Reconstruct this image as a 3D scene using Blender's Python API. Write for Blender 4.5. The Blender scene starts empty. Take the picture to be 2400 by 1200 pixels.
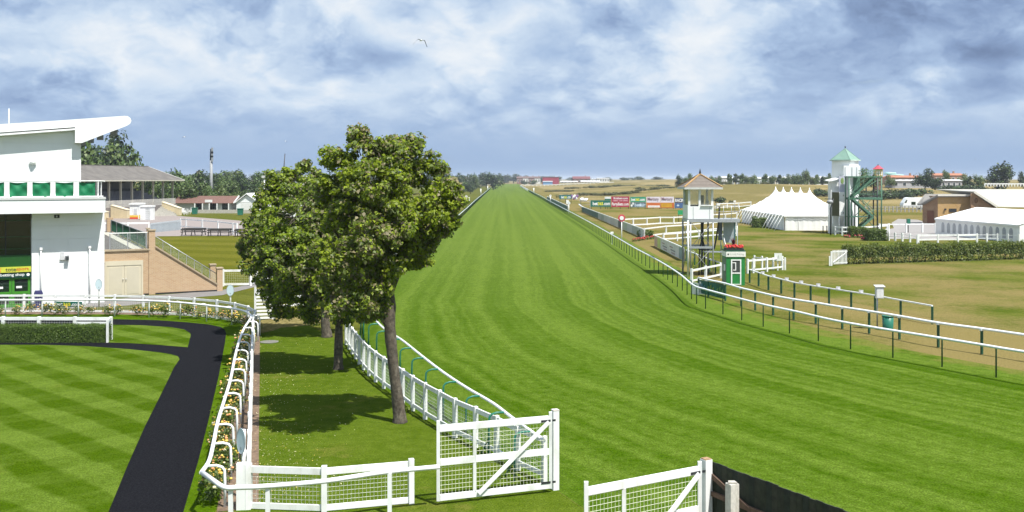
import bpy, bmesh, math, random
import numpy as np
from mathutils import Vector
R = math.radians
random.seed(7)
sc = bpy.context.scene
COL = sc.collection

# ------------------------------------------------------------------ camera, sky, sun, exposure
H, F, HY = 7.5, 2333.0, 418.0          # eye height (m), focal length in photo pixels, horizon row
cam = bpy.data.cameras.new('camera')
cam.sensor_width = 36.0
cam.lens = 36.0 * F / 2400.0
cam.shift_y = -(600.0 - HY) / 2400.0
cam.clip_start, cam.clip_end = 0.1, 20000.0
camo = bpy.data.objects.new('camera', cam)
COL.objects.link(camo)
camo.location = (0, 0, H)
camo.rotation_euler = (R(90), 0, 0)
sc.camera = camo
sc.view_settings.view_transform = 'Standard'
sc.view_settings.look = 'None'
sc.view_settings.gamma = 1.0
sc.view_settings.use_curve_mapping = False
sc.view_settings.exposure = 1.0
SUN = Vector((0.36, -0.37, 1.0)).normalized()      # towards the sun
SUN_EL = math.asin(SUN.z)
sl = bpy.data.lights.new('sun', 'SUN')
sl.energy, sl.angle, sl.color = 4.0, R(0.5), (1.0, 0.965, 0.90)
so = bpy.data.objects.new('sun', sl)
COL.objects.link(so)
so.rotation_euler = SUN.to_track_quat('Z', 'Y').to_euler()
so.location = (30, -40, 100)


class NT:
    """small helper to write node trees"""
    def __init__(self, tree):
        self.t = tree
        tree.nodes.clear()

    def n(self, typ, props=None, **ins):
        nd = self.t.nodes.new('ShaderNode' + typ)
        for k, v in (props or {}).items():
            setattr(nd, k, v)
        for k, v in ins.items():
            key = int(k[1:]) if k[0] == 'i' and k[1:].isdigit() else k.replace('_', ' ')
            sock = nd.inputs[key]
            if isinstance(v, bpy.types.NodeSocket):
                self.t.links.new(v, sock)
            elif isinstance(v, (tuple, list)) and len(v) == 3 and sock.type == 'RGBA':
                sock.default_value = (*v, 1)
            else:
                sock.default_value = v
        return nd

    def math(self, op, a, b=0.0, c=0.0, clamp=False):
        return self.n('Math', dict(operation=op, use_clamp=clamp), i0=a, i1=b, i2=c).outputs[0]

    def vmul(self, v, s):
        return self.n('VectorMath', dict(operation='MULTIPLY'), i0=v, i1=s).outputs[0]

    def vadd(self, v, s):
        return self.n('VectorMath', dict(operation='ADD'), i0=v, i1=s).outputs[0]

    def dot(self, v, s):
        return self.n('VectorMath', dict(operation='DOT_PRODUCT'), i0=v, i1=s).outputs['Value']

    def noise(self, v, scale, detail=4, rough=0.55, dist=0.0):
        return self.n('TexNoise', None, Vector=v, Scale=scale, Detail=detail, Roughness=rough, Distortion=dist).outputs['Fac']

    def ss(self, x, a, b, lo=0.0, hi=1.0):
        nd = self.n('MapRange', dict(interpolation_type='SMOOTHSTEP'), i0=x, i1=a, i2=b, i3=lo, i4=hi)
        return nd.outputs[0]

    def mix(self, f, a, b, blend='MIX'):
        nd = self.t.nodes.new('ShaderNodeMix')
        nd.data_type = 'RGBA'
        nd.blend_type = blend
        nd.clamp_factor = True
        for i, v in ((0, f), (6, a), (7, b)):
            if isinstance(v, bpy.types.NodeSocket):
                self.t.links.new(v, nd.inputs[i])
            elif isinstance(v, (tuple, list)):
                nd.inputs[i].default_value = (*v[:3], 1)
            else:
                nd.inputs[i].default_value = v
        return nd.outputs[2]

    def link(self, a, b):
        self.t.links.new(a, b)


world = bpy.data.worlds.new('World')
sc.world = world
world.use_nodes = True
world.cycles.sampling_method = 'MANUAL'
world.cycles.sample_map_resolution = 512
W = NT(world.node_tree)
dirv = W.n('TexCoord').outputs['Generated']
sky = W.n('TexSky', dict(sky_type='NISHITA', sun_disc=False, sun_elevation=SUN_EL,
                         sun_rotation=math.atan2(SUN.x, SUN.y), air_density=1.0, dust_density=1.6, ozone_density=1.2))
bg_sky = W.n('Background', None, Color=sky.outputs[0], Strength=0.085)
sep = W.n('SeparateXYZ', None, Vector=dirv)
zc = sep.outputs['Z']
SKO = (3.1, 0.4, 7.3)
# flatten the cloud forms towards the horizon, as a deck seen from below is
zw = W.math('MULTIPLY', W.math('POWER', W.math('MAXIMUM', W.math('ADD', zc, 0.015), 0.001), 0.55), 1.30)
p0 = W.n('CombineXYZ', None, X=sep.outputs['X'], Y=sep.outputs['Y'], Z=zw).outputs[0]
p = W.vadd(p0, SKO)
wob = W.n('TexNoise', None, Vector=p, Scale=9.0, Detail=5.0).outputs['Color']
pw = W.vadd(p, W.vmul(W.vadd(wob, (-0.5, -0.5, -0.5)), (0.07, 0.07, 0.07)))


def cloud_density(v):
    big_ = W.noise(v, 5.5, 6, 0.5)
    v1 = W.math('ABSOLUTE', W.math('SUBTRACT', W.noise(v, 9.0, 2, 0.5), 0.5))
    v2 = W.math('ABSOLUTE', W.math('SUBTRACT', W.noise(v, 22.0, 4, 0.6), 0.5))
    d_ = W.math('ADD', big_, W.math('MULTIPLY', W.math('SUBTRACT', v1, 0.09), 0.75))
    return W.math('ADD', d_, W.math('MULTIPLY', W.math('SUBTRACT', v2, 0.09), 0.40)), big_


dens, big = cloud_density(pw)
up, _b = cloud_density(W.vadd(pw, (0.006, -0.006, 0.030)))
mid = W.noise(pw, 20.0, 7, 0.6)
mass = W.noise(W.vadd(p, (9.0, 2.0, 1.0)), 3.0, 3, 0.5)
lit = W.math('SUBTRACT', dens, up)                      # thinner above = sunlit top
cover = W.ss(W.math('ADD', dens, W.math('MULTIPLY', W.math('SUBTRACT', mass, 0.5), 0.1)), 0.19, 0.28)
br = W.math('ADD', W.math('MULTIPLY', lit, 1.30), W.math('MULTIPLY', W.math('SUBTRACT', mid, 0.5), 0.30))
br = W.math('ADD', br, W.math('MULTIPLY', W.math('SUBTRACT', dens, 0.5), 0.30))
br = W.math('ADD', br, W.math('MULTIPLY', W.math('SUBTRACT', mass, 0.5), 0.5))


def lobe(px_, py_, wdt, amt):
    """a broad bank of cloud in one part of the sky, brighter or darker than the rest"""
    d_ = Vector(((px_ - 1200) / F, 1.0, (HY - py_) / F)).normalized()
    wv = W.vadd(dirv, W.vmul(W.vadd(wob, (-0.5, -0.5, -0.5)), (0.10, 0.10, 0.06)))
    dd_ = W.n('VectorMath', dict(operation='DISTANCE'), i0=wv, i1=tuple(d_)).outputs['Value']
    return W.ss(dd_, wdt, wdt * 0.15, 0.0, amt)


for a_ in ((1640, 70, 0.075, 0.42), (1090, 80, 0.075, 0.36), (2330, 20, 0.12, -0.45), (2050, 0, 0.06, -0.3), (300, 110, 0.09, 0.14), (60, 190, 0.10, -0.10), (1850, 190, 0.09, -0.12), (2200, 170, 0.05, 0.28)):
    br = W.math('ADD', br, lobe(*a_))
# towards the horizon the banks run together into an even pale blue
hz = W.ss(zc, 0.015, 0.10)
br = W.math('MULTIPLY', br, W.math('ADD', 0.25, W.math('MULTIPLY', hz, 0.75)))
band = W.math('MULTIPLY', W.ss(zc, 0.030, 0.050), W.ss(zc, 0.085, 0.055))
br = W.math('SUBTRACT', br, W.math('MULTIPLY', band, 0.05))
ramp = W.t.nodes.new('ShaderNodeValToRGB')
W.link(W.ss(W.math('ADD', br, 0.085), -0.74, 0.66), ramp.inputs[0])
cr = ramp.color_ramp
cr.elements[0].position, cr.elements[0].color = 0.0, (0.072, 0.102, 0.175, 1)
cr.elements[1].position, cr.elements[1].color = 1.0, (0.440, 0.460, 0.480, 1)
for pos, c in ((0.28, (0.135, 0.190, 0.296)), (0.50, (0.206, 0.274, 0.382)), (0.74, (0.310, 0.370, 0.446))):
    e = cr.elements.new(pos)
    e.color = (*c, 1)
bg_cl = W.n('Background', None, Color=ramp.outputs[0], Strength=1.0)
haze_col = W.n('Background', None, Color=(0.165, 0.232, 0.345), Strength=1.0)
hcov = W.ss(zc, 0.005, 0.075)
mx = W.n('MixShader', None, i0=cover, i1=bg_sky.outputs[0], i2=bg_cl.outputs[0])
mx2 = W.n('MixShader', None, i0=hcov, i1=haze_col.outputs[0], i2=mx.outputs[0])
wo = W.n('OutputWorld')
W.link(mx2.outputs[0], wo.inputs[0])


# ------------------------------------------------------------------ pixels of the photo -> points of the place
def G(x, y, z=0.0):
    """point at height z seen at photo pixel x, y"""
    Y = F * (H - z) / (y - HY)
    return Vector(((x - 1200.0) / F * Y, Y, z))


def at(x, y, Y):
    return Vector(((x - 1200.0) / F * Y, Y, H - (y - HY) / F * Y))


def zat(y, Y):
    return H - (y - HY) / F * Y


def on_plane(x, y, o, n):
    d = Vector(((x - 1200.0) / F, 1.0, (HY - y) / F))
    c = Vector((0, 0, H))
    t = (Vector(o) - c).dot(n) / d.dot(n)
    return c + d * t


# ------------------------------------------------------------------ materials
def lin(c):
    return tuple((v / 255 / 12.92) if v / 255 <= 0.04045 else ((v / 255 + 0.055) / 1.055) ** 2.4 for v in c)


MATS = {}


def pm(name, col, rough=0.6, var=0.08, scale=6.0, metal=0.0, bump=0.0, dirt=None, spec=0.4, trans=0.0, bscale=None):
    """principled material with a soft mottling, dirt and relief"""
    if name in MATS:
        return MATS[name]
    m = bpy.data.materials.new(name)
    m.use_nodes = True
    t = NT(m.node_tree)
    pos = t.n('NewGeometry').outputs['Position']
    nz = t.noise(pos, scale, 5, 0.6)
    c = t.mix(t.ss(nz, 0.3, 0.7), tuple(v * (1 - var) for v in col), tuple(min(1, v * (1 + var)) for v in col))
    if dirt:
        dcol, amt = dirt
        nd = t.noise(t.vmul(pos, (1, 1, 0.35)), scale * 0.8, 6, 0.65)
        c = t.mix(t.math('MULTIPLY', t.ss(nd, 0.48, 0.75), amt), c, dcol)
    b = t.n('BsdfPrincipled', None, Base_Color=c, Roughness=rough, Metallic=metal)
    b.inputs['Specular IOR Level'].default_value = spec
    if trans:
        b.inputs['Transmission Weight'].default_value = trans
    if bump:
        bn = t.n('Bump', None, Strength=bump, Distance=0.02, Height=t.noise(pos, bscale or scale * 5, 4, 0.6))
        t.link(bn.outputs[0], b.inputs['Normal'])
    o = t.n('OutputMaterial')
    t.link(b.outputs[0], o.inputs[0])
    MATS[name] = m
    return m


def leaf_mat(name, col, trans=0.3, var=0.25):
    if name in MATS:
        return MATS[name]
    m = bpy.data.materials.new(name)
    m.use_nodes = True
    t = NT(m.node_tree)
    g = t.n('NewGeometry')
    rnd = g.outputs['Random Per Island']
    c = t.mix(rnd, tuple(v * (1 - var) for v in col), tuple(min(1, v * (1 + var)) for v in col))
    oi = t.n('ObjectInfo').outputs['Random']
    c = t.mix(t.math('MULTIPLY', oi, 0.25), c, tuple(v * f for v, f in zip(col, (1.25, 0.95, 0.8))))
    d = t.n('BsdfPrincipled', None, Base_Color=c, Roughness=0.5)
    d.inputs['Specular IOR Level'].default_value = 0.35
    tr = t.n('BsdfTranslucent', None, Color=t.mix(0.5, c, (col[0] * 1.3, col[1] * 1.4, col[2] * 0.6)))
    mxs = t.n('MixShader', None, i0=trans, i1=d.outputs[0], i2=tr.outputs[0])
    o = t.n('OutputMaterial')
    t.link(mxs.outputs[0], o.inputs[0])
    MATS[name] = m
    return m


def grass_mat(name, dark, light, dry=None, dry_lo=0.5, dry_hi=0.7, dry_scale=0.12, stripes=(), fine=22.0, bump=0.5, mott=1.0,
              xbias=None, uv=None, patch=0.5, dots=None):
    """turf: blades, tufts, patches, dry areas and mowing bands (angle deg, period m, strength)"""
    m = bpy.data.materials.new(name)
    m.use_nodes = True
    t = NT(m.node_tree)
    pos = t.n('NewGeometry').outputs['Position']
    n_f = t.noise(pos, fine, 4, 0.7)
    n_m = t.noise(t.vmul(pos, (1, 1, 1)), 2.6, 6, 0.65)
    n_b = t.noise(pos, patch, 5, 0.6)
    n_c = t.noise(pos, 0.95, 3, 0.6)
    f = t.math('ADD', t.math('MULTIPLY', t.math('SUBTRACT', n_m, 0.5), 2.0 * mott), 0.5)
    f = t.math('ADD', f, t.math('MULTIPLY', t.math('SUBTRACT', n_c, 0.5), 0.6 * mott))
    f = t.math('ADD', f, t.math('MULTIPLY', t.math('SUBTRACT', n_b, 0.5), 0.7))
    for ang, per, st in stripes:
        dv = (math.cos(R(ang)), math.sin(R(ang)), 0)
        ph = t.math('ADD', t.math('MULTIPLY', t.dot(pos, dv), 2 * math.pi / per),
                    t.math('MULTIPLY', t.noise(pos, 0.35, 3), 2.2))
        s = t.ss(t.math('SINE', ph), -0.35, 0.35, -st, st)
        f = t.math('ADD', f, s)
    c = None
    if uv:
        u = t.n('UVMap').outputs[0]
        sx = t.n('SeparateXYZ', None, Vector=u)
        U = t.math('ADD', sx.outputs['X'], t.math('MULTIPLY', t.math('SUBTRACT', t.noise(pos, 0.22, 5), 0.5), 1.4))
        band = t.noise(t.n('CombineXYZ', None, X=t.math('MULTIPLY', U, 0.75), Y=t.math('MULTIPLY', sx.outputs['Y'], 0.004), Z=0.0).outputs[0], 1.0, 3, 0.6)
        band2 = t.noise(t.n('CombineXYZ', None, X=t.math('MULTIPLY', U, 2.3), Y=t.math('MULTIPLY', sx.outputs['Y'], 0.008), Z=4.0).outputs[0], 1.0, 2, 0.6)
        f = t.math('ADD', f, t.ss(band, 0.38, 0.62, -0.32, 0.32))
        f = t.math('ADD', f, t.ss(band2, 0.36, 0.64, -0.09, 0.09))
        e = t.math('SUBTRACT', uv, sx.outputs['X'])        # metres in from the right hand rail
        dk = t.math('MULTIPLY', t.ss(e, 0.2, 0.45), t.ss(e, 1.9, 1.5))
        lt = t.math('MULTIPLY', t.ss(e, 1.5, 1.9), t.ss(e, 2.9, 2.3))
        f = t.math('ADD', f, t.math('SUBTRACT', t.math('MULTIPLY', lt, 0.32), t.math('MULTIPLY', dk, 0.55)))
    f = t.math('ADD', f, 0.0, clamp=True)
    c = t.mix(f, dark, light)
    if uv:          # far turf mixed paler: its lightening at grazing view painted into the colour
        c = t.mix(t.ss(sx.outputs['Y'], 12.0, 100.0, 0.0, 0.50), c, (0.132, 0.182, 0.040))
    if dry:
        nd = t.noise(pos, dry_scale, 6, 0.6)
        nd = t.math('ADD', nd, t.math('MULTIPLY', t.math('SUBTRACT', n_m, 0.5), 0.25))
        if stripes:
            pass
        if xbias:
            sxp = t.n('SeparateXYZ', None, Vector=pos).outputs['X']
            nd = t.math('ADD', nd, t.ss(sxp, xbias[0], xbias[1], xbias[2], xbias[3]))
        if uv:
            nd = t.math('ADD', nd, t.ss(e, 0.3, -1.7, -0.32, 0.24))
        c = t.mix(t.ss(nd, dry_lo, dry_hi), c, dry)
    # single blades: light and dark flecks
    c = t.mix(t.ss(n_f, 0.34, 0.68, 0.0, 1.0), t.vmul(c, (0.50, 0.52, 0.45)), t.vmul(c, (1.22, 1.20, 1.15)))
    b = t.n('BsdfPrincipled', None, Base_Color=c, Roughness=0.85)
    b.inputs['Specular IOR Level'].default_value = 0.0
    hgt = t.math('ADD', t.math('MULTIPLY', n_f, 0.5), t.math('MULTIPLY', n_m, 1.0))
    bn = t.n('Bump', None, Strength=bump, Distance=0.06, Height=hgt)
    t.link(bn.outputs[0], b.inputs['Normal'])
    o = t.n('OutputMaterial')
    t.link(b.outputs[0], o.inputs[0])
    return m


# ------------------------------------------------------------------ mesh building
class MB:
    def __init__(self):
        self.v, self.f, self.m, self.s = [], [], [], []

    def _add(self, vs, fs, mi=0, smooth=False):
        b = len(self.v)
        self.v += [tuple(x) for x in vs]
        self.f += [tuple(i + b for i in q) for q in fs]
        self.m += [mi] * len(fs)
        self.s += [smooth] * len(fs)
        return self

    def box(self, c, s, rz=0.0, mi=0):
        cx, cy, cz = c
        a, b, h = s[0] / 2, s[1] / 2, s[2] / 2
        co, si = math.cos(rz), math.sin(rz)
        vs = [(cx + x * co - y * si, cy + x * si + y * co, cz + z) for z in (-h, h) for x, y in ((-a, -b), (a, -b), (a, b), (-a, b))]
        return self._add(vs, [(3, 2, 1, 0), (4, 5, 6, 7), (0, 1, 5, 4), (1, 2, 6, 5), (2, 3, 7, 6), (3, 0, 4, 7)], mi)

    def ext(self, x0, x1, y0, y1, z0, z1, mi=0):
        return self.box(((x0 + x1) / 2, (y0 + y1) / 2, (z0 + z1) / 2), (x1 - x0, y1 - y0, z1 - z0), 0, mi)

    def beam(self, p, q, w, h, mi=0):
        """rectangular bar from p to q; w across (horizontal), h in the upright plane"""
        p, q = Vector(p), Vector(q)
        d = (q - p).normalized()
        side = d.cross(Vector((0, 0, 1)))
        if side.length < 1e-4:
            side = Vector((1, 0, 0))
        side.normalize()
        upv = side.cross(d)
        vs = [e + side * (sx * w / 2) + upv * (sz * h / 2) for e in (p, q) for sx, sz in ((-1, -1), (1, -1), (1, 1), (-1, 1))]
        return self._add(vs, [(3, 2, 1, 0), (4, 5, 6, 7), (0, 1, 5, 4), (1, 2, 6, 5), (2, 3, 7, 6), (3, 0, 4, 7)], mi)

    def tube(self, pts, r, n=8, mi=0, cap=True, smooth=True):
        pts = [Vector(q) for q in pts]
        rs = r if isinstance(r, (list, tuple)) else [r] * len(pts)
        vs = []
        ref = None
        for i, q in enumerate(pts):
            d = (pts[min(i + 1, len(pts) - 1)] - pts[max(i - 1, 0)]).normalized()
            if ref is None:
                ref = d.orthogonal().normalized()
            else:
                ref = (ref - d * ref.dot(d)).normalized()
            b = d.cross(ref)
            for k in range(n):
                a = 2 * math.pi * k / n
                vs.append(q + (ref * math.cos(a) + b * math.sin(a)) * rs[i])
        fs = []
        for i in range(len(pts) - 1):
            for k in range(n):
                fs.append((i * n + k, i * n + (k + 1) % n, (i + 1) * n + (k + 1) % n, (i + 1) * n + k))
        self._add(vs, fs, mi, smooth)
        if cap:
            b = len(self.v) - len(vs)
            self.f += [tuple(b + k for k in reversed(range(n))), tuple(b + (len(pts) - 1) * n + k for k in range(n))]
            self.m += [mi, mi]
            self.s += [False, False]
        return self

    def prism(self, poly, vec, mi=0):
        poly = [Vector(q) for q in poly]
        vec = Vector(vec)
        n = len(poly)
        vs = poly + [q + vec for q in poly]
        fs = [tuple(reversed(range(n))), tuple(range(n, 2 * n))]
        fs += [(i, (i + 1) % n, n + (i + 1) % n, n + i) for i in range(n)]
        return self._add(vs, fs, mi)

    def face(self, *pts, mi=0):
        return self._add(pts, [tuple(range(len(pts)))], mi)

    def cone(self, c, r0, r1, h, n=12, mi=0, smooth=True):
        return self.tube([c, (c[0], c[1], c[2] + h)], [r0, r1], n, mi, True, smooth)

    def ell(self, c, r, n=10, k=6, mi=0):
        vs, fs = [], []
        for i in range(k + 1):
            th = math.pi * i / k
            for j in range(n):
                a = 2 * math.pi * j / n
                vs.append((c[0] + r[0] * math.sin(th) * math.cos(a), c[1] + r[1] * math.sin(th) * math.sin(a), c[2] + r[2] * math.cos(th)))
        for i in range(k):
            for j in range(n):
                fs.append((i * n + j, (i + 1) * n + j, (i + 1) * n + (j + 1) % n, i * n + (j + 1) % n))
        return self._add(vs, fs, mi, True)

    def mesh(self, name, mats, off=(0, 0, 0), fix=True):
        me = bpy.data.meshes.new(name)
        ox, oy, oz = off
        me.from_pydata([(x - ox, y - oy, z - oz) for x, y, z in self.v], [], self.f)
        mats = mats if isinstance(mats, (list, tuple)) else [mats]
        for m in mats:
            me.materials.append(m)
        me.polygons.foreach_set('material_index', self.m)
        me.polygons.foreach_set('use_smooth', self.s)
        if fix and len(self.f) < 20000:
            bm = bmesh.new()
            bm.from_mesh(me)
            bmesh.ops.recalc_face_normals(bm, faces=bm.faces)
            bm.to_mesh(me)
            bm.free()
        me.update()
        return me

    def build(self, name, mats, parent=None, fix=True):
        off = root_loc(parent)
        return put(name, self.mesh(name, mats, off, fix), parent)


def root_loc(o):
    v = Vector((0, 0, 0))
    while o is not None:
        v += o.location
        o = o.parent
    return v


def put(name, me, parent=None, loc=None, rz=None):
    o = bpy.data.objects.new(name, me)
    COL.objects.link(o)
    if parent is not None:
        o.parent = parent
    if loc is not None:
        o.location = Vector(loc) - root_loc(parent)
    if rz is not None:
        o.rotation_euler = (0, 0, rz)
    return o


def tag(o, label=None, cat=None, group=None, kind=None):
    if label:
        o['label'] = label
    if cat:
        o['category'] = cat
    if group:
        o['group'] = group
    if kind:
        o['kind'] = kind
    return o


def thing(name, label, cat, loc=(0, 0, 0), group=None, rz=0.0):
    o = bpy.data.objects.new(name, None)
    o.empty_display_size = 0.3
    COL.objects.link(o)
    o.location = loc
    o.rotation_euler = (0, 0, rz)
    return tag(o, label, cat, group)


def dup(root, loc, rz=0.0, label=None, scale=None, group=None):
    r = root.copy()
    COL.objects.link(r)
    r.location = loc
    r.rotation_euler = (0, 0, rz)
    if scale is not None:
        r.scale = scale if isinstance(scale, (tuple, list)) else (scale,) * 3
    if label:
        r['label'] = label
    if group:
        r['group'] = group
    for ch in list(root.children):
        c = ch.copy()
        COL.objects.link(c)
        c.parent = r
        for g in list(ch.children):
            d = g.copy()
            COL.objects.link(d)
            d.parent = c
    return r


def catmull(pts, n=8):
    pts = [Vector(q) for q in pts]
    P = [pts[0] * 2 - pts[1]] + pts + [pts[-1] * 2 - pts[-2]]
    out = []
    for i in range(1, len(P) - 2):
        a, b, c, d = P[i - 1:i + 3]
        for k in range(n):
            t = k / n
            out.append(0.5 * ((2 * b) + (c - a) * t + (2 * a - 5 * b + 4 * c - d) * t * t + (3 * b - a - 3 * c + d) * t ** 3))
    out.append(pts[-1])
    return out


def resample(pts, step, start=0.0):
    """points every step metres along a polyline, with unit tangents"""
    out, need = [], start
    for a, b in zip(pts[:-1], pts[1:]):
        L = (b - a).length
        if L < 1e-9:
            continue
        d = (b - a) / L
        while need <= L:
            out.append((a + d * need, d))
            need += step
        need -= L
    return out


def pix_line(pts, h=0.0):
    return [G(x, y, h) for x, y in pts]


def flat(pts):
    return [Vector((q.x, q.y, 0)) for q in pts]


def sheet(name, pts, z, mat, kind='structure', label=None):
    """a flat sheet on the ground from an outline of points"""
    bm = bmesh.new()
    vs = [bm.verts.new((q[0], q[1], z)) for q in pts]
    f = bm.faces.new(vs)
    if f.normal.z < 0:
        bmesh.ops.reverse_faces(bm, faces=[f])
    bmesh.ops.triangulate(bm, faces=bm.faces[:])
    me = bpy.data.meshes.new(name)
    bm.to_mesh(me)
    bm.free()
    me.materials.append(mat)
    o = put(name, me)
    return tag(o, label, None, None, kind)


def text_mesh(txt, o, u, w, h, mat, parent, up=(0, 0, 1), name='lettering', bold=0.0, shear=0.0, label=None):
    """lettering fitted into a w x h field with lower left corner o, running along u"""
    cu = bpy.data.curves.new('txt', 'FONT')
    cu.body = txt
    cu.size = 1.0
    cu.offset = bold
    cu.shear = shear
    cu.resolution_u = 2
    tmp = bpy.data.objects.new('txt', cu)
    me = bpy.data.meshes.new_from_object(tmp)
    bpy.data.objects.remove(tmp)
    n = len(me.vertices)
    co = np.zeros(n * 3)
    me.vertices.foreach_get('co', co)
    co = co.reshape(-1, 3)
    lo, hi = co.min(0), co.max(0)
    k = np.array([w / max(1e-6, hi[0] - lo[0]), h / max(1e-6, hi[1] - lo[1])])
    q = (co[:, :2] - lo[:2]) * k
    off = root_loc(parent)
    o = Vector(o) - off
    u, up = Vector(u).normalized(), Vector(up).normalized()
    res = np.array(o)[None, :] + q[:, :1] * np.array(u)[None, :] + q[:, 1:2] * np.array(up)[None, :]
    me.vertices.foreach_set('co', res.ravel())
    me.name = name
    me.materials.clear()
    me.materials.append(mat)
    me.update()
    return tag(put(name, me, parent), label)


def quads_mesh(name, V, mats, mi=None):
    """mesh from an (n,4,3) array of quads"""
    n = len(V)
    me = bpy.data.meshes.new(name)
    me.vertices.add(n * 4)
    me.vertices.foreach_set('co', V.reshape(-1).astype(np.float32))
    me.loops.add(n * 4)
    me.loops.foreach_set('vertex_index', np.arange(n * 4, dtype=np.int32))
    me.polygons.add(n)
    me.polygons.foreach_set('loop_start', np.arange(0, n * 4, 4, dtype=np.int32))
    me.polygons.foreach_set('loop_total', np.full(n, 4, dtype=np.int32))
    for m in (mats if isinstance(mats, (list, tuple)) else [mats]):
        me.materials.append(m)
    if mi is not None:
        me.polygons.foreach_set('material_index', mi.astype(np.int32))
    me.update(calc_edges=True)
    me.validate()
    return me


def leaves(C, Nn, size, rng, aspect=0.62, fold=0.25):
    """leaf quads at centres C (n,3) facing roughly Nn"""
    n = len(C)
    nn = Nn / np.linalg.norm(Nn, axis=1, keepdims=True)
    r = rng.normal(size=(n, 3))
    a = np.cross(nn, r)
    a /= np.linalg.norm(a, axis=1, keepdims=True) + 1e-9
    b = np.cross(nn, a)
    s = (size * rng.uniform(0.6, 1.3, n))[:, None] if np.isscalar(size) else size[:, None]
    fo = nn * s * fold
    V = np.stack([C - a * s * 0.5, C - b * s * aspect * 0.5 + fo * 0.5, C + a * s * 0.5 - fo * 0.3, C + b * s * aspect * 0.5 + fo * 0.5], 1)
    return V


def crown_points(clumps, n, rng, inner=0.45):
    """points and outward directions in a set of ellipsoid clumps (x,y,z,rx,ry,rz)"""
    cl = np.array([c if len(c) == 6 else (*c[:3], c[3], c[3], c[3] * 0.85) for c in clumps], float)
    wgt = cl[:, 3] * cl[:, 5]
    wgt = wgt / wgt.sum()
    k = rng.choice(len(cl), n, p=wgt)
    d = rng.normal(size=(n, 3))
    d /= np.linalg.norm(d, axis=1, keepdims=True)
    rad = inner + (1.0 - inner) * rng.uniform(0, 1, n) ** 0.6
    rad *= 1 + 0.10 * rng.normal(size=n)
    C = cl[k, :3] + d * rad[:, None] * cl[k, 3:6]
    return C, d
# ------------------------------------------------------------------ palette
WHITE = pm('white_paint', (0.77, 0.78, 0.77), 0.5, 0.04, 3.0, dirt=((0.38, 0.38, 0.30), 0.45))
WHITE_CLEAN = pm('white_cladding', (0.80, 0.82, 0.82), 0.35, 0.02, 0.8, dirt=((0.62, 0.63, 0.60), 0.25))
WHITE_PVC = pm('white_plastic_rail', (0.80, 0.81, 0.82), 0.3, 0.02, 2.0, dirt=((0.55, 0.56, 0.50), 0.22))
CANVAS = pm('white_canvas', (0.82, 0.82, 0.80), 0.7, 0.03, 1.2, bump=0.1, dirt=((0.62, 0.62, 0.58), 0.25))
CREAM = pm('cream_render', (0.62, 0.52, 0.33), 0.8, 0.06, 1.5, bump=0.2, dirt=((0.40, 0.34, 0.22), 0.4))
BEIGE = pm('beige_steel', (0.55, 0.50, 0.38), 0.5, 0.03, 1.2, dirt=((0.40, 0.36, 0.26), 0.3))
GREEN_POST = pm('green_paint_dark', (0.015, 0.075, 0.040), 0.45, 0.15, 3.0)
GREEN_TUBE = pm('green_tube', (0.02, 0.15, 0.10), 0.4, 0.1, 4.0)
GREEN_BRIGHT = pm('green_paint_bright', (0.02, 0.20, 0.045), 0.45, 0.08, 2.0)
GREEN_BANNER = pm('green_banner_cloth', (0.004, 0.165, 0.065), 0.6, 0.15, 1.6, bump=0.3, bscale=3)
GREEN_STEEL = pm('green_scaffold_paint', (0.075, 0.17, 0.11), 0.5, 0.12, 3.0)
COPPER = pm('pale_green_roof', (0.185, 0.300, 0.245), 0.6, 0.06, 2.0, dirt=((0.14, 0.30, 0.22), 0.4))
DARK = pm('dark_metal', (0.025, 0.027, 0.03), 0.5, 0.2, 4.0)
DARK_WOOD = pm('dark_stained_wood', (0.028, 0.034, 0.020), 0.85, 0.3, 5.0, bump=0.4)
BENCH_WOOD = pm('bench_wood', (0.045, 0.042, 0.040), 0.8, 0.25, 5.0, bump=0.3)
STEEL = pm('galvanised_steel', (0.42, 0.44, 0.46), 0.45, 0.1, 6.0, metal=0.5)
STEEL_DULL = pm('weathered_steel', (0.27, 0.28, 0.29), 0.6, 0.15, 4.0)
CONCRETE = pm('concrete', (0.42, 0.40, 0.35), 0.9, 0.15, 6.0, bump=0.4, dirt=((0.22, 0.20, 0.15), 0.5))
GLASS_DARK = pm('dark_glass', (0.008, 0.020, 0.013), 0.06, 0.2, 1.0, spec=0.6)
PANE = pm('window_glass', (0.05, 0.06, 0.065), 0.05, 0.1, 1.0, spec=0.6)
ASBESTOS = pm('grey_sheet_roof', (0.120, 0.110, 0.100), 0.9, 0.18, 0.7, bump=0.2, dirt=((0.19, 0.175, 0.15), 0.5))
TIMBER_ROOF = pm('shingle_roof', (0.175, 0.150, 0.130), 0.9, 0.12, 5.0, bump=0.3)
RIDGE = pm('ridge_tile', (0.40, 0.25, 0.11), 0.8, 0.15, 6.0)
TILE_RED = pm('brown_red_tiles', (0.14, 0.075, 0.058), 0.85, 0.18, 3.0, bump=0.3)
TILE_ORANGE = pm('orange_tiles', (0.36, 0.15, 0.085), 0.85, 0.18, 0.5)
RED_SHEET = pm('red_cladding', (0.30, 0.028, 0.055), 0.6, 0.08, 0.2)
SOIL = pm('bed_soil', (0.155, 0.105, 0.070), 0.95, 0.3, 5.0, bump=0.8, dirt=((0.07, 0.05, 0.03), 0.6))
BARK = pm('bark', (0.085, 0.070, 0.052), 0.95, 0.45, 9.0, bump=1.6, bscale=22, dirt=((0.24, 0.22, 0.17), 0.6))
PAVING = pm('terrace_paving', (0.235, 0.20, 0.185), 0.9, 0.08, 1.2, bump=0.2)
ROAD = pm('grey_tarmac', (0.17, 0.16, 0.155), 0.9, 0.10, 1.6, bump=0.3)
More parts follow.
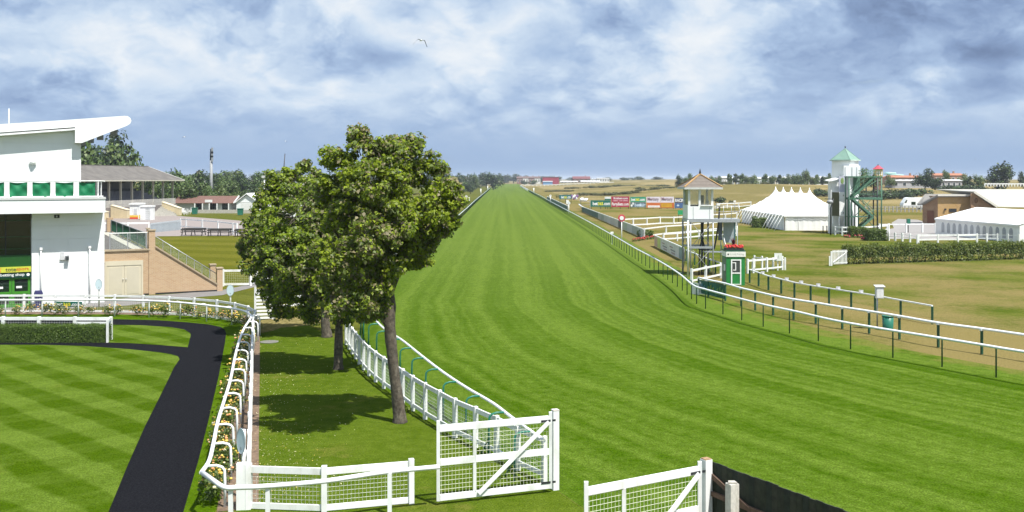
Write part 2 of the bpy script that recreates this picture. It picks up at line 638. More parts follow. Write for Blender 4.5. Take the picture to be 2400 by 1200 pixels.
RUBBER = pm('black_rubber_path', (0.0085, 0.0090, 0.0115), 1.0, 0.5, 26.0, bump=1.0, bscale=60, dirt=((0.030, 0.029, 0.028), 0.55), spec=0.03)
RED_FLOWER = pm('red_petals', (0.50, 0.035, 0.030), 0.6, 0.3, 20.0)
PINK_FLOWER = pm('crimson_petals', (0.36, 0.030, 0.060), 0.6, 0.3, 20.0)
YEL_FLOWER = pm('yellow_petals', (0.66, 0.46, 0.09), 0.6, 0.25, 30.0)
PEACH_FLOWER = pm('peach_petals', (0.66, 0.30, 0.13), 0.6, 0.25, 30.0)
PALE_FLOWER = pm('pale_petals', (0.72, 0.66, 0.42), 0.6, 0.25, 30.0)
LEAF_A = leaf_mat('leaf_green', (0.115, 0.170, 0.026), .42)
LEAF_B = leaf_mat('leaf_yellow_green', (0.230, 0.310, 0.020), .4)
LEAF_C = leaf_mat('leaf_dull', (0.190, 0.175, 0.095), 0.25)
LEAF_D = leaf_mat('leaf_dark', (0.130, 0.165, 0.060), .35)
LEAF_FAR = leaf_mat('leaf_far', (0.060, 0.105, 0.022), 0.15)
LEAF_FAR2 = leaf_mat('leaf_far_pale', (0.105, 0.150, 0.040), 0.15)
LEAF_FAR3 = leaf_mat('leaf_far_dark', (0.022, 0.042, 0.016), 0.1)
LEAF_GORSE = leaf_mat('leaf_gorse', (0.085, 0.095, 0.030), 0.1)
LEAF_HEDGE = leaf_mat('leaf_hedge', (0.085, 0.140, 0.020), 0.2)
LEAF_ROSE = leaf_mat('leaf_rose', (0.060, 0.095, 0.022), 0.2)
MAROON = leaf_mat('leaf_maroon', (0.085, 0.014, 0.022), 0.1)


def brick_mat(name, c1, c2, mortar, u, sc_=1.0):
    m = bpy.data.materials.new(name)
    m.use_nodes = True
    t = NT(m.node_tree)
    pos = t.n('NewGeometry').outputs['Position']
    v = t.n('CombineXYZ', None, X=t.dot(pos, u), Y=t.n('SeparateXYZ', None, Vector=pos).outputs['Z'], Z=0.0).outputs[0]
    br = t.n('TexBrick', None, Vector=v, Color1=c1, Color2=c2, Mortar=mortar, Scale=sc_)
    br.inputs['Mortar Size'].default_value = 0.010
    br.inputs['Brick Width'].default_value = 0.225
    br.inputs['Row Height'].default_value = 0.075
    br.inputs['Bias'].default_value = -0.1
    nz = t.noise(pos, 0.9, 5, 0.6)
    c = t.mix(t.ss(nz, 0.4, 0.75, 0.0, 0.4), br.outputs['Color'], (0.50, 0.36, 0.24))
    b = t.n('BsdfPrincipled', None, Base_Color=c, Roughness=0.9)
    bn = t.n('Bump', dict(invert=True), Strength=0.5, Distance=0.01, Height=br.outputs['Fac'])
    t.link(bn.outputs[0], b.inputs['Normal'])
    o = t.n('OutputMaterial')
    t.link(b.outputs[0], o.inputs[0])
    return m


UA = R(28.0)
UU = Vector((math.cos(UA), math.sin(UA), 0))      # along the stand's facade, to the right
NN = Vector((math.sin(UA), -math.cos(UA), 0))     # out of the facade
BRICK = brick_mat('buff_brick', (0.46, 0.31, 0.175), (0.40, 0.245, 0.130), (0.46, 0.38, 0.28), tuple(UU))
BRICK_Y = brick_mat('yellow_brick', (0.44, 0.27, 0.085), (0.37, 0.21, 0.07), (0.40, 0.30, 0.16), (1, 0.2, 0))
BRICK_D = brick_mat('brown_brick', (0.27, 0.15, 0.075), (0.21, 0.115, 0.06), (0.27, 0.2, 0.14), (0, 1, 0))

DRY = (0.200, 0.160, 0.065)
G_FIELD = grass_mat('field_grass', (0.072, 0.085, 0.014), (0.120, 0.128, 0.026), DRY, 0.40, 0.62, 0.055,
                    stripes=((62, 5.2, 0.16),), xbias=(-14, 14, -0.14, 0.06), fine=16, patch=0.12, bump=0.4)
G_DUNE = grass_mat('dune_grass', (0.130, 0.115, 0.042), (0.205, 0.170, 0.070), (0.280, 0.222, 0.115), 0.42, 0.60, 0.018,
                   fine=4, patch=0.05, bump=0.6)
G_LAWN = grass_mat('tree_lawn_grass', (0.050, 0.088, 0.004), (0.104, 0.146, 0.017), (0.150, 0.140, 0.035), 0.57, 0.80, 0.30,
                   fine=26, patch=0.35, bump=0.6)
G_RING = grass_mat('ring_lawn_grass', (0.046, 0.088, 0.003), (0.102, 0.156, 0.021), (0.130, 0.140, 0.022), 0.62, 0.95, 0.4,
                   stripes=((47, 1.85, 0.33), (-48, 2.4, 0.15)), fine=30, patch=0.3, bump=0.5, mott=0.6)
G_VERGE = grass_mat('ring_verge_grass', (0.044, 0.094, 0.001), (0.088, 0.148, 0.008), fine=30, patch=0.4, bump=0.5)
G_BANK = grass_mat('enclosure_grass', (0.080, 0.090, 0.008), (0.140, 0.136, 0.022), (0.168, 0.138, 0.045), 0.55, 0.80, 0.10,
                   stripes=((72, 7.5, 0.20),), mott=0.6, fine=16, patch=0.10, bump=0.4)
G_RIGHT = grass_mat('paddock_grass', (0.066, 0.094, 0.010), (0.118, 0.132, 0.026), (0.195, 0.158, 0.064), 0.41, 0.62, 0.075,
                    stripes=((68, 6.0, 0.28), (-20, 9.0, 0.14)), mott=0.6, fine=18, patch=0.10, bump=0.4)
TRACK_W = 24.0
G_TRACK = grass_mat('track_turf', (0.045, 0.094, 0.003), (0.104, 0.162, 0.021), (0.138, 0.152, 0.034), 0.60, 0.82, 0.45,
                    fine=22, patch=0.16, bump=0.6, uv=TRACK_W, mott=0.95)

# ------------------------------------------------------------------ ground, far land
_rng = np.random.default_rng(5)


def _sm(x, a, b):
    t = np.clip((x - a) / (b - a), 0, 1)
    return t * t * (3 - 2 * t)


def ground_z(x, y):
    x, y = np.asarray(x, float), np.asarray(y, float)
    tx = -6.0 - 0.008 * y + 10.0
    side_r = _sm(x - tx, 28, 90)
    far_flat = 1 - _sm(y, 1500, 2600)
    w = (np.sin(x * 0.021 + y * 0.013) + np.sin(x * -0.013 + y * 0.031 + 1.7) + 0.6 * np.sin(x * 0.055 + 2.1) * np.sin(y * 0.047) +
         0.45 * np.sin(x * 0.011 - y * 0.071 + 0.6))
    z = side_r * _sm(y, 255, 420) * (2.1 + 0.85 * w) * far_flat
    z += _sm(x, 60, 190) * _sm(y, 270, 520) * 2.6 * far_flat * (0.55 + 0.45 * _sm(x, 100, 260))
    side_l = _sm(tx - x, 60, 150)
    z += side_l * _sm(y, 330, 900) * 3.0 * (1 - _sm(y, 1700, 2600))
    return np.maximum(z, 0.0)


def gz(x, y):
    return float(ground_z(x, y))


xs = np.concatenate([[-7000, -4000, -2500, -1500, -1000, -700], np.arange(-500, 700, 9.0), [720, 800, 1000, 1400, 2200, 4000, 7000]])
ys = np.concatenate([[-400, -100, 0], np.arange(40, 900, 9.0), np.arange(920, 1800, 40), [1900, 2100, 2400, 2800, 3500, 5000, 8000, 12000]])
X, Yg = np.meshgrid(xs, ys)
Z = ground_z(X, Yg)
nx, ny = len(xs), len(ys)
mb = MB()
mb.v = list(zip(X.ravel().tolist(), Yg.ravel().tolist(), Z.ravel().tolist()))
mb.f = [(j * nx + i, j * nx + i + 1, (j + 1) * nx + i + 1, (j + 1) * nx + i) for j in range(ny - 1) for i in range(nx - 1)]
cxs = (xs[:-1] + xs[1:]) / 2
cys = (ys[:-1] + ys[1:]) / 2
mb.m = [1 if (cys[j] > 262 and cxs[i] > 22) or cys[j] > 900 else 0 for j in range(ny - 1) for i in range(nx - 1)]
mb.s = [True] * len(mb.f)
tag(mb.build('ground', [G_FIELD, G_DUNE], None, fix=False), kind='structure')

# ------------------------------------------------------------------ the track
right_near = [(5200, 1330), (3700, 1120), (2950, 990), (2640, 940), (2400, 898), (2297, 878), (2166, 853), (2055, 832), (1961, 812), (1879, 789.5),
              (1808.5, 771.8), (1750, 754.8), (1703, 740), (1664, 727.5), (1636, 716)]
RB = pix_line(right_near) + [Vector((11.25, 66.5, 0)), Vector((11.4, 77, 0)), Vector((11.45, 90, 0)), Vector((11.5, 110, 0)),
                             Vector((11.5, 150, 0)), Vector((11.2, 210, 0)), Vector((10.9, 270, 0))]
RB += [Vector((11.5 - 0.005 * (y - 150), y, 0)) for y in (350, 450, 600, 800, 1000, 1250)]
LB = [G(1520, 1320), G(1400, 1215), G(1290, 1140), G(1213, 1098), G(1138, 1057), G(1074, 1026), G(1018, 990), G(979, 967), G(913, 918),
      G(868, 880), G(840, 846), Vector((-7.35, 47, 0)), Vector((-7.9, 55, 0)), Vector((-8.35, 63, 0)), Vector((-8.5, 70, 0))]
LB += [Vector((-8.5 - 0.0105 * (y - 70), y, 0)) for y in (90, 120, 160, 210, 280, 370, 480, 620, 800, 1000, 1250)]
# matching stations on both edges: (left index parameter, right index parameter)


def curve_at(pts, s):
    cum = [0]
    for a, b in zip(pts[:-1], pts[1:]):
        cum.append(cum[-1] + (b - a).length)
    s = min(max(s, 0), cum[-1])
    for i in range(len(pts) - 1):
        if s <= cum[i + 1]:
            t = (s - cum[i]) / max(1e-9, cum[i + 1] - cum[i])
            return pts[i].lerp(pts[i + 1], t)
    return pts[-1].copy()


def len_to(pts, y):
    tot = 0
    for a, b in zip(pts[:-1], pts[1:]):
        if b.y >= y:
            t = (y - a.y) / (b.y - a.y)
            return tot + (b - a).length * t
        tot += (b - a).length
    return tot


LBs, RBs = catmull(LB, 6), catmull(RB, 6)
mb = MB()
uvs = []
NU = 26
lL, rL = len_to(LBs, 110), len_to(RBs, 110)
rows = [(lL * k / 60, rL * k / 60) for k in range(61)]
yy = 110.0
while yy < 1240:
    yy *= 1.06
    rows.append((len_to(LBs, min(yy, 1249)), len_to(RBs, min(yy, 1249))))
vv = 0.0
prev = None
for k, (a, b) in enumerate(rows):
    pl, pr = curve_at(LBs, a), curve_at(RBs, b)
    mid_ = (pl + pr) / 2
    if prev is not None:
        vv += (mid_ - prev).length
    prev = mid_
    d = (pr - pl).normalized()
    for i in range(NU + 1):
        f_ = i / NU
        q = pl.lerp(pr, f_) if i < NU - 1 else (pr if i == NU - 1 else pr + d * 2.6)
        if i < NU - 1:
            q = pl.lerp(pr, i / (NU - 1))
        zz = (0.012 if i < NU else 0.004) if i > 0 else 0.006
        rise = 0.5 * float(_sm(q.y, 900, 1200))
        mb.v.append((q.x, q.y, zz + rise))
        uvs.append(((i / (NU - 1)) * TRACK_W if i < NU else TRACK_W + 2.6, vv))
n_ = NU + 1
for k in range(len(rows) - 1):
    for i in range(NU):
        mb.f.append((k * n_ + i, k * n_ + i + 1, (k + 1) * n_ + i + 1, (k + 1) * n_ + i))
        mb.m.append(0)
        mb.s.append(True)
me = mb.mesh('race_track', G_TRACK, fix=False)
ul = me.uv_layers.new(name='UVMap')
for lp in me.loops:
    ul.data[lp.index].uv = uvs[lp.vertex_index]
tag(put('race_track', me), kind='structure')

# ------------------------------------------------------------------ lawns, paths, beds
sheet('tree_lawn', pix_line([(606, 756), (700, 752), (812, 806)]) + [q.copy() for q in reversed([G(1520, 1320), G(1400, 1215), G(1290, 1140), G(1213, 1098),
      G(1138, 1057), G(1074, 1026), G(1018, 990), G(979, 967), G(913, 918), G(868, 880), G(840, 846)])] +
      pix_line([(1520, 1330), (450, 1330), (560, 1190), (606, 1190), (607, 1000), (609, 860)]), 0.004, G_LAWN)
ring_in = [(200, 1330), (255, 1200), (300, 1090), (340, 1000), (380, 920), (408, 862), (421, 843), (417, 836), (400, 831), (375, 827),
           (300, 819), (200, 812), (100, 809), (0, 809), (-420, 808), (-700, 1330)]
sheet('parade_lawn', pix_line(ring_in), 0.020, G_RING)
isl = [(263, 762), (330, 763), (400, 767.5), (432, 773), (446, 782), (447, 787), (440, 815), (380, 810), (300, 805), (200, 802), (-420, 800), (-420, 764)]
sheet('island_lawn', pix_line(isl), 0.020, G_RING)
path_out = [(395, 1330), (430, 1200), (465, 1080), (490, 980), (513, 880), (527, 805), (530, 782), (527, 773), (518, 767), (490, 761), (440, 756), (370, 751),
            (265, 748.5), (-420, 748), (-700, 1330)]
sheet('tarmac_path', pix_line(path_out), 0.012, RUBBER)
verge_out = [(450, 1330), (508, 1190), (520, 1130), (540, 1000), (556, 900), (568, 820), (575, 775), (570, 758), (540, 748), (480, 742),
             (400, 739), (265, 737), (-420, 737), (-700, 1330)]
sheet('verge_grass', pix_line(verge_out), 0.004, G_VERGE)
bed = [(508, 1200), (520, 1130), (540, 1000), (556, 900), (568, 820), (575, 775), (570, 758), (540, 748), (480, 742), (400, 739), (265, 737), (-420, 737),
       (-420, 727), (265, 727), (400, 729), (500, 732), (570, 738), (600, 748), (609, 770), (609, 860), (607, 1000), (606, 1190)]
sheet('flower_bed', pix_line(bed), 0.008, SOIL)
sheet('road', pix_line([(-300, 728), (150, 712), (250, 704), (340, 694), (420, 688), (520, 680), (600, 664), (660, 655), (660, 664), (600, 672), (520, 692), (420, 700),
                        (380, 705), (300, 716), (100, 727), (-300, 736)]), 0.008, ROAD)
sheet('terrace_paving', pix_line([(235, 500), (335, 500), (560, 517), (600, 525), (610, 552), (480, 553), (360, 554), (235, 560)]), 0.012, PAVING)
sheet('enclosure_lawn', pix_line([(520, 682), (420, 690), (330, 660), (330, 560), (480, 540), (610, 530), (700, 500), (1040, 470), (1075, 500), (1000, 560), (905, 640),
                                  (860, 690), (830, 730), (810, 745), (610, 748), (606, 680)]), 0.004, G_BANK)
sheet('dry_patch', pix_line([(606, 752), (650, 746), (700, 742), (800, 739), (806, 750), (760, 756), (720, 763), (660, 768), (640, 775), (607, 782)]), 0.008, G_DUNE)
sheet('paddock_lawn', pix_line([(1545, 590), (1700, 668), (1760, 668), (1900, 690), (2180, 745), (2400, 782), (2700, 830), (3000, 800), (2800, 560), (2420, 552), (2050, 556), (1735, 528),
                                (1560, 560)]), 0.006, G_RIGHT)
sheet('yard', pix_line([(2040, 560), (2160, 560), (2330, 560), (2330, 522), (2190, 526), (2150, 515), (2105, 513), (2090, 522), (2095, 535), (2060, 541)]), 0.010,
      pm('pale_yard_tarmac', (0.25, 0.235, 0.225), 0.9, 0.08, 0.8))
# manhole cover in the tree lawn
tag(MB().tube([(G(631, 802) + Vector((0, 0, 0.004))), (G(631, 802) + Vector((0, 0, 0.03)))], 0.42, 20).build('manhole_cover', pm('cover_grey', (0.15, 0.15, 0.13), 0.9, 0.15, 8, bump=0.3)),
    'round grey cover set in the lawn beside the rose bed fence', 'manhole cover')
# ------------------------------------------------------------------ white modern stand on the left
A0 = Vector((-24.56, 60.0, 0))


def FP(s, z, d=0.0):
    return A0 + UU * s + NN * d + Vector((0, 0, z))


def fpix(x, y, d=0.0):
    q = on_plane(x, y, A0 + NN * d, NN)
    return (q - A0).dot(UU), q.z


def fbox(mb, s0, s1, d0, d1, z0, z1, mi=0):
    c = FP((s0 + s1) / 2, (z0 + z1) / 2, (d0 + d1) / 2)
    return mb.box(c, (s1 - s0, abs(d1 - d0), z1 - z0), UA, mi)


stand = thing('grandstand', 'modern white clad stand with green hung balcony and swept canopy roof', 'grandstand', A0)
sL = -22.0
s72, _ = fpix(74, 600)
sR = 0.0
_, zb0 = fpix(245, 498, 1.16)
_, zb1 = fpix(245, 466, 1.16)
sU, _ = fpix(190, 380)
_, zu1 = fpix(120, 318)
fbox(MB(), s72 + 0.05, sR - 0.05, -0.30, -0.03, 0, zb0).build('wall', WHITE_CLEAN, stand)
# cladding courses, three columns
zc0 = 0.02
course = (zb0 - 0.02) / 7
for k in range(7):
    for (a, b) in ((s72, s72 + 1.95), (s72 + 1.95, sR)):
        fbox(MB(), a + 0.006, b - 0.006, -0.03, 0.0, zc0 + k * course + 0.006, zc0 + (k + 1) * course - 0.006).build('cladding_panel', WHITE_CLEAN, stand)
# upper storey
zr0 = fpix(0, 322)[1]
fbox(MB(), sL, sU - 0.05, -0.35, -0.03, zb1 - 0.1, zr0 + 0.4).build('upper_wall', WHITE_CLEAN, stand)
cz = zb1
uc = (zr0 + 0.5 - cz) / 5
for k in range(5):
    for j in range(4):
        a = sU - (j + 1) * 3.0
        fbox(MB(), a + 0.006, a + 3.0 - 0.006, -0.03, 0.0, cz + k * uc + 0.006, cz + (k + 1) * uc - 0.006).build('cladding_panel', WHITE_CLEAN, stand)
# side and rear body
mb = MB()
fbox(mb, sL, sR - 0.1, -24, -0.30, 0.0, zb0 - 0.3)
fbox(mb, sL, sU - 0.4, -38, -0.40, zb1, zr0 + 0.2)
mb.build('rear_wall', WHITE_CLEAN, stand)
# balcony slab with capping
s247, _ = fpix(247, 480, 1.16)
fbox(MB(), sL, s247, -14, 1.16, zb0, zb1 - 0.02).build('balcony_slab', WHITE_CLEAN, stand)
fbox(MB(), sL, s247 + 0.03, -14, 1.20, zb1 - 0.02, zb1 + 0.10).build('balcony_capping', pm('grey_capping', (0.52, 0.53, 0.52), 0.5, 0.04, 1.0), stand)
# canopy roof: gable profile swept back along the stand
prof = [(0, 291), (150, 281.5), (270, 273), (292, 271.5), (300, 272.5), (306, 277), (308, 283), (305, 290), (297, 295), (240, 316.5), (192, 335), (176, 335), (176, 298), (0, 313)]
pts = []
for x, y in prof:
    s, z = fpix(x, y, 0.5)
    pts.append((s, z))
sl0 = pts[0][0]
k0 = (pts[1][1] - pts[0][1]) / (pts[1][0] - pts[0][0])
pts[0] = (sL, pts[0][1] + (sL - sl0) * k0)
pts[-1] = (sL, pts[-1][1] + (sL - sl0) * k0)
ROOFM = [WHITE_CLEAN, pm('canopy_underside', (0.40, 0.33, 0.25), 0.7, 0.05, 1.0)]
mb = MB()
poly = [FP(s, z, 0.5) for s, z in pts]
mb.prism(poly, NN * -40.0)
nf = len(poly)
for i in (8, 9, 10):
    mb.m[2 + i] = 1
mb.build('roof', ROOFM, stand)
# gutter lip and shadow gap under the roof edge
s0, z0 = fpix(0, 316, 0.3)
s1, z1 = fpix(175, 303, 0.3)
z0 += (sL - s0) * (z1 - z0) / (s1 - s0)
MB().beam(FP(sL, z0, 0.30), FP(s1, z1, 0.30), 0.5, 0.10).build('gutter', WHITE_CLEAN, stand)
# roof panel joints and small fittings
for d, yy_ in ((-4.5, 303), (-13, 317), (-20, 325), (-27, 332)):
    t_ = 62 - d * 0.883
    q = FP(pts[6][0] - 0.45, pts[8][1] - 0.22, d)
    fl = MB().box(q, (0.42, 0.30, 0.36), UA).build('floodlight', STEEL_DULL, stand)
    MB().box(q + UU * 0.20, (0.03, 0.26, 0.30), UA).build('lens', PANE, fl)
    MB().beam(q, q + Vector((0, 0, 0.4)), 0.05, 0.05).build('bracket', STEEL, fl)
s, z = fpix(21, 292, -1)
MB().tube([FP(s, z - 0.3, -1), FP(s, z + 0.95, -1)], [0.035, 0.02], 8).build('aerial', WHITE, stand)
s, z = fpix(77, 380)
q = FP(s, z, 0)
wl = MB().tube([q, q + NN * 0.12], 0.20, 20).build('wall_lamp', WHITE, stand)
MB().ell(q + NN * 0.12, (0.15, 0.15, 0.15), 14, 8).build('lamp_dome', WHITE, wl)
for x, y, w, h in ((157, 604, 0.20, 0.28),):
    s, z = fpix(x, y)
    bl = fbox(MB(), s - w / 2, s + w / 2, 0, 0.26, z - h / 2, z + h / 2).build('box_lamp', STEEL_DULL, stand)
    fbox(MB(), s - w / 2 + 0.02, s + w / 2 - 0.02, 0.262, 0.275, z - h / 2 + 0.03, z + h / 2 - 0.05).build('lens', PANE, bl)
s, z = fpix(146, 600)
MB().prism([FP(s - 0.10, z + 0.22, 0), FP(s + 0.08, z + 0.22, 0), FP(s + 0.14, z - 0.22, 0), FP(s - 0.14, z - 0.22, 0)], NN * 0.10).build('box_lamp', pm('pale_grey_case', (0.55, 0.56, 0.57), 0.5), stand)
for x, ytop in ((96, 586), (210, 582)):
    s, zt = fpix(x, ytop)
    dp = MB().tube([FP(s, 0.0, 0.09), FP(s, zt, 0.09)], 0.045, 10).build('downpipe', WHITE, stand)
    fbox(MB(), s - 0.075, s + 0.075, 0.02, 0.16, zt, zt + 0.16).build('hopper', WHITE, dp)
s, z = fpix(133, 507)
ns = fbox(MB(), s - 0.18, s + 0.18, 0.0, 0.06, z - 0.13, z + 0.13).build('number_sign', WHITE, stand)
fbox(MB(), s - 0.145, s + 0.145, 0.061, 0.066, z - 0.10, z + 0.10).build('sign_field', DARK, ns)
text_mesh('6', FP(s - 0.045, z - 0.07, 0.070), UU, 0.09, 0.14, WHITE, ns, bold=0.02)
# shaded shop front: glazing, sign, doors
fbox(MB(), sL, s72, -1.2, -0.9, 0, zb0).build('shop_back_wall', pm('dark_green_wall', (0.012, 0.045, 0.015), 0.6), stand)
zs0, zs1, zs2 = fpix(40, 651)[1], fpix(40, 638)[1], fpix(40, 625.5)[1]
zg0 = fpix(40, 598)[1]
gl = fbox(MB(), s72 - 6.0, s72 - 0.03, -0.30, -0.26, zg0, zb0).build('upper_glazing', GLASS_DARK, stand)
for k in range(1, 5):
    fbox(MB(), s72 - k * 1.35 - 0.025, s72 - k * 1.35 + 0.025, -0.26, -0.18, zg0, zb0).build('mullion', DARK, gl)
for zz in (zg0 + 0.35, zg0 + 1.05, zg0 + 2.0):
    fbox(MB(), s72 - 6.0, s72 - 0.03, -0.255, -0.20, zz - 0.02, zz + 0.02).build('transom', pm('green_dark_bar', (0.02, 0.07, 0.02), 0.5), gl)
mb = MB()
for x in (12, 35, 58):
    s, _ = fpix(x, 570, -0.6)
    fbox(mb, s - 0.18, s + 0.18, -0.62, -0.58, zg0 + 0.45, zg0 + 0.95)
mb.build('window_display', pm('pale_display', (0.35, 0.36, 0.32), 0.8), stand)
fbox(MB(), s72 - 6.0, s72 - 0.03, -0.28, -0.10, zs2, zg0).build('spandrel', pm('green_dark_panel', (0.012, 0.07, 0.012), 0.4), stand)
sg = fbox(MB(), s72 - 2.30, s72 - 0.02, -0.24, 0.02, zs1, zs2).build('shop_sign', pm('lime_sign', (0.50, 0.52, 0.05), 0.5), stand)
fbox(MB(), s72 - 2.30, s72 - 1.62, 0.022, 0.03, zs1 + 0.005, zs2 - 0.005).build('sign_orange', pm('orange_sign', (0.62, 0.13, 0.04), 0.5), sg)
st = MB()
cs = FP(s72 - 1.78, (zs1 + zs2) / 2, 0.034)
st.tube([cs, cs + NN * 0.01], 0.045, 6, smooth=False)
st.build('sign_star', pm('sign_yellow', (0.75, 0.6, 0.1), 0.5), sg)
text_mesh('tote', FP(s72 - 1.36, zs1 + 0.06, 0.026), UU, 0.55, zs2 - zs1 - 0.12, DARK, sg, bold=0.01)
text_mesh('sport', FP(s72 - 0.80, zs1 + 0.04, 0.026), UU, 0.66, zs2 - zs1 - 0.10, pm('sign_red', (0.55, 0.05, 0.02), 0.5), sg, bold=0.01)
fa = fbox(MB(), s72 - 2.30, s72 - 0.02, -0.24, -0.02, zs0, zs1 - 0.01).build('shop_fascia', pm('green_dark_fascia', (0.006, 0.045, 0.03), 0.4), stand)
text_mesh('betting shop', FP(s72 - 1.62, zs0 + 0.05, -0.012), UU, 1.25, zs1 - zs0 - 0.10, WHITE, fa, bold=0.015)
cs = FP(s72 - 0.18, (zs0 + zs1) / 2, -0.018)
MB().tube([cs, cs + NN * 0.008], 0.085, 16).build('sign_disc', WHITE, fa)
GDOOR = pm('green_door_paint', (0.05, 0.22, 0.02), 0.4, 0.06)
for k in range(5):
    b1 = s72 - 0.06 - k * 0.98
    a1 = b1 - 0.96
    mb = MB()
    for (x0, x1, y0, y1) in ((a1, a1 + 0.13, 0.02, zs0), (b1 - 0.13, b1, 0.02, zs0), (a1 + 0.13, b1 - 0.13, 0.02, 0.20),
                             (a1 + 0.13, b1 - 0.13, zs0 * 0.44, zs0 * 0.44 + 0.16), (a1 + 0.13, b1 - 0.13, zs0 - 0.10, zs0)):
        fbox(mb, x0, x1, -0.20, -0.12, y0, y1)
    dr = mb.build('door', GDOOR, stand)
    fbox(MB(), a1 + 0.13, b1 - 0.13, -0.175, -0.16, 0.20, zs0 - 0.10).build('pane', GLASS_DARK, dr)
    fbox(MB(), a1 + 0.22, a1 + 0.52, -0.158, -0.152, zs0 - 0.62, zs0 - 0.50).build('notice', WHITE, dr)

# black litter bin by the wall, banner on it
s, _ = fpix(90, 705, 0.5)
q = FP(s, 0, 0.6)
t = thing('litter_bin', 'black and yellow litter bin against the white stand wall', 'bin', q)
MB().box(q + Vector((0, 0, 0.40)), (0.42, 0.42, 0.80), UA).build('body', pm('bin_navy', (0.02, 0.02, 0.09), 0.5), t)
MB().prism([q + UU * -0.24 + NN * 0.24 + Vector((0, 0, 0.8)), q + UU * 0.24 + NN * 0.24 + Vector((0, 0, 0.8)), q + UU * 0.18 + NN * 0.2 + Vector((0, 0, 0.98)),
            q + UU * -0.18 + NN * 0.2 + Vector((0, 0, 0.98))], NN * -0.44).build('hood', pm('bin_navy', (0.02, 0.02, 0.09)), t)

# balcony railing with green banners
rail = thing('balcony_railing', 'white balcony railing hung with green cloth banners on the modern stand', 'railing', FP(s247, zb1, 1.0))
zt = zb1 + 1.05
MB().tube([FP(sL, zt, 1.05), FP(s247 - 0.15, zt, 1.05), FP(s247 - 0.02, zt - 0.02, 0.9), FP(s247 - 0.02, zt - 0.02, -12)], 0.035, 8).build('handrail', WHITE, rail)
MB().beam(FP(sL, zb1 + 0.16, 1.02), FP(s247 - 0.1, zb1 + 0.16, 1.02), 0.04, 0.05).build('bottom_rail', WHITE, rail)
xs_ = [16, 70, 124, 178, 230]
postm = None
for i, x in enumerate([x - 54 * k for k in (1, 2, 3, 4, 5, 6)for x in (16,)][::-1] + xs_):
    s, _ = fpix(x, 445, 1.05)
    for ds in ((-0.11, 0.11) if x < 225 else (0.0,)):
        mb = MB()
        mb.beam(FP(s + ds, zb1 + 0.05, 1.08), FP(s + ds, zb1 + 0.30, 1.0), 0.055, 0.055)
        mb.beam(FP(s + ds, zb1 + 0.30, 1.0), FP(s + ds, zt, 1.05), 0.055, 0.055)
        mb.build('post', WHITE, rail)
    # banner to the left of each post
    if x > -60:
        a_, b_ = fpix(x - 49, 445, 1.0)[0], fpix(x - 5, 445, 1.0)[0]
        if x > 225:
            b_ = fpix(223, 445, 1.0)[0]
            a_ = fpix(185, 445, 1.0)[0]
        nxp, nzp = 12, 8
        mb = MB()
        for j in range(nzp + 1):
            for k in range(nxp + 1):
                u_, w_ = k / nxp, j / nzp
                sag = 0.05 * math.sin(u_ * math.pi) * (w_ > 0.9)
                dep = 1.0 + 0.025 * math.sin(u_ * 9 + w_ * 7 + i) + 0.03 * math.sin((u_ - w_) * 6 + i * 2)
                mb.v.append(tuple(FP(a_ + (b_ - a_) * u_, zb1 + 0.14 + (zt - zb1 - 0.19) * w_ - sag, dep)))
        for j in range(nzp):
            for k in range(nxp):
                mb.f.append((j * (nxp + 1) + k, j * (nxp + 1) + k + 1, (j + 1) * (nxp + 1) + k + 1, (j + 1) * (nxp + 1) + k))
                mb.m.append(0)
                mb.s.append(True)
        mb.build('banner', GREEN_BANNER, rail)
for d in (-1.0, -2.5, -4.0):
    MB().beam(FP(s247 - 0.02, zb1, d), FP(s247 - 0.02, zt, d), 0.05, 0.05).build('post', WHITE, rail)

# ------------------------------------------------------------------ brick terrace wall, stairs side
B0 = G(249, 696)
wallroot = thing('terrace_wall', 'buff brick terrace wall sloping down beside the white stand', 'wall', B0)


def BP(s, z, d=0.0):
    return B0 + UU * s + NN * d + Vector((0, 0, z))


def bpix(x, y, d=0.0):
    q = on_plane(x, y, B0 + NN * d, NN)
    return (q - B0).dot(UU), q.z


ZT = bpix(300, 588)[1]
outl = [bpix(352, 588), bpix(352, 583), bpix(364, 579), bpix(510, 668), bpix(521, 674), bpix(521, 679)]
s_end = outl[-1][0]
poly = [(-2.5, 0), (s_end, 0), (s_end, outl[4][1]), outl[3], outl[2], (outl[0][0], ZT), (-2.5, ZT)]
MB().prism([BP(s, z) for s, z in poly], NN * -0.30).build('brick_face', BRICK, wallroot)
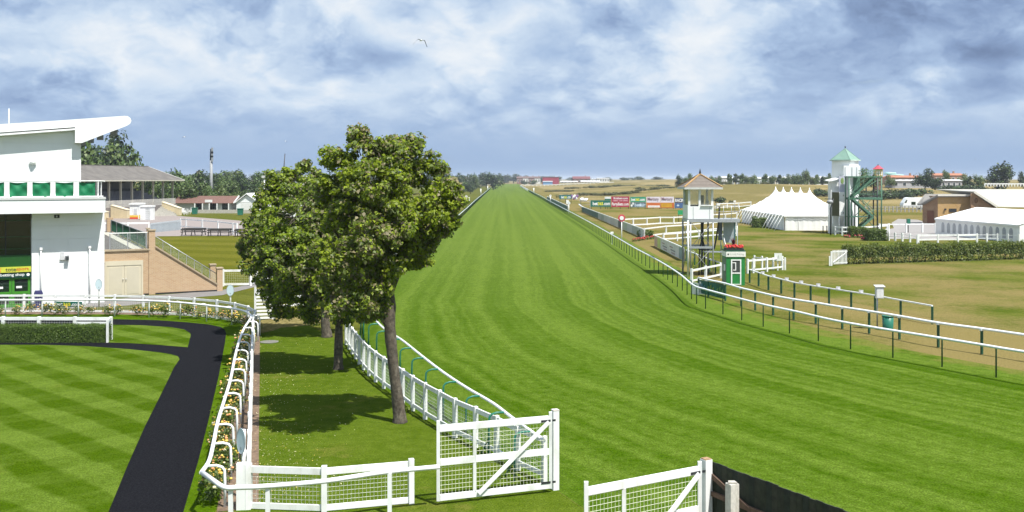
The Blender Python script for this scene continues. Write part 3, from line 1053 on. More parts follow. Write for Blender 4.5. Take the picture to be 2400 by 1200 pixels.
# plinth: dark strip painted for the shadowed gap at the wall foot
MB().prism([BP(bpix(337, 688)[0], 0.0, 0.02), BP(s_end, 0.0, 0.02), BP(s_end, 0.10, 0.02), BP(bpix(337, 688)[0], 0.10, 0.02)], NN * 0.03).build('foot_gap_shade', DARK, wallroot)
COPE = pm('stone_coping', (0.36, 0.29, 0.20), 0.9, 0.1, 5.0)
mb = MB()
mb.beam(BP(-2.5, ZT + 0.05, -0.12), BP(outl[0][0], ZT + 0.05, -0.12), 0.40, 0.10)
mb.beam(BP(outl[2][0], outl[2][1] + 0.05, -0.12), BP(outl[3][0], outl[3][1] + 0.05, -0.12), 0.40, 0.10)
mb.build('coping', COPE, wallroot)
for x0, x1, yt, d in ((349, 364, 541, 0.06), (344, 351, 537, -0.9), (509, 522, 630, 0.06), (493, 506, 622, -1.6)):
    a_, b_ = bpix(x0, 640, d)[0], bpix(x1, 640, d)[0]
    zt_ = bpix(x0, yt, d)[1]
    mb = MB()
    c_ = BP((a_ + b_) / 2, zt_ / 2, d - (b_ - a_) / 2)
    mb.box(c_, (b_ - a_, b_ - a_, zt_), UA)
    pr = mb.build('pier', BRICK, wallroot)
    MB().box(BP((a_ + b_) / 2, zt_ + 0.04, d - (b_ - a_) / 2), (b_ - a_ + 0.08, b_ - a_ + 0.08, 0.08), UA).build('cap', COPE, pr)
# steel double doors
sa, sb = bpix(248, 650)[0] - 0.05, bpix(335, 650)[0]
zd = bpix(290, 622)[1]
zf = bpix(290, 611)[1]
mb = MB()
for (a_, b_, c_, d_) in ((sa, sa + 0.1, 0, zf), (sb - 0.1, sb, 0, zf), (sa + 0.1, sb - 0.1, zd, zf)):
    mb.prism([BP(a_, c_, 0.003), BP(b_, c_, 0.003), BP(b_, d_, 0.003), BP(a_, d_, 0.003)], NN * 0.06)
mb.build('door_frame', BEIGE, wallroot)
mid = (sa + sb) / 2 + 0.02
for a_, b_ in ((sa + 0.11, mid - 0.006), (mid + 0.006, sb - 0.11)):
    d_ = MB().prism([BP(a_, 0.03, 0.004), BP(b_, 0.03, 0.004), BP(b_, zd - 0.01, 0.004), BP(a_, zd - 0.01, 0.004)], NN * 0.035).build('door', BEIGE, wallroot)
    mb = MB()
    for z0_, z1_ in ((0.12, zd - 0.12),):
        mb.prism([BP(a_ + 0.14, z0_, 0.0395), BP(b_ - 0.14, z0_, 0.0395), BP(b_ - 0.14, z1_, 0.0395), BP(a_ + 0.14, z1_, 0.0395)], NN * 0.012)
    mb.build('door_panel', pm('beige_steel_panel', (0.50, 0.46, 0.36), 0.5, 0.03, 1.2), d_)
    hs = mid + (0.09 if a_ > mid else -0.09)
    MB().tube([BP(hs, 1.0, 0.03), BP(hs, 1.0, 0.09), BP(hs, 1.14, 0.09)], 0.018, 6).build('handle', STEEL, d_)
# deck of the terrace
dk = bpix(352, 586)[0]
deck = MB()
deck.prism([BP(-4, ZT - 0.2, -0.31), BP(dk, ZT - 0.2, -0.31), BP(dk + 0.3, ZT - 0.2, -26), BP(-4, ZT - 0.2, -26)], (0, 0, 0.18))
deck.build('terrace_deck', pm('deck_grey', (0.105, 0.10, 0.095), 0.9, 0.12, 1.0), wallroot)
MB().prism([BP(dk - 0.9, ZT - 0.019, -0.4), BP(dk - 0.1, ZT - 0.019, -0.4), BP(dk + 0.2, ZT - 0.019, -24), BP(dk - 0.6, ZT - 0.019, -24)], (0, 0, 0.03)).build('deck_edge', CONCRETE, wallroot)
mb = MB()
mb.prism([BP(-4, 0, -25.6), BP(-4, 0, -26), BP(dk + .3, 0, -26), BP(dk + .3, 0, -25.6)], (0, 0, ZT - 0.2))
mb.build('rear_retaining_wall', CONCRETE, wallroot)
# white front railing with glass, green side railing, sloping balustrade
fr = thing('terrace_railing', 'white topped glass railing along the front of the brick terrace', 'railing', BP(0, ZT, -0.1))
z1 = bpix(300, 546)[1]
MB().beam(BP(bpix(256, 547)[0], z1, -0.12), BP(bpix(349, 545)[0], z1, -0.12), 0.06, 0.06).build('handrail', WHITE, fr)
for x in (258, 300, 345):
    s = bpix(x, 560)[0]
    MB().beam(BP(s, ZT + 0.1, -0.12), BP(s, z1, -0.12), 0.05, 0.05).build('post', STEEL, fr)
GL = pm('clear_glass', (0.9, 0.95, 0.93), 0.02, 0.01, 1.0, trans=0.95)
for a_, b_ in ((260, 298), (302, 343)):
    MB().prism([BP(bpix(a_, 560)[0], ZT + 0.14, -0.12), BP(bpix(b_, 560)[0], ZT + 0.14, -0.12), BP(bpix(b_, 560)[0], z1 - 0.08, -0.12), BP(bpix(a_, 560)[0], z1 - 0.08, -0.12)],
               NN * -0.012).build('glass_panel', GL, fr)
sr = thing('stair_railing', 'dark green barred railing running back along the terrace edge', 'railing', BP(dk, ZT, -1))
MB().beam(BP(dk - 0.1, ZT + 1.05, -1.0), BP(dk + 0.2, ZT + 1.05, -24), 0.07, 0.06).build('handrail', STEEL_DULL, sr)
MB().beam(BP(dk - 0.1, ZT + 0.14, -1.0), BP(dk + 0.2, ZT + 0.14, -24), 0.05, 0.05).build('bottom_rail', STEEL_DULL, sr)
bmesh_bar = MB().box((0, 0, 0.47), (0.035, 0.035, 0.94)).mesh('bar', GREEN_POST)
for k in range(100):
    d_ = -1.0 - k * 0.23
    put('bar', bmesh_bar, sr, BP(dk - 0.1 + 0.3 * k / 100, ZT + 0.14, d_))
for k in range(6):
    MB().beam(BP(dk - 0.1 + 0.05 * k, ZT - 0.05, -1 - k * 4.5), BP(dk - 0.1 + 0.05 * k, ZT + 1.07, -1 - k * 4.5), 0.08, 0.08).build('post', STEEL_DULL, sr)
q = BP(dk + 0.25, 0, -25.5)
pr = MB().box(q + Vector((0, 0, (ZT + 1.2) / 2)), (0.5, 0.5, ZT + 1.2), UA).build('end_pier', BRICK, wallroot)
bl = thing('sloping_balustrade', 'steel and glass balustrade sloping down the brick stair wall', 'railing', BP(outl[2][0], outl[2][1], -0.1))
pa, pb = bpix(364.5, 554), bpix(509, 642)
ca, cb = (outl[2][0], outl[2][1] + 0.12), (outl[3][0], outl[3][1] + 0.12)
MB().tube([BP(pa[0], pa[1], -0.12), BP(pb[0], pb[1], -0.12)], 0.028, 8).build('handrail', STEEL, bl)
for k in range(9):
    f_ = k / 8
    a_ = BP(ca[0] + (cb[0] - ca[0]) * f_, ca[1] + (cb[1] - ca[1]) * f_, -0.12)
    b_ = BP(a_.dot(UU) - B0.dot(UU), pa[1] + (pb[1] - pa[1]) * f_, -0.12)
    MB().beam(a_, b_, 0.035, 0.035).build('baluster', STEEL, bl)
    if k < 8:
        g_ = (k + 1) / 8
        lo0, lo1 = (ca[0] + (cb[0] - ca[0]) * (f_ + .012), ca[1] + (cb[1] - ca[1]) * f_ + .05), (ca[0] + (cb[0] - ca[0]) * (g_ - .012), ca[1] + (cb[1] - ca[1]) * g_ + .05)
        hi0, hi1 = (lo0[0], pa[1] + (pb[1] - pa[1]) * f_ - .07), (lo1[0], pa[1] + (pb[1] - pa[1]) * g_ - .07)
        MB().prism([BP(*lo0, -0.12), BP(*lo1, -0.12), BP(*hi1, -0.12), BP(*hi0, -0.12)], NN * -0.01).build('glass_panel', GL, bl)
# grass bank behind the sloping wall
mb = MB()
ztop = outl[2][1] - 0.1
a0, a1 = BP(outl[2][0], ztop, -0.31), BP(s_end - 0.1, 0.25, -0.31)
b0, b1 = BP(outl[2][0] + 0.3, ZT - 0.3, -25), BP(s_end + 3, 0.0, -25)
rows_ = 14
for j in range(rows_ + 1):
    f_ = j / rows_
    for k in range(9):
        g_ = k / 8
        p0, p1 = a0.lerp(b0, f_), a1.lerp(b1, f_)
        q = p0.lerp(p1, g_)
        e_ = g_ * g_ * (3 - 2 * g_) if f_ > 0.02 else g_
        e_ = e_ * f_ + g_ * (1 - f_)
        q.z = p0.z + (p1.z - p0.z) * e_
        if k == 8:
            q.z = min(q.z, 0.25 * (1 - f_ * 3)) if f_ < 0.4 else -0.03
        mb.v.append(tuple(q))
for j in range(rows_):
    for k in range(8):
        mb.f.append((j * 9 + k, j * 9 + k + 1, (j + 1) * 9 + k + 1, (j + 1) * 9 + k))
        mb.m.append(0)
        mb.s.append(True)
tag(mb.build('grass_bank', G_BANK, None), kind='structure')

# ------------------------------------------------------------------ old grandstand
OD = Vector((0.15, 0.989, 0))          # along its front, away from us
OS = Vector((0.989, -0.15, 0))         # out of the front, towards the course
O0 = Vector((-72.1, 212.0, 0))         # far front corner


def OP(a, o, z):                       # a metres back along the front towards us, o out of the front
    return O0 - OD * a + OS * o + Vector((0, 0, z))


OA = math.atan2(OD.y, OD.x)
old = thing('old_grandstand', 'old open fronted stand with grey sheet roof and pale posts', 'grandstand', O0)
LEN = 62
ze, zr = zat(423, 211), 9.9
for (a_, b_) in ((-1.8, 9.5), (9.56, LEN)):
    mb = MB()
    mb.prism([OP(a_, 1.6, ze), OP(b_, 1.6, ze), OP(b_, -5.0, zr), OP(a_ + (3.2 if a_ < 0 else 0), -5.0, zr)], (0, 0, 0.12))
    mb.prism([OP(a_ + (3.2 if a_ < 0 else 0), -5.0, zr), OP(b_, -5.0, zr), OP(b_, -11, ze + 0.4), OP(a_, -11, ze + 0.4)], (0, 0, 0.12))
    if a_ < 0:
        mb.face(OP(a_, 1.6, ze), OP(a_ + 3.2, -5, zr), OP(a_, -11, ze + .4))
    mb.build('roof', ASBESTOS, old)
MB().beam(OP(-1.8, 1.62, ze), OP(LEN, 1.62, ze), 0.10, 0.22).build('eaves_board', pm('pale_board', (0.45, 0.43, 0.36), 0.8), old)
MB().beam(OP(1.4, -5, zr + 0.15), OP(LEN, -5, zr + 0.15), 0.3, 0.1).build('ridge_cap', ASBESTOS, old)
MB().beam(OP(-1.85, 1.6, ze + .05), OP(1.35, -5, zr + .05), 0.10, 0.22).build('barge_board', WHITE, old)
MB().prism([OP(0.5, -9.5, 0), OP(LEN, -9.5, 0), OP(LEN, -9.9, 0), OP(0.5, -9.9, 0)], (0, 0, ze)).build('rear_wall', pm('old_stand_grey', (0.24, 0.23, 0.225), 0.9, 0.1, 1.0), old)
post = MB().box((0, 0, (ze) / 2), (0.34, 0.34, ze)).mesh('post', pm('pale_post', (0.50, 0.47, 0.38), 0.8))
pk = MB().beam((0, 0, ze - 1.2), (0.9, 0, ze - 0.1), 0.12, 0.12).mesh('bracket', DARK)
for k in range(15):
    o = put('post', post, old, OP(0.4 + k * 4.1, 0, 0), OA)
    put('bracket', pk, o, OP(0.4 + k * 4.1, 0, 0))
# stepped terracing and rows of seats
mb = MB()
for k in range(8):
    mb.prism([OP(0.5, -1.2 - k, 0), OP(LEN, -1.2 - k, 0), OP(LEN, -9.4, 0), OP(0.5, -9.4, 0)], (0, 0, 2.0 + 0.42 * (k + 1)))
mb.build('terracing', pm('terracing_grey', (0.13, 0.125, 0.13), 0.9), old)
MB().prism([OP(-0.4, 0.6, 0), OP(LEN, 0.6, 0), OP(LEN, -9.4, 0), OP(-0.4, -9.4, 0)], (0, 0, 2.0)).build('base', pm('stand_base', (0.20, 0.18, 0.17), 0.9), old)
sc_ = pm('seat_grey', (0.26, 0.25, 0.28), 0.6)
seatm = MB()
for k in range(110):
    for r_ in range(5):
        seatm.box(OP(2 + k * 0.54, -1.9 - r_, 2.42 + 0.42 * r_ + 0.42), (0.42, 0.10, 0.75), OA)
tag(seatm.build('seat_rows', sc_, old), kind='stuff')
slat = MB().box((0, 0, 0.65), (0.22, 0.06, 1.3)).mesh('fence_slat', pm('pale_slat', (0.52, 0.50, 0.46), 0.8))
for k in range(125):
    put('fence_slat', slat, old, OP(0.2 + k * 0.42, 0.45, 2.0), OA)
MB().beam(OP(0, 0.40, 2.5), OP(54, 0.40, 2.5), 0.06, 0.12).build('slat_rail', DARK, old)
# concrete stair flanks
for i, (pa_, pb_, pc_) in enumerate((((258, 482), (297, 493), 512), ((378, 474.5), (420, 489), 505), ((180, 485), (247, 498), 515))):
    e_ = G(pb_[0], pc_)
    z1_ = zat(pb_[1], e_.y)
    d_ = Vector((-1, 0.12, 0))
    L_ = abs(pb_[0] - pa_[0]) / F * e_.y * 1.02
    f_ = e_ + d_ * L_
    z0_ = zat(pa_[1], f_.y)
    mb = MB()
    mb.prism([e_, f_, f_ + Vector((0, 0, z0_)), e_ + Vector((0, 0, z1_))], (0.1, 1.3, 0))
    t = thing('stair_flank_wall', ('cream flank wall of the old stand steps, left of the totalisator booth', 'cream flank wall of the old stand steps, right of the grey steps',
                                   'cream flank wall half hidden behind the modern stand balcony')[i], 'wall', e_)
    mb.build('flank', CREAM, t)
    mb = MB()
    mb.prism([e_ + Vector((0.05, -.05, z1_)), f_ + Vector((0, -.05, z0_)), f_ + Vector((0, -.05, z0_ + .14)), e_ + Vector((.05, -.05, z1_ + .14))], (0.11, 1.4, 0))
    mb.build('coping', pm('cream_coping', (0.66, 0.58, 0.42), 0.8), t)
stp = thing('stand_steps', 'grey concrete steps up to the old stand between cream flank walls', 'steps', G(385, 508))
for k in range(7):
    a_ = G(352, 508) + Vector((0, k * 0.9, 0))
    b_ = G(412, 506) + Vector((-k * 0.55, k * 0.9, 0))
    MB().prism([a_, b_, b_ + Vector((0, 0.9, 0)), a_ + Vector((0, 0.9, 0))], (0, 0, 0.26 * (k + 1))).build('step', CONCRETE, stp)

# tote booth and white cabinet
q = G(314, 514)
t = thing('tote_booth', 'white booth with red and yellow lower band before the old stand', 'booth', q)
wB, hB = 20 / F * q.y, 34 / F * q.y
MB().ext(q.x - wB / 2, q.x + wB / 2, q.y, q.y + 3.0, 0, hB).build('body', WHITE, t)
MB().ext(q.x - wB / 2 - 0.15, q.x + wB / 2 + 0.15, q.y - .15, q.y + 3.2, hB, hB + 0.28).build('roof', WHITE, t)
MB().ext(q.x - wB / 2 + .02, q.x + wB / 2 - .02, q.y - 0.03, q.y, 0.05, hB * 0.14).build('red_band', pm('tote_red', (0.6, 0.06, 0.03), 0.5), t)
MB().ext(q.x - wB / 2 + .02, q.x + wB / 2 - .02, q.y - 0.03, q.y, hB * 0.14, hB * 0.28).build('yellow_band', pm('tote_yellow', (0.66, 0.45, 0.05), 0.5), t)
MB().ext(q.x, q.x + wB / 2 - .2, q.y - 0.05, q.y, hB * 0.36, hB * 0.75).build('hatch', pm('pale_grey_case', (0.55, 0.56, 0.57), 0.5), t)
MB().ext(q.x + wB / 2, q.x + wB / 2 + .05, q.y + .3, q.y + 2.8, .1, hB * 0.3).build('side_band', pm('tote_yellow', (0.66, 0.45, 0.05)), t)
q = G(341, 516)
t = thing('white_cabinet', 'white cabinet with grey barred door beside the totalisator booth', 'cabinet', q)
MB().ext(q.x - 0.95, q.x + 0.95, q.y, q.y + 2, 0, 2.35).build('body', WHITE, t)
MB().ext(q.x - 1.05, q.x + 1.05, q.y - .1, q.y + 2.1, 2.35, 2.6).build('lid', WHITE, t)
mb = MB()
for k in range(6):
    mb.ext(q.x + 0.0, q.x + 0.85, q.y - .04, q.y, 0.2 + k * 0.36, 0.26 + k * 0.36)
mb.build('bars', STEEL, t)

# crowd barriers and white post and rail round the paving
def post_fence(name, label, cat, pts, h, post_at=None, step=2.4, rails=((0.0, 0.10),), pw=0.10, mat=None, rail_d=0.05, group=None, wires=None, wire_mat=None, cap=0.03,
               post_mesh=None, wire_r=0.004, wire_dx=0.1, wire_dz=0.1, post_mat=None, gap=0.15, smooth=False):
    """posts standing at points along a line, boards between them, optional wire mesh"""
    mat = mat or WHITE
    pts = [Vector(q) for q in (pts or post_at)]
    root = thing(name, label, cat, pts[0], group)
    pl = pts if post_at is not None else None
    ps = [Vector(q) for q in post_at] if post_at is not None else [q for q, d in resample(pts, step)]
    if post_at is None and (ps[-1] - pts[-1]).length > 0.4:
        ps.append(pts[-1])
    pmesh = post_mesh or MB().box((0, 0, (h + cap) / 2), (pw, pw, h + cap)).mesh('post', post_mat or mat)
    for i, q in enumerate(ps):
        dd = (ps[min(i + 1, len(ps) - 1)] - ps[max(0, i - 1)])
        put('post', pmesh, root, q, math.atan2(dd.y, dd.x))
    for zoff, bh in rails:
        for a, b in zip(ps[:-1], ps[1:]):
            up_ = Vector((0, 0, h - zoff - bh / 2))
            d = (b - a).normalized()
            MB().beam(a + up_, b + up_, rail_d, bh).build('rail', mat, root)
    if wires:
        zlo, zhi = wires
        mb = MB()
        for a, b in zip(ps[:-1], ps[1:]):
            L = (b - a).length
            nz_ = max(2, int(round((zhi - zlo) / wire_dz)))
            for k in range(nz_ + 1):
                z = zlo + (zhi - zlo) * k / nz_
                mb.tube([a + Vector((0, 0, z)), b + Vector((0, 0, z))], wire_r, 4, cap=False)
            nx_ = max(2, int(L / wire_dx))
            for k in range(1, nx_):
                c = a.lerp(b, k / nx_)
                mb.tube([c + Vector((0, 0, zlo)), c + Vector((0, 0, zhi))], wire_r, 4, cap=False)
        tag(mb.build('wire_mesh', wire_mat or WHITE, root, fix=False), kind='stuff')
    return root


post_fence('white_fence', 'white two rail fence beside the picnic benches on the terrace', 'fence', [G(423, 539), G(436, 539), G(474, 541), G(512, 545), G(547, 551), G(555, 552)], 1.55,
           [G(423, 537), G(436, 538), G(474, 541), G(511, 544.5), G(546, 550), G(555, 551)], rails=((0, 0.16), (1.05, 0.13)), pw=0.17, rail_d=0.07)
post_fence('white_fence', 'white rail beside the terrace deck in front of the cream flank walls', 'fence', [], 1.3, [G(245, 543), G(258, 543), G(300, 543), G(349, 542)], rails=((0, 0.24),), pw=0.16, rail_d=0.07)
cb_ = thing('crowd_barrier', 'row of grey metal crowd barriers between the booth and white fence', 'barrier', G(355, 545))
a_, b_ = G(353, 546), G(422, 539)
n_b = 26
bar = MB().box((0, 0, 0.6), (0.16, 0.08, 1.2)).mesh('bar', pm('pale_steel_bar', (0.50, 0.55, 0.58), 0.4, metal=0.3))
for k in range(n_b):
    put('bar', bar, cb_, a_.lerp(b_, k / (n_b - 1)), math.atan2((b_ - a_).y, (b_ - a_).x))
MB().beam(a_ + Vector((0, 0, 1.22)), b_ + Vector((0, 0, 1.35)), 0.10, 0.22).build('top_rail', pm('pale_steel_bar', (0.5, 0.55, 0.58)), cb_)
MB().beam(a_ + Vector((0, 0.05, 0.6)), b_ + Vector((0, 0.05, 0.6)), 0.04, 1.0).build('mesh_panel', pm('barrier_shade', (0.20, 0.24, 0.27), 0.6), cb_)


def picnic(label, x, y, w, first=None):
    q = G(x, y)
    if first:
        return dup(first, q, R(4), label)
    t = thing('picnic_bench', label, 'bench', q, 'dark picnic benches on the terrace')
    h = 0.95
    for k in range(5):
        MB().box(q + Vector((0, -0.36 + k * 0.18, h)), (w, 0.15, 0.06)).build('table_plank', BENCH_WOOD, t)
    for sy in (-1, 1):
        MB().box(q + Vector((0, sy * 0.85, 0.52)), (w, 0.3, 0.06)).build('seat_plank', BENCH_WOOD, t)
        MB().box(q + Vector((0, sy * 0.95, 0.80)), (w * .96, 0.05, 0.20)).build('back_plank', BENCH_WOOD, t)
        for sx in (-1, -0.05, 1):
            MB().beam(q + Vector((sx * w * 0.45, sy * 0.8, 0)), q + Vector((sx * w * 0.45, sy * 0.35, h)), 0.10, 0.08).build('leg', BENCH_WOOD, t)
    for sx in (-1, 1):
        MB().beam(q + Vector((sx * w * 0.45, -0.95, 0.48)), q + Vector((sx * w * 0.45, 0.95, 0.48)), 0.08, 0.10).build('cross_bar', BENCH_WOOD, t)
    return t


pb1 = picnic('dark picnic bench, left of the pair below the white fence', 454, 552, 2.9)
picnic('dark picnic bench, right of the pair below the white fence', 515, 553, 2.7, pb1)
picnic('dark picnic bench partly behind the left tree crown', 578, 554, 2.7, pb1)

# pavilion bungalow, shed, patio things
q = G(478, 497)
bw = thing('bungalow', 'low white refreshment bungalow with brown tiled roof', 'building', q)
xl, xr = G(412, 497).x, G(542, 497).x
zE, zR_ = zat(476, q.y), zat(459, q.y + 4)
MB().ext(xl, xr, q.y, q.y + 8, 0, zE).build('wall', pm('white_render_grey', (0.66, 0.64, 0.62), 0.8, 0.05, 1.0), bw)
MB().prism([(xl - .6, q.y - .6, zE), (xl - .6, q.y + 4, zR_), (xl - .6, q.y + 8.6, zE)], (xr - xl + 1.2, 0, 0)).build('roof', TILE_RED, bw)
MB().beam((xr + .66, q.y - .6, zE), (xr + .66, q.y + 4, zR_), 0.08, 0.3).build('barge_board', WHITE, bw)
for x, w in ((464, 1.0), (469, 1.0), (497, 1.2), (505, 1.2), (528, 1.6)):
    c = at(x, 486, q.y)
    wf = MB().ext(c.x - w / 2, c.x + w / 2, q.y - 0.06, q.y, 0.35, 2.1).build('window', WHITE, bw)
    MB().ext(c.x - w / 2 + .1, c.x + w / 2 - .1, q.y - 0.08, q.y - 0.06, 0.45, 2.0).build('pane', GLASS_DARK, wf)
sgn = MB().ext(at(482, 0, q.y).x, at(499, 0, q.y).x, q.y - 0.55, q.y - 0.45, zat(474, q.y), zat(468, q.y)).build('name_board', WHITE, bw)
for x in (460, 478, 494, 512, 539):
    c = at(x, 486, q.y)
    MB().ext(c.x - .1, c.x + .1, q.y - 1.2, q.y - 1.0, 0, zE - .05).build('veranda_post', WHITE, bw)
q = G(578, 497.5)
sh = thing('white_shed', 'small white gabled shed standing beside the bungalow', 'shed', q)
xl, xr = G(554, 497.5).x, G(603, 497.5).x
zE, zR_ = zat(474, q.y), zat(455, q.y)
xm = (xl + xr) / 2
MB().prism([(xl, q.y, 0), (xr, q.y, 0), (xr, q.y, zE), (xm, q.y, zR_ - .25), (xl, q.y, zE)], (0, 6, 0)).build('wall', WHITE_CLEAN, sh)
for sx, xe in ((-1, xl - .3), (1, xr + .3)):
    MB().prism([(xm, q.y - .35, zR_), (xe, q.y - .35, zE - .22), (xe, q.y - .35, zE - .02), (xm, q.y - .35, zR_ + .22)], (0, 6.7, 0)).build('roof_slope', WHITE, sh)
MB().ext(xm - 1.2, xm + 1.2, q.y - .05, q.y, 0.1, 2.0).build('door', pm('white_door', (0.70, 0.70, 0.68), 0.6), sh)
MB().ext(xm - 1.5, xm + 1.5, q.y - .04, q.y, 2.15, 2.3).build('lintel', pm('white_door', (0.70, 0.70, 0.68)), sh)
q = G(505, 500)
lw = thing('low_wall', 'low grey patio wall in front of the bungalow and shed', 'wall', q)
MB().ext(G(462, 500).x, G(592, 500).x, q.y, q.y + 0.4, 0, 0.75).build('wall_face', CONCRETE, lw)
# white plastic chairs and table
ch0 = None
for k, (x, y) in enumerate(((424, 500), (430, 501), (436, 500), (441, 502), (427, 503), (446, 499), (434, 504))):
    q = G(x, y)
    lb = 'white plastic chair in the cluster right of the cream flank wall'
    if ch0 is None:
        ch0 = thing('plastic_chair', lb, 'chair', q, 'white plastic chairs near the bungalow')
        MB().box(q + Vector((0, 0, 0.46)), (0.6, 0.6, 0.05)).build('seat', WHITE, ch0)
        MB().box(q + Vector((0, 0.28, 0.82)), (0.6, 0.05, 0.7)).build('backrest', WHITE, ch0)
        for sx in (-1, 1):
            for sy in (-1, 1):
                MB().box(q + Vector((sx * .27, sy * .27, .23)), (0.06, 0.06, 0.46)).build('leg', WHITE, ch0)
            MB().box(q + Vector((sx * .31, 0, .68)), (0.05, 0.5, 0.05)).build('armrest', WHITE, ch0)
    else:
        dup(ch0, q, k * 0.9)
for x, y, lb in ((455, 503, 'green bin beside the white plastic chairs'), (562, 505, 'green bin on the grass below the white shed'), (595, 503, 'dark green bin near the left tree by the shed')):
    q = G(x, y)
    t = thing('wheeled_bin', lb, 'bin', q)
    MB().prism([q + Vector((-.45, 0, .1)), q + Vector((.45, 0, .1)), q + Vector((.55, 0, 1.3)), q + Vector((-.55, 0, 1.3))], (0, .8, 0)).build('body', GREEN_TUBE, t)
    MB().box(q + Vector((0, .4, 1.36)), (1.2, .95, .12)).build('lid', GREEN_TUBE, t)

# mast and leaning pole
q = Vector(((495 - 1200) / F * 262, 262, 0))
t = thing('mast', 'tall grey lattice mast rising behind the bungalow', 'mast', q)
MB().tube([q, q + Vector((0, 0, zat(376, 262)))], [0.42, 0.36], 10).build('pole', STEEL_DULL, t)
MB().tube([q + Vector((0, 0, zat(376, 262))), q + Vector((0, 0, zat(349, 262)))], [0.36, 0.28], 10).build('upper_pole', DARK, t)
for z in (zat(372, 262), zat(362, 262), zat(353, 262)):
    MB().box(q + Vector((.35, -.3, z)), (.45, .3, 1.6)).build('antenna', STEEL, t)
q = Vector(((660 - 1200) / F * 420, 420, 0))
t = thing('leaning_pole', 'thin dark pole leaning above the flat roofed white building', 'pole', q)
MB().tube([q, Vector(((668 - 1200) / F * 420, 420, zat(360, 420)))], [0.4, 0.2], 6).build('shaft', DARK, t)

# flat roofed white box seen left of the tree
q = Vector(((645 - 1200) / F * 152, 152, 0))
t = thing('flat_roofed_building', 'white flat roofed commentary building half hidden behind the tree', 'building', q)
z1 = zat(417, 152)
MB().ext(q.x - 1.7, q.x + 5, q.y, q.y + 5, 0, z1).build('wall', WHITE, t)
MB().ext(q.x - 2.0, q.x + 5.3, q.y - .3, q.y + 5.3, z1, z1 + .35).build('flat_roof', pm('grey_capping', (0.52, 0.53, 0.52)), t)
wf = MB().ext(q.x - 1.1, q.x + 4.5, q.y - .05, q.y, z1 - 2.4, z1 - .9).build('window', WHITE, t)
MB().ext(q.x - 0.9, q.x + 4.3, q.y - .08, q.y - .05, z1 - 2.25, z1 - 1.0).build('pane', PANE, wf)
MB().tube([q + Vector((-1.65, -.1, 0)), q + Vector((-1.65, -.1, z1))], 0.07, 8).build('downpipe', WHITE, t)
# ------------------------------------------------------------------ parade ring: tubular rail, mesh fence, gates
def tube_rail(name, label, pts, h, r, step, arm, drop, post_r, rail_mat, post_mat, start=0.6, side=1, brace=False, skip=None, far=None):
    """running rail on goose-neck posts; arm = reach of the neck sideways (side of travel direction)"""
    c = catmull(pts, 5)
    root = thing(name, label, 'railing', (c[0].x, c[0].y, 0))
    MB().tube([q + Vector((0, 0, h)) for q in c], r, 8).build('rail', rail_mat, root)
    mb = MB()
    if arm:
        neck = [(0, 0, h), (0, arm * 0.55, h + 0.01), (0, arm * 0.85, h - 0.03), (0, arm * 0.97, h - 0.10), (0, arm, h - drop), (0, arm, 0)]
        mb.tube(neck, post_r, 8)
        if brace:
            mb.beam((0.0, arm, 0.55), (0.55, arm + 0.05, 0.0), post_r, post_r)
    else:
        mb.tube([(0, 0, 0), (0, 0, h)], post_r, 8)
    pmesh = mb.mesh('post', post_mat)
    for q, d in resample(c, step, start):
        if skip and skip(q):
            continue
        put('post', pmesh, root, (q.x, q.y, 0), math.atan2(d.y, d.x) + (math.pi if side < 0 else 0))
    return root


RH = 0.95
ring = [(1030, 1094), (900, 1107), (760, 1128), (620, 1140), (560, 1142.5), (530, 1143), (512, 1136)]
ring_side = [(472, 1108), (490, 1080), (500, 1040), (510, 990), (525, 940), (540, 890), (550, 840), (560, 800), (572, 770), (583, 753), (588, 741),
             (575, 730), (540, 722), (480, 715), (400, 707.5), (270, 703), (70, 703), (-100, 704), (-350, 706)]
RP = flat(pix_line(ring_side, RH))
tube_rail('parade_ring_rail', 'white tubular rail on curved posts round the black parade path', RP, RH, 0.050, 1.95, 0.42, 0.35, 0.034, WHITE_PVC, WHITE_PVC, 0.5, side=-1)
RF = flat(pix_line(ring, RH))
fr_ = thing('front_rail', 'white tubular rail crossing before the mesh fence to the tall gate', 'railing', RF[0])
cc = [q + Vector((0, 0, RH)) for q in catmull(RF, 5)]
MB().tube(cc[:-1] + [RP[0] + Vector((0.02, -0.0, RH))], 0.056, 8).build('rail', WHITE_PVC, fr_)
for x, y in ((913, 1107), (627, 1139.5), (540, 1143)):
    q = G(x, y, RH)
    MB().box((q.x, q.y + 0.02, (RH - .02) / 2), (0.09, 0.06, RH - 0.02)).build('post', WHITE, fr_)

# mesh fence along the lawn and round the back of the rose bed
MW = pm('galvanised_wire', (0.62, 0.64, 0.60), 0.4, 0.05, 5.0, metal=0.2)
FH = 1.0
backf = [(-29, 55.6), (-26, 55.7), (-21, 55.4), (-17.6, 54.2), (-15.2, 52.8), (-13.6, 51.0), (-12.6, 48.9)]
sidef = [(-12.6, 48.9), (-12.1, 46.5), (-5.98, 22.55)]
post_fence('mesh_fence', 'white post fence with wire mesh along the back of the rose bed', 'fence', [Vector((*q, 0)) for q in backf], FH, None, 1.72, rails=((0, 0.11), (0.86, 0.10)), pw=0.11,
           rail_d=0.05, wires=(0.12, 0.88), wire_mat=MW, wire_dx=0.12, wire_dz=0.10)
post_fence('mesh_fence', 'white mesh fence dividing the rose bed from the tree lawn, seen end on', 'fence', [Vector((*q, 0)) for q in sidef], FH, None, 2.0, rails=((0, 0.11), (0.86, 0.10)), pw=0.11,
           rail_d=0.05, wires=(0.12, 0.88), wire_mat=MW, wire_dx=0.15, wire_dz=0.12)
pA, pB, pC = G(577, 1193), G(760, 1199), G(964, 1180)
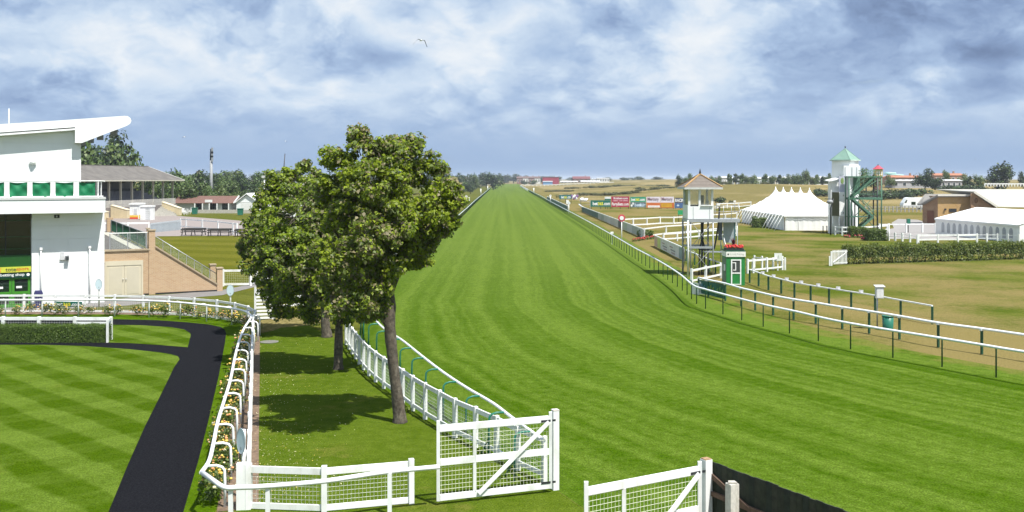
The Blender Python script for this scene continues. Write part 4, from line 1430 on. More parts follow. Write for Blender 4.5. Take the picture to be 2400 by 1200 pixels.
post_fence('mesh_fence', 'low white mesh fence of two bays at the lawn end beside the tall gate', 'fence', [pA, pB, pC], FH, [pA + Vector((.06, 0, 0)), pB, pC], rails=((0.02, 0.15), (0.85, 0.13)),
           pw=0.12, rail_d=0.055, wires=(0.15, 0.84), wire_mat=MW, wire_dx=0.085, wire_dz=0.095, wire_r=0.0036)
MB().box(pA + Vector((-0.10, 0.0, 0.52)), (0.22, 0.20, 1.04), R(8)).build('corner_post', WHITE)
o = bpy.data.objects['corner_post']
tag(o, 'thick white corner post where the mesh fences meet below the oval sign', 'post')

# banner on the back fence
q0, q1 = Vector((*backf[2], 0)), Vector((*backf[3], 0))
bA, bB = at(131, 712, 55.5), at(195, 712, 55.25)
t = thing('fence_banner', 'green bet365.com banner tied to the back of the rose bed fence', 'banner', (bA.x, bA.y, 0))
d = (bB - bA)
d.z = 0
u = d.normalized()
zt_, zb_ = zat(706, 55.4), zat(718, 55.4)
MB().prism([Vector((bA.x, bA.y - .16, zb_)), Vector((bB.x, bB.y - .16, zb_)), Vector((bB.x, bB.y - .16, zt_)), Vector((bA.x, bA.y - .16, zt_))], (0, 0.02, 0)).build('cloth', pm('bet_green', (0.0, 0.12, 0.09), 0.5), t)


def bet365(o_, u_, w, h, parent, dn=Vector((0, -0.012, 0)), end='.com', wht=None, yel=None):
    yel = yel or pm('bet_yellow', (0.75, 0.70, 0.04), 0.5)
    wht = wht or WHITE
    text_mesh('bet', o_ + dn, u_, w * 0.29, h, wht, parent, bold=0.03)
    text_mesh('365', o_ + u_ * (w * 0.305) + dn, u_, w * 0.30, h * 0.92, yel, parent, bold=0.03)
    text_mesh(end, o_ + u_ * (w * 0.62) + dn, u_, w * 0.38, h * 0.72 if end == '.com' else h * .8, wht, parent, bold=0.03)


L_ = (bB - bA).length
bet365(Vector((bA.x, bA.y - .165, zb_ + 0.05)) + u * 0.06, u, L_ - 0.14, (zt_ - zb_) - 0.09, t)

# oval signs on white poles
def oval_sign(label, x, ypole, yc, rw, rh, Y, face=0.0):
    q = at(x, 0, Y)
    q.z = 0
    zc_ = zat(yc, Y)
    t = thing('oval_sign', label, 'sign', q, None)
    MB().tube([q, q + Vector((0, 0, zc_ + rh * 0.9))], 0.045, 10).build('pole', WHITE, t)
    n = Vector((math.sin(face), -math.cos(face), 0))
    uu = Vector((math.cos(face), math.sin(face), 0))
    c = q + n * 0.05 + Vector((0, 0, zc_))
    ring_ = [c + uu * (rw * math.cos(a)) + Vector((0, 0, rh * math.sin(a))) for a in [2 * math.pi * k / 28 for k in range(28)]]
    MB().prism(ring_, n * 0.025).build('plate', pm('pale_blue_plate', (0.50, 0.62, 0.66), 0.4, 0.04, 3.0), t)
    ring2 = [c + n * 0.0255 + uu * ((rw + .012) * math.cos(a)) + Vector((0, 0, (rh + .012) * math.sin(a))) for a in [2 * math.pi * k / 28 for k in range(28)]]
    MB().tube(ring2 + [ring2[0]], 0.010, 5, cap=False).build('rim', pm('grey_rim', (0.30, 0.36, 0.38), 0.4), t)
    mb = MB()
    c2 = c + n * 0.027 + Vector((0, 0, -rh * 0.72))
    mb.prism([c2 + uu * -.03, c2 + uu * .03, c2 + uu * .02 + Vector((0, 0, .07)), c2 + uu * -.02 + Vector((0, 0, .07))], n * .002)
    mb.build('emblem', pm('grey_rim', (0.3, 0.36, 0.38)), t)
    return t


oval_sign('pale blue oval sign on a pole near the front corner of the rose bed', 571, 1180, 1032, 0.142, 0.285, 23.3, R(-38))
oval_sign('white oval sign on a pole behind the back bend of the parade rail', 540, 735, 680, 0.19, 0.30, 56.5, R(10))
oval_sign('faint white oval sign on a pole in front of the stand wall', 232, 720, 666, 0.17, 0.29, 58, R(12))

# ---- tall mesh gate and its twin
def mesh_gate(label, pa, pb, h=1.82, clr=0.10, dia=True, low=0.0):
    """leaf from free stile pa to hinge stile pb"""
    root = thing('mesh_gate', label, 'gate', pa)
    d = (pb - pa)
    L = d.length
    d.normalize()
    n = Vector((d.y, -d.x, 0))
    Z = lambda z: Vector((0, 0, z))
    for k, (s, zt) in enumerate(((0, h + 0.12), (L, h + 0.10))):
        MB().beam(pa + d * s + Z(clr), pa + d * s + Z(zt), 0.075, 0.075).build('stile', WHITE, root)
    for z, bh, nm in ((clr + 0.07, 0.14, 'bottom_rail'), ((h + clr) / 2 + 0.02, 0.15, 'middle_rail'), (h - 0.06, 0.15, 'top_rail')):
        MB().beam(pa + d * 0.038 + Z(z), pa + d * (L - 0.038) + Z(z), 0.05, bh).build(nm, WHITE, root)
    s1 = L * 0.315
    MB().beam(pa + d * s1 + n * 0.004 + Z(clr + 0.14), pa + d * s1 + n * 0.004 + Z(h - 0.13), 0.07, 0.045).build('muntin', WHITE, root)
    MB().beam(pa + d * (s1 + 0.08) + n * 0.055 + Z(clr + 0.08), pa + d * (L - 0.06) + n * 0.055 + Z(h - 0.12), 0.05, 0.085).build('diagonal_brace', WHITE, root)
    mb = MB()
    nn_ = n * -0.03
    nzk = 15
    for k in range(1, nzk):
        z = clr + 0.14 + (h - clr - 0.2) * k / nzk
        mb.tube([pa + d * 0.04 + nn_ + Z(z), pa + d * (L - 0.04) + nn_ + Z(z)], 0.0042, 5, cap=False)
    nx_ = int(L / 0.083)
    for k in range(1, nx_):
        s = L * k / nx_
        mb.tube([pa + d * s + nn_ + Z(clr + 0.1), pa + d * s + nn_ + Z(h - 0.05)], 0.0034, 5, cap=False)
    tag(mb.build('wire_mesh', pm('cream_wire', (0.74, 0.76, 0.60), 0.4, 0.05), root, fix=False), kind='stuff')
    for z in (clr + 0.15, h - 0.1):
        hg = MB().beam(pb + d * -0.25 + n * 0.03 + Z(z), pb + d * 0.12 + n * 0.03 + Z(z), 0.012, 0.05).build('hinge', DARK, root)
    return root


ga, gb = Vector((-1.69, 22.84, 0)), Vector((0.92, 23.78, 0))
mesh_gate('tall white mesh gate standing open, with long diagonal brace, beside the track', ga, gb)
t = thing('gate_post', 'thick white hinge post at the right end of the open gate', 'post', Vector((1.02, 24.02, 0)))
MB().box(Vector((1.04, 23.98, 0.96)), (0.15, 0.15, 1.92), R(20)).build('shaft', WHITE, t)
MB().box(Vector((1.04, 23.98, 1.925)), (0.16, 0.16, 0.02), R(20)).build('top', pm('worn_wood_top', (0.55, 0.50, 0.45), 0.9, 0.2, 20), t)
ga2, gb2 = Vector((1.36, 18.25, 0)), Vector((3.70, 19.62, 0))
mesh_gate('white mesh gate leaf cut off by the bottom of the view', ga2, gb2)
t = thing('gate_post', 'white hinge post between the lower gate leaf and the dark board fence', 'post', Vector((3.85, 19.75, 0)))
MB().box(Vector((3.86, 19.78, 0.96)), (0.17, 0.17, 1.92), R(30)).build('shaft', WHITE, t)
MB().box(Vector((3.86, 19.78, 1.93)), (0.15, 0.15, 0.02), R(30)).build('top', pm('worn_wood_brown', (0.30, 0.19, 0.10), 0.9, 0.3, 20), t)

# dark board fence and concrete post, lower right
fa_, fb_ = Vector((3.98, 19.85, 0)), Vector((7.54, 13.6, 0))
t = thing('board_fence', 'dark stained vertical board fence running out of the lower edge', 'fence', fa_)
dd = (fb_ - fa_).normalized()
rz_ = math.atan2(dd.y, dd.x)
bms = [MB().box((0, 0, 0.93), (0.148, 0.025, 1.86)).mesh('board', pm('dark_board_%d' % k, c, 0.9, 0.25, 7, bump=0.5, dirt=((0.05, 0.05, 0.04), 0.4)))
       for k, c in enumerate(((0.026, 0.032, 0.018), (0.020, 0.028, 0.018), (0.032, 0.036, 0.022)))]
nb = int((fb_ - fa_).length / 0.152)
for k in range(nb):
    q = fa_ + dd * (0.08 + 0.152 * k)
    b = put('board', bms[(k * 7) % 3], t, q + Vector((0, 0, random.uniform(-0.012, 0.012))), rz_ + random.uniform(-.01, .01))
nf_ = Vector((-dd.y, dd.x, 0))
if nf_.x > 0:
    nf_ = -nf_
for z in (0.45, 1.25):
    MB().beam(fa_ + nf_ * 0.06 + Vector((0, 0, z)), fb_ + nf_ * 0.06 + Vector((0, 0, z)), 0.06, 0.09).build('rail', pm('brown_rail', (0.12, 0.075, 0.05), 0.85, 0.3, 6, bump=0.4), t)
MB().beam(fa_ + nf_ * 0.05 + Vector((0, 0, 1.62)), fa_ + dd * 1.2 + nf_ * 0.07 + Vector((0, 0, 1.22)), 0.05, 0.09).build('brace', pm('brown_rail', (0.12, 0.075, 0.05)), t)
q = Vector(((1716 - 1200) / F * 18.7, 18.7, 0))
t = thing('concrete_post', 'weathered pale concrete post standing before the dark board fence', 'post', q)
zt_ = zat(1133, 18.7)
MB().box(q + Vector((0, 0, zt_ / 2)), (0.19, 0.17, zt_), R(25)).build('shaft', pm('pale_weathered_concrete', (0.58, 0.56, 0.50), 0.95, 0.12, 12, bump=0.6, dirt=((0.25, 0.20, 0.12), 0.5)), t)
MB().prism([q + Vector((-.085, -.06, zt_)), q + Vector((.085, -.06, zt_)), q + Vector((.06, .07, zt_)), q + Vector((-.06, .07, zt_))], (0, 0, .035)).build('cap', CONCRETE, t)

# ---- paddock side: white mesh fence with tall posts and the running rail behind it
inner = [G(811, 808), G(850, 864.6), G(886.7, 901), G(913, 920), G(946, 946), G(979.5, 972), G(1024.5, 1000), G(1074, 1030.5), G(1138.5, 1060.5), G(1213, 1102), G(1277, 1132)]
pc = catmull(inner, 6)
pp = [q for q, d in resample(pc, 1.33, 0)]
pp = [q for q, d in resample(pc, (sum((b - a).length for a, b in zip(pc[:-1], pc[1:])) - 0.02) / 18, 0)]
post_fence('paddock_fence', 'white post and mesh fence between the tree lawn and the track', 'fence', pp, 1.12, pp, rails=((0, 0.13), (0.86, 0.11)), pw=0.11, rail_d=0.05,
           wires=(0.16, 0.98), wire_mat=MW, wire_dx=0.10, wire_dz=0.10)
nr = [(1.5, 21.9), (0.77, 23.9), (0.0, 26.2), (-.54, 27.9), (-1.35, 29.9), (-2.19, 32.2), (-3.04, 34.8), (-4.3, 38.8), (-5.2, 41.2), (-6.07, 44.3), (-6.85, 48), (-7.5, 54), (-7.95, 61),
      (-8.25, 70), (-8.38, 84)]
tube_rail('running_rail', 'white running rail on green curved posts bending past the tree lawn', [Vector((*q, 0)) for q in nr[1:]], 1.2, 0.045, 2.15, 0.45, 0.32, 0.03, WHITE_PVC, GREEN_TUBE, 0.9, side=1,
          brace=True)
LR = [Vector((-8.18 - 0.0105 * (y - 70), y, 0)) for y in (84, 120, 160, 210, 280, 370, 480, 620, 700)]
LR = [q + Vector((0.10 * math.sin(q.y * 0.13), 0, 0)) for q in LR]
tube_rail('running_rail', 'long straight white running rail down the left of the track', LR, 1.2, 0.05, 2.4, 0.32, 0.2, 0.035, WHITE_PVC, GREEN_POST, 0.5, side=1)

# low white fence, hedge and end board beside the parade path
post_fence('low_white_fence', 'low white mesh fence behind the clipped hedge by the path', 'fence', [Vector((-30, 46.5, 0)), Vector((-18.65, 46.2, 0))], 1.05,
           [Vector((-18.62 - k * 1.68, 46.2 + k * .03, 0)) for k in range(7)], rails=((0, 0.14), (0.85, .1)), pw=0.13, rail_d=0.06, wires=(0.2, 0.9), wire_mat=MW, wire_dx=.12, wire_dz=.1)
t = thing('white_end_board', 'white boarded panel closing the end of the clipped hedge', 'panel', Vector((-18.5, 46.2, 0)))
MB().beam(Vector((-18.62, 46.1, 0.5)), Vector((-20.2, 46.13, 0.5)), 0.04, 0.7).build('board', WHITE, t)
MB().box(Vector((-18.45, 45.4, 0.53)), (0.09, 0.09, 1.06)).build('post', WHITE, t)
MB().beam(Vector((-18.45, 45.42, 1.0)), Vector((-18.6, 46.2, 1.0)), 0.05, 0.14).build('return_rail', WHITE, t)

# slatted wing panel, far mesh fence, white rails and pickets under the trees
q = G(598, 750)
t = thing('slatted_wing', 'white slatted wing panel standing at the left of the tree crowns', 'panel', q)
w_ = (637 - 598) / F * q.y
for k in range(9):
    z = 0.10 + k * 0.185
    MB().beam(q + Vector((0.05, 0.0, z)), q + Vector((w_, 0.25, z)), 0.04, 0.11).build('slat', WHITE, t)
for s in (0, w_):
    MB().beam(q + Vector((s, 0.02 + .25 * s / w_, 0)), q + Vector((s, .02 + .25 * s / w_, 1.75 if s == 0 else 1.5)), 0.09, 0.09).build('post', WHITE, t)
post_fence('mesh_fence', 'white mesh fence beyond the road, right of the brick pier', 'fence', [], 1.15, [G(523, 671), G(587, 670), G(601, 664), G(640, 655)], rails=((0, .15), (.95, .14)), pw=.15, rail_d=.06,
           wires=(0.15, 1.0), wire_mat=MW, wire_dx=.14, wire_dz=.12)
post_fence('white_fence', 'white two rail fence half hidden under the hanging tree leaves', 'fence', [], 1.15, [G(640, 748), G(705, 742), G(775, 737), G(800, 715)], rails=((0, .13), (.42, .12)), pw=.15, rail_d=.06)
t = thing('picket_barrier', 'white picket barrier showing through the right of the near tree crown', 'fence', G(905, 625))
pa_, pb_ = G(896, 628), G(971, 588)
for k in range(34):
    f_ = k / 33
    c = pa_.lerp(pb_, f_)
    MB().box(c + Vector((0, 0, .55)), (.12, .05, 1.1), 1.2).build('picket', WHITE, t)
MB().beam(pa_ + Vector((.05, .05, .85)), pb_ + Vector((.05, .05, .85)), .04, .1).build('rail', WHITE, t)
post_fence('white_fence', 'white rail on the far grass left of the marker posts', 'fence', [], 1.3, [G(1061, 473), G(1072, 473), G(1100, 472)], rails=((0, .22),), pw=.2, rail_d=.1)

# ------------------------------------------------------------------ plants
rng = np.random.default_rng(11)


def rose_mesh(seed):
    g = np.random.default_rng(seed)
    cl = [(g.uniform(-.25, .25), g.uniform(-.2, .2), g.uniform(.25, .5), .28, .26, .26) for _ in range(5)]
    C, D = crown_points(cl, 230, g, 0.2)
    C[:, 2] = np.maximum(C[:, 2], 0.06)
    f = quads_mesh('foliage', leaves(C, D * .6 + np.array([0, 0, .6]) + g.normal(size=D.shape) * .5, 0.10, g), [LEAF_ROSE, LEAF_A], g.integers(0, 2, len(C)))
    mb = MB()
    for k in range(20):
        a = g.uniform(0, 2 * math.pi)
        r_ = g.uniform(0.05, .42)
        z = g.uniform(.38, .72) - r_ * .3
        s = g.uniform(.026, .050)
        mb.ell((r_ * math.cos(a), r_ * math.sin(a) * .9, z), (s, s, s * .75), 6, 4, int(g.choice([0, 0, 0, 1, 2])))
    bl_ = mb.mesh('blooms', [YEL_FLOWER, PEACH_FLOWER, PALE_FLOWER])
    return f, bl_


RM = [rose_mesh(s) for s in (1, 2, 3, 4)]
rose_line = catmull([Vector((*q, 0)) for q in ((-6.75, 22.9), (-7.4, 25.5), (-8.1, 28.3), (-9.0, 32), (-10.0, 36), (-10.95, 39.8), (-11.75, 43.2), (-12.25, 46), (-12.75, 48.6), (-14.2, 51.2),
                                               (-16.3, 52.9), (-19, 54.0), (-22, 54.5), (-26, 54.6), (-29, 54.5))], 6)
for i, (q, d) in enumerate(resample(rose_line, 0.72, 0.1)):
    q = q + Vector((random.uniform(-.18, .18), random.uniform(-.15, .15), 0))
    t = thing('rose_bush', 'leafy rose bush with yellow and peach blooms in the bed round the parade path', 'rose bush', q, 'yellow rose bushes in the bed round the parade path', random.uniform(0, 6))
    s = random.uniform(0.75, 1.15)
    t.scale = (s, s, s * random.uniform(.85, 1.1))
    f, b_ = RM[i % 4]
    tag(put('foliage', f, t), kind='stuff')
    tag(put('blooms', b_, t), kind='stuff')


def hedge(name, label, x0, x1, y0, y1, h, n, mat, seed, size=0.09, ang=0.0, wob=0.05, thin=0.0, mats2=None, bumps=0.0, orig=None, jit=.55):
    g = np.random.default_rng(seed)
    o = Vector(orig or (x0, y0, 0))
    t = thing(name, label, 'hedge', o, None, ang)
    Lx, Ly = x1 - x0, y1 - y0
    # leaves over the faces of the box
    ar = np.array([Lx * h, Lx * h * .5, Ly * h, Ly * h, Lx * Ly * 1.3])
    k = g.choice(5, n, p=ar / ar.sum())
    a, b = g.uniform(0, 1, n), g.uniform(0, 1, n)
    C = np.zeros((n, 3))
    D = np.zeros((n, 3))
    C[:, 0] = np.where(k < 2, a * Lx, np.where(k == 2, 0, np.where(k == 3, Lx, a * Lx)))
    C[:, 1] = np.where(k == 0, 0, np.where(k == 1, Ly, b * Ly))
    C[:, 2] = np.where(k < 2, b * h, np.where(k < 4, a * h, h))
    D[:, 1] = np.where(k == 0, -1, np.where(k == 1, 1, 0))
    D[:, 0] = np.where(k == 2, -1, np.where(k == 3, 1, 0))
    D[:, 2] = np.where(k == 4, 1, .25)
    bump = np.sin(C[:, 0] * 3.1 + seed) * np.sin(C[:, 0] * 1.3 + C[:, 2] * 4) + 0.6 * np.sin(C[:, 0] * 7.0 + C[:, 2] * 3)
    C += D * (bump * bumps)[:, None] + g.normal(size=C.shape) * wob
    C[:, 2] *= 1 + 0.5 * bumps * np.sin(C[:, 0] * 2.2 + 1)
    if thin:
        gap = np.sin(C[:, 0] * 3.4 + 1.5 * np.sin(C[:, 0] * .9)) > .45
        kill = gap & (C[:, 2] < h * .36) & (g.uniform(0, 1, n) < thin)
        C, D = C[~kill], D[~kill]
    C[:, 2] = np.maximum(C[:, 2], 0.02)
    ml = [mat] + (mats2 or [LEAF_A, LEAF_D])
    tag(put('foliage', quads_mesh('foliage', leaves(C, D + g.normal(size=D.shape) * jit, size, g), ml, g.choice(len(ml), len(C), p=[.55] + [.45 / (len(ml) - 1)] * (len(ml) - 1))), t), kind='stuff')
    core = MB()
    core.ext(.12, Lx - .12, .12, Ly - .12, h * .38 if thin else 0.02, h - .10)
    put('twigs', core.mesh('twigs', pm('hedge_inside', (0.040, 0.065, 0.014), 1.0, 0.3, 8)), t)
    if thin:
        mb = MB()
        kx = 0.3
        while kx < Lx:
            mb.tube([(kx, Ly * .5, 0), (kx + g.uniform(-.1, .1), Ly * .5, h * .5)], .035, 5)
            kx += g.uniform(.35, .7)
        tag(put('stems', mb.mesh('stems', BARK), t), kind='stuff')
    return t


hedge('clipped_hedge', 'clipped dark green hedge along the near edge of the island lawn', -30, -18.55, 45.35, 46.1, 0.74, 42000, leaf_mat('leaf_box', (0.070, 0.125, 0.014), .2), 3, 0.050, bumps=0.02, jit=.3, wob=.03, mats2=[leaf_mat('leaf_box_pale', (0.095, 0.150, 0.020), .2), leaf_mat('leaf_box_dark', (0.050, 0.095, 0.012), .2)])
# fallen petals and leaves on the grass and soil
g = np.random.default_rng(4)
n = 1300
px = np.where(g.uniform(0, 1, n) < .72, 608 + g.exponential(75, n), g.uniform(525, 606, n))
py = g.uniform(790, 1195, n)
keep = (px < 860 - (py - 800) * 0.1) & (px > 570 - (py - 800) * 0.13)
px, py = px[keep], py[keep]
Yp = F * H / (py - HY)
C = np.stack([(px - 1200) / F * Yp, Yp, np.full(len(px), .028)], 1)
tag(put('fallen_petals', quads_mesh('fallen_petals', leaves(C, np.tile([0, 0, 1.], (len(C), 1)) + g.normal(size=C.shape) * .25, 0.034, g), [PALE_FLOWER, YEL_FLOWER, PALE_FLOWER], g.integers(0, 3, len(C)))),
    'pale fallen petals scattered over the tree lawn', 'petals', None, 'stuff')


# ---- the three sycamores on the lawn
def big_tree(label, base, trunk, limbs, clumps, n, seed, size=0.17):
    g = np.random.default_rng(seed)
    t = thing('sycamore_tree', label, 'tree', base, 'trees on the lawn beside the parade ring')
    pts_ = [base + Vector(q[:3]) for q in trunk]
    tr = MB().tube(catmull(pts_, 4), list(np.interp(np.linspace(0, len(trunk) - 1, (len(trunk) - 1) * 4 + 1), range(len(trunk)), [q[3] for q in trunk])), 12)
    # uneven bark
    tr.v = [(x + .012 * math.sin(z * 23 + y * 31), y + .012 * math.sin(z * 19 + x * 37), z) for x, y, z in tr.v]
    tr.build('trunk', BARK, t)
    for lm in limbs:
        p_ = [base + Vector(q[:3]) for q in lm]
        MB().tube(catmull(p_, 4), list(np.interp(np.linspace(0, len(lm) - 1, (len(lm) - 1) * 4 + 1), range(len(lm)), [q[3] for q in lm])), 8).build('limb', BARK, t)
    # break every mass up into many twig-end tufts
    tufts, cen = [], []
    for c in clumps:
        k = max(10, int(c[3] * c[3] * 40))
        C, D = crown_points([c], k, g, 0.55)
        for q, d in zip(C, D):
            r_ = g.uniform(.14, .34)
            if g.uniform() < .09:       # a leading twig stands out of the outline
                q = np.array(c[:3]) + (q - np.array(c[:3])) * g.uniform(1.12, 1.32)
                r_ = g.uniform(.09, .16)
            tufts.append((q[0], q[1], q[2], r_, r_, r_ * .75))
            cen.append(c[:3])
    C, D = crown_points(tufts, n, g, 0.15)
    C += np.array(base)[None] - np.array(base)[None]
    Dn = D * .5 + np.array([.12, -.18, .55]) + g.normal(size=D.shape) * .55
    # some tufts carry brown seed bunches
    ids = g.choice(4, len(C), p=[.38, .34, .17, .11])
    cell = np.sin(C[:, 0] * 2.1 + 3) + np.sin(C[:, 1] * 1.7) + np.sin(C[:, 2] * 2.4 + C[:, 0])
    hi = C[:, 0] + 0.4 * C[:, 2]
    ids = np.where((cell > .8) & (g.uniform(0, 1, len(C)) < .22), 2, ids)
    ids = np.where((cell < -.7) & (g.uniform(0, 1, len(C)) < .5), 1, ids)
    me = quads_mesh('crown', leaves(C, Dn, size * g.uniform(.45, 1.55, len(C)), g, .66, .30), [LEAF_A, LEAF_B, LEAF_C, LEAF_D], ids)
    tag(put('crown', me, t), kind='stuff')
    # twigs that reach the tufts
    mb = MB()
    for c, cc_ in list(zip(tufts, cen))[::3]:
        e = base + Vector(c[:3])
        s = e.lerp(base + Vector(cc_), .75)
        mb.tube([s, s.lerp(e, .5) + Vector((0, 0, .12)), e], [.022, .014, .006], 4, cap=False)
    tag(mb.build('twigs', BARK, t, fix=False), kind='stuff')
    return t


def cl_px(lst, base):
    """clumps given as photo x, y, radius (photo px) and depth offset"""
    out = []
    for x, y, r_, dy in lst:
        Y = base.y + dy
        q = at(x, y, Y) - base
        rr = r_ / F * Y
        out.append((q.x, q.y, q.z, rr, rr * 1.05, rr * .92))
    return out


b1 = G(936, 990)
T1 = big_tree('nearest lawn tree, with dark leaning trunk and the tallest crown', b1,
              [(0.02, 0, -.05, .24), (-.01, 0, .35, .19), (-.13, 0, 1.3, .165), (-.24, 0.0, 2.3, .17), (-.30, 0, 3.1, .175), (-.27, .05, 3.7, .15), (-.40, .1, 4.8, .11), (-.55, .1, 6.3, .07), (-.6, .1, 7.8, .03)],
              [[(-.26, 0, 2.9, .13), (-.60, .05, 3.35, .11), (-.95, .1, 4.1, .09), (-1.7, .2, 5.3, .05), (-2.2, .3, 6.2, .02)], [(-.30, .05, 3.9, .09), (.05, -.1, 4.7, .07), (.6, -.2, 5.6, .045), (1.2, -.3, 6.4, .02)],
               [(-.5, .1, 5.6, .06), (-.2, -.5, 6.6, .04), (.1, -.9, 7.5, .02)]],
              cl_px([(850, 372, 62, 0), (905, 395, 70, -.5), (965, 380, 52, .3), (800, 415, 55, .3), (870, 450, 85, -.9), (960, 450, 80, 0), (1020, 430, 45, .2), (1035, 485, 48, 0), (985, 510, 62, -.4),
                     (910, 520, 75, -.6), (840, 510, 70, 0), (790, 470, 50, .6), (1000, 545, 38, .2), (950, 560, 45, .1), (880, 575, 60, .2), (985, 610, 17, -.3), (945, 612, 30, .1), (780, 370, 24, .2),
                     (838, 322, 22, 0), (968, 335, 20, .2), (905, 348, 36, 0), (870, 345, 32, .2), (935, 345, 28, .3), (1055, 445, 26, .2), (1045, 520, 30, .1), (1000, 575, 26, .1), (965, 598, 24, -.2), (855, 640, 55, -.2), (880, 690, 36, -.5), (870, 610, 60, -.8), (900, 650, 34, -.7), (860, 735, 24, -.3), (820, 600, 50, -.6), (1068, 465, 18, 0), (930, 575, 40, -.8), (800, 620, 62, -2.2), (860, 560, 60, -2.2), (740, 600, 50, -1.8), (880, 668, 38, -1.4), (893, 640, 30, -1.2), (850, 690, 40, -2.0), (790, 690, 44, -2.2), (935, 520, 50, -1.8), (885, 720, 22, -1.0)], b1), 62000, 21, 0.115)
b2 = G(793, 866)
T2 = big_tree('middle lawn tree, with pale grey trunk and wide low crown', b2,
              [(0, 0, -.05, .21), (0, 0, .4, .17), (.02, 0, 1.4, .15), (.03, 0, 2.2, .15), (0, 0, 3.0, .14), (-.1, 0, 4.2, .10), (-.2, 0, 6.0, .05)],
              [[(0, 0, 2.2, .09), (-.8, -.2, 3.1, .07), (-1.8, -.4, 4.2, .03)], [(.02, 0, 2.3, .09), (.7, -.2, 3.2, .06), (1.4, -.3, 4.4, .03)], [(-.05, 0, 3.4, .07), (-.6, .4, 4.8, .05), (-1.1, .6, 6.0, .02)]],
              cl_px([(700, 505, 85, 0), (780, 560, 90, -.6), (690, 590, 85, -.8), (630, 560, 55, .4), (640, 640, 52, .2), (720, 660, 72, -.8), (800, 640, 75, -.9), (860, 670, 42, -.2), (770, 700, 40, -.5),
                     (850, 720, 36, .2), (690, 710, 36, -.2), (640, 700, 30, .3), (760, 480, 60, .3), (840, 590, 60, 0), (730, 735, 24, -.3), (655, 735, 22, .2), (800, 735, 30, 0), (830, 690, 46, -1.2), (770, 650, 60, -1.4), (700, 620, 60, -1.4)], b2), 56000, 22, 0.125)
b3 = G(764, 790)
T3 = big_tree('farthest lawn tree, its short trunk in the shade of the crowns', b3,
              [(.05, 0, -.05, .28), (0, 0, .4, .22), (-.08, 0, 1.2, .18), (-.15, 0, 2.4, .16), (-.5, 0, 4.2, .1), (-.9, 0, 6.2, .05)],
              [[(-.1, 0, 2.0, .09), (-1.2, 0, 3.4, .06), (-2.6, 0, 4.4, .03)], [(-.1, 0, 2.2, .08), (.8, 0, 3.4, .05), (1.4, 0, 4.6, .02)]],
              cl_px([(665, 440, 42, 0), (715, 430, 50, .2), (640, 490, 55, 0), (600, 545, 42, 0), (585, 580, 24, 0), (620, 610, 50, 0), (700, 500, 80, .3), (760, 470, 60, .5), (720, 580, 80, .5), (660, 660, 55, .3),
                     (745, 660, 60, .2), (675, 410, 14, 0), (716, 388, 10, 0), (640, 420, 20, 0), (800, 600, 50, .6)], b3), 32000, 23, 0.15)
# sprouting leaves at the foot of the nearest trunk
g = np.random.default_rng(9)
C, D = crown_points([(0, 0, .12, .16, .12, .10)], 60, g, .2)
sp_ = G(957, 968)
t = thing('sucker_shoots', 'small leafy shoots at the foot of the nearest lawn tree', 'plant', sp_)
tag(put('foliage', quads_mesh('foliage', leaves(C, D + np.array([0, 0, .6]), .07, g), [LEAF_B, LEAF_A], g.integers(0, 2, 60)), t), kind='stuff')
# ------------------------------------------------------------------ right hand rails
RRp = catmull([q for q in RB[1:]], 5)
rr = [q + Vector((0, 0, 0)) for q in RB if q.y < 620]
off = []
for i, q in enumerate(rr):
    d = (rr[min(i + 1, len(rr) - 1)] - rr[max(0, i - 1)]).normalized()
    off.append(q + Vector((-d.y, d.x, 0)) * 0.28)
off = [q + Vector((0.12 * math.sin(q.y * 0.11), 0, 0)) if q.y > 60 else q for q in off]
tube_rail('running_rail', 'white running rail on thin green posts down the right of the track', off, 1.2, 0.055, 2.35, 0.30, 0.12, 0.030, WHITE_PVC, GREEN_POST, 0.2, side=-1,
          skip=lambda q: q.y > 560)

r2 = [(1637, 690), (1660, 696), (1700, 706), (1737, 718.6), (1770, 727.5), (1812, 739), (1860, 749.5), (1912, 759), (1974, 771), (2037, 782), (2108, 795.5), (2199, 814), (2301, 830), (2420, 850), (2560, 874)]
p2 = pix_line(r2)
t = thing('walkway_rail', 'thick white rail on square green posts curving beside the dry walkway', 'railing', p2[0])
MB().tube([q + Vector((0, 0, 1.08)) for q in catmull(p2, 4)], 0.062, 8).build('rail', WHITE_PVC, t)
pm_ = MB().box((0, 0, 0.52), (0.085, 0.085, 1.04)).mesh('post', GREEN_POST)
cp_ = MB().box((0, 0, 1.03), (0.14, 0.14, 0.06)).mesh('bracket', WHITE)
for i, q in enumerate(p2):
    o = put('post', pm_, t, q, .3)
    put('bracket', cp_, o, q)
adp = thing('advert_boards', 'green and blue advert panels under the near end of the walkway rail', 'advert boards', p2[0])
for k, (c1, c2) in enumerate((((0.01, 0.10, 0.075), (0.10, 0.22, 0.28)), ((0.012, 0.11, 0.08), (0.20, 0.28, 0.05)), ((0.01, 0.09, 0.05), (0.16, 0.30, 0.10)))):
    a_, b_ = p2[0].lerp(p2[2], k / 3), p2[0].lerp(p2[2], (k + .97) / 3)
    bd = MB().beam(a_ + Vector((0, -.05, .55)), b_ + Vector((0, -.05, .55)), 0.02, 0.85).build('panel', pm('panel_green_%d' % k, c1, .5, .1), adp)
    mb = MB()
    dd_ = (b_ - a_)
    for j in range(3):
        c = a_ + dd_ * (.22 + .28 * j)
        MB().ell((c.x, c.y - .062, .55 + .12 * (j % 2)), (.12, .006, .17), 10, 5).build('print', pm('panel_print_%d' % k, c2, .5, .1), bd)

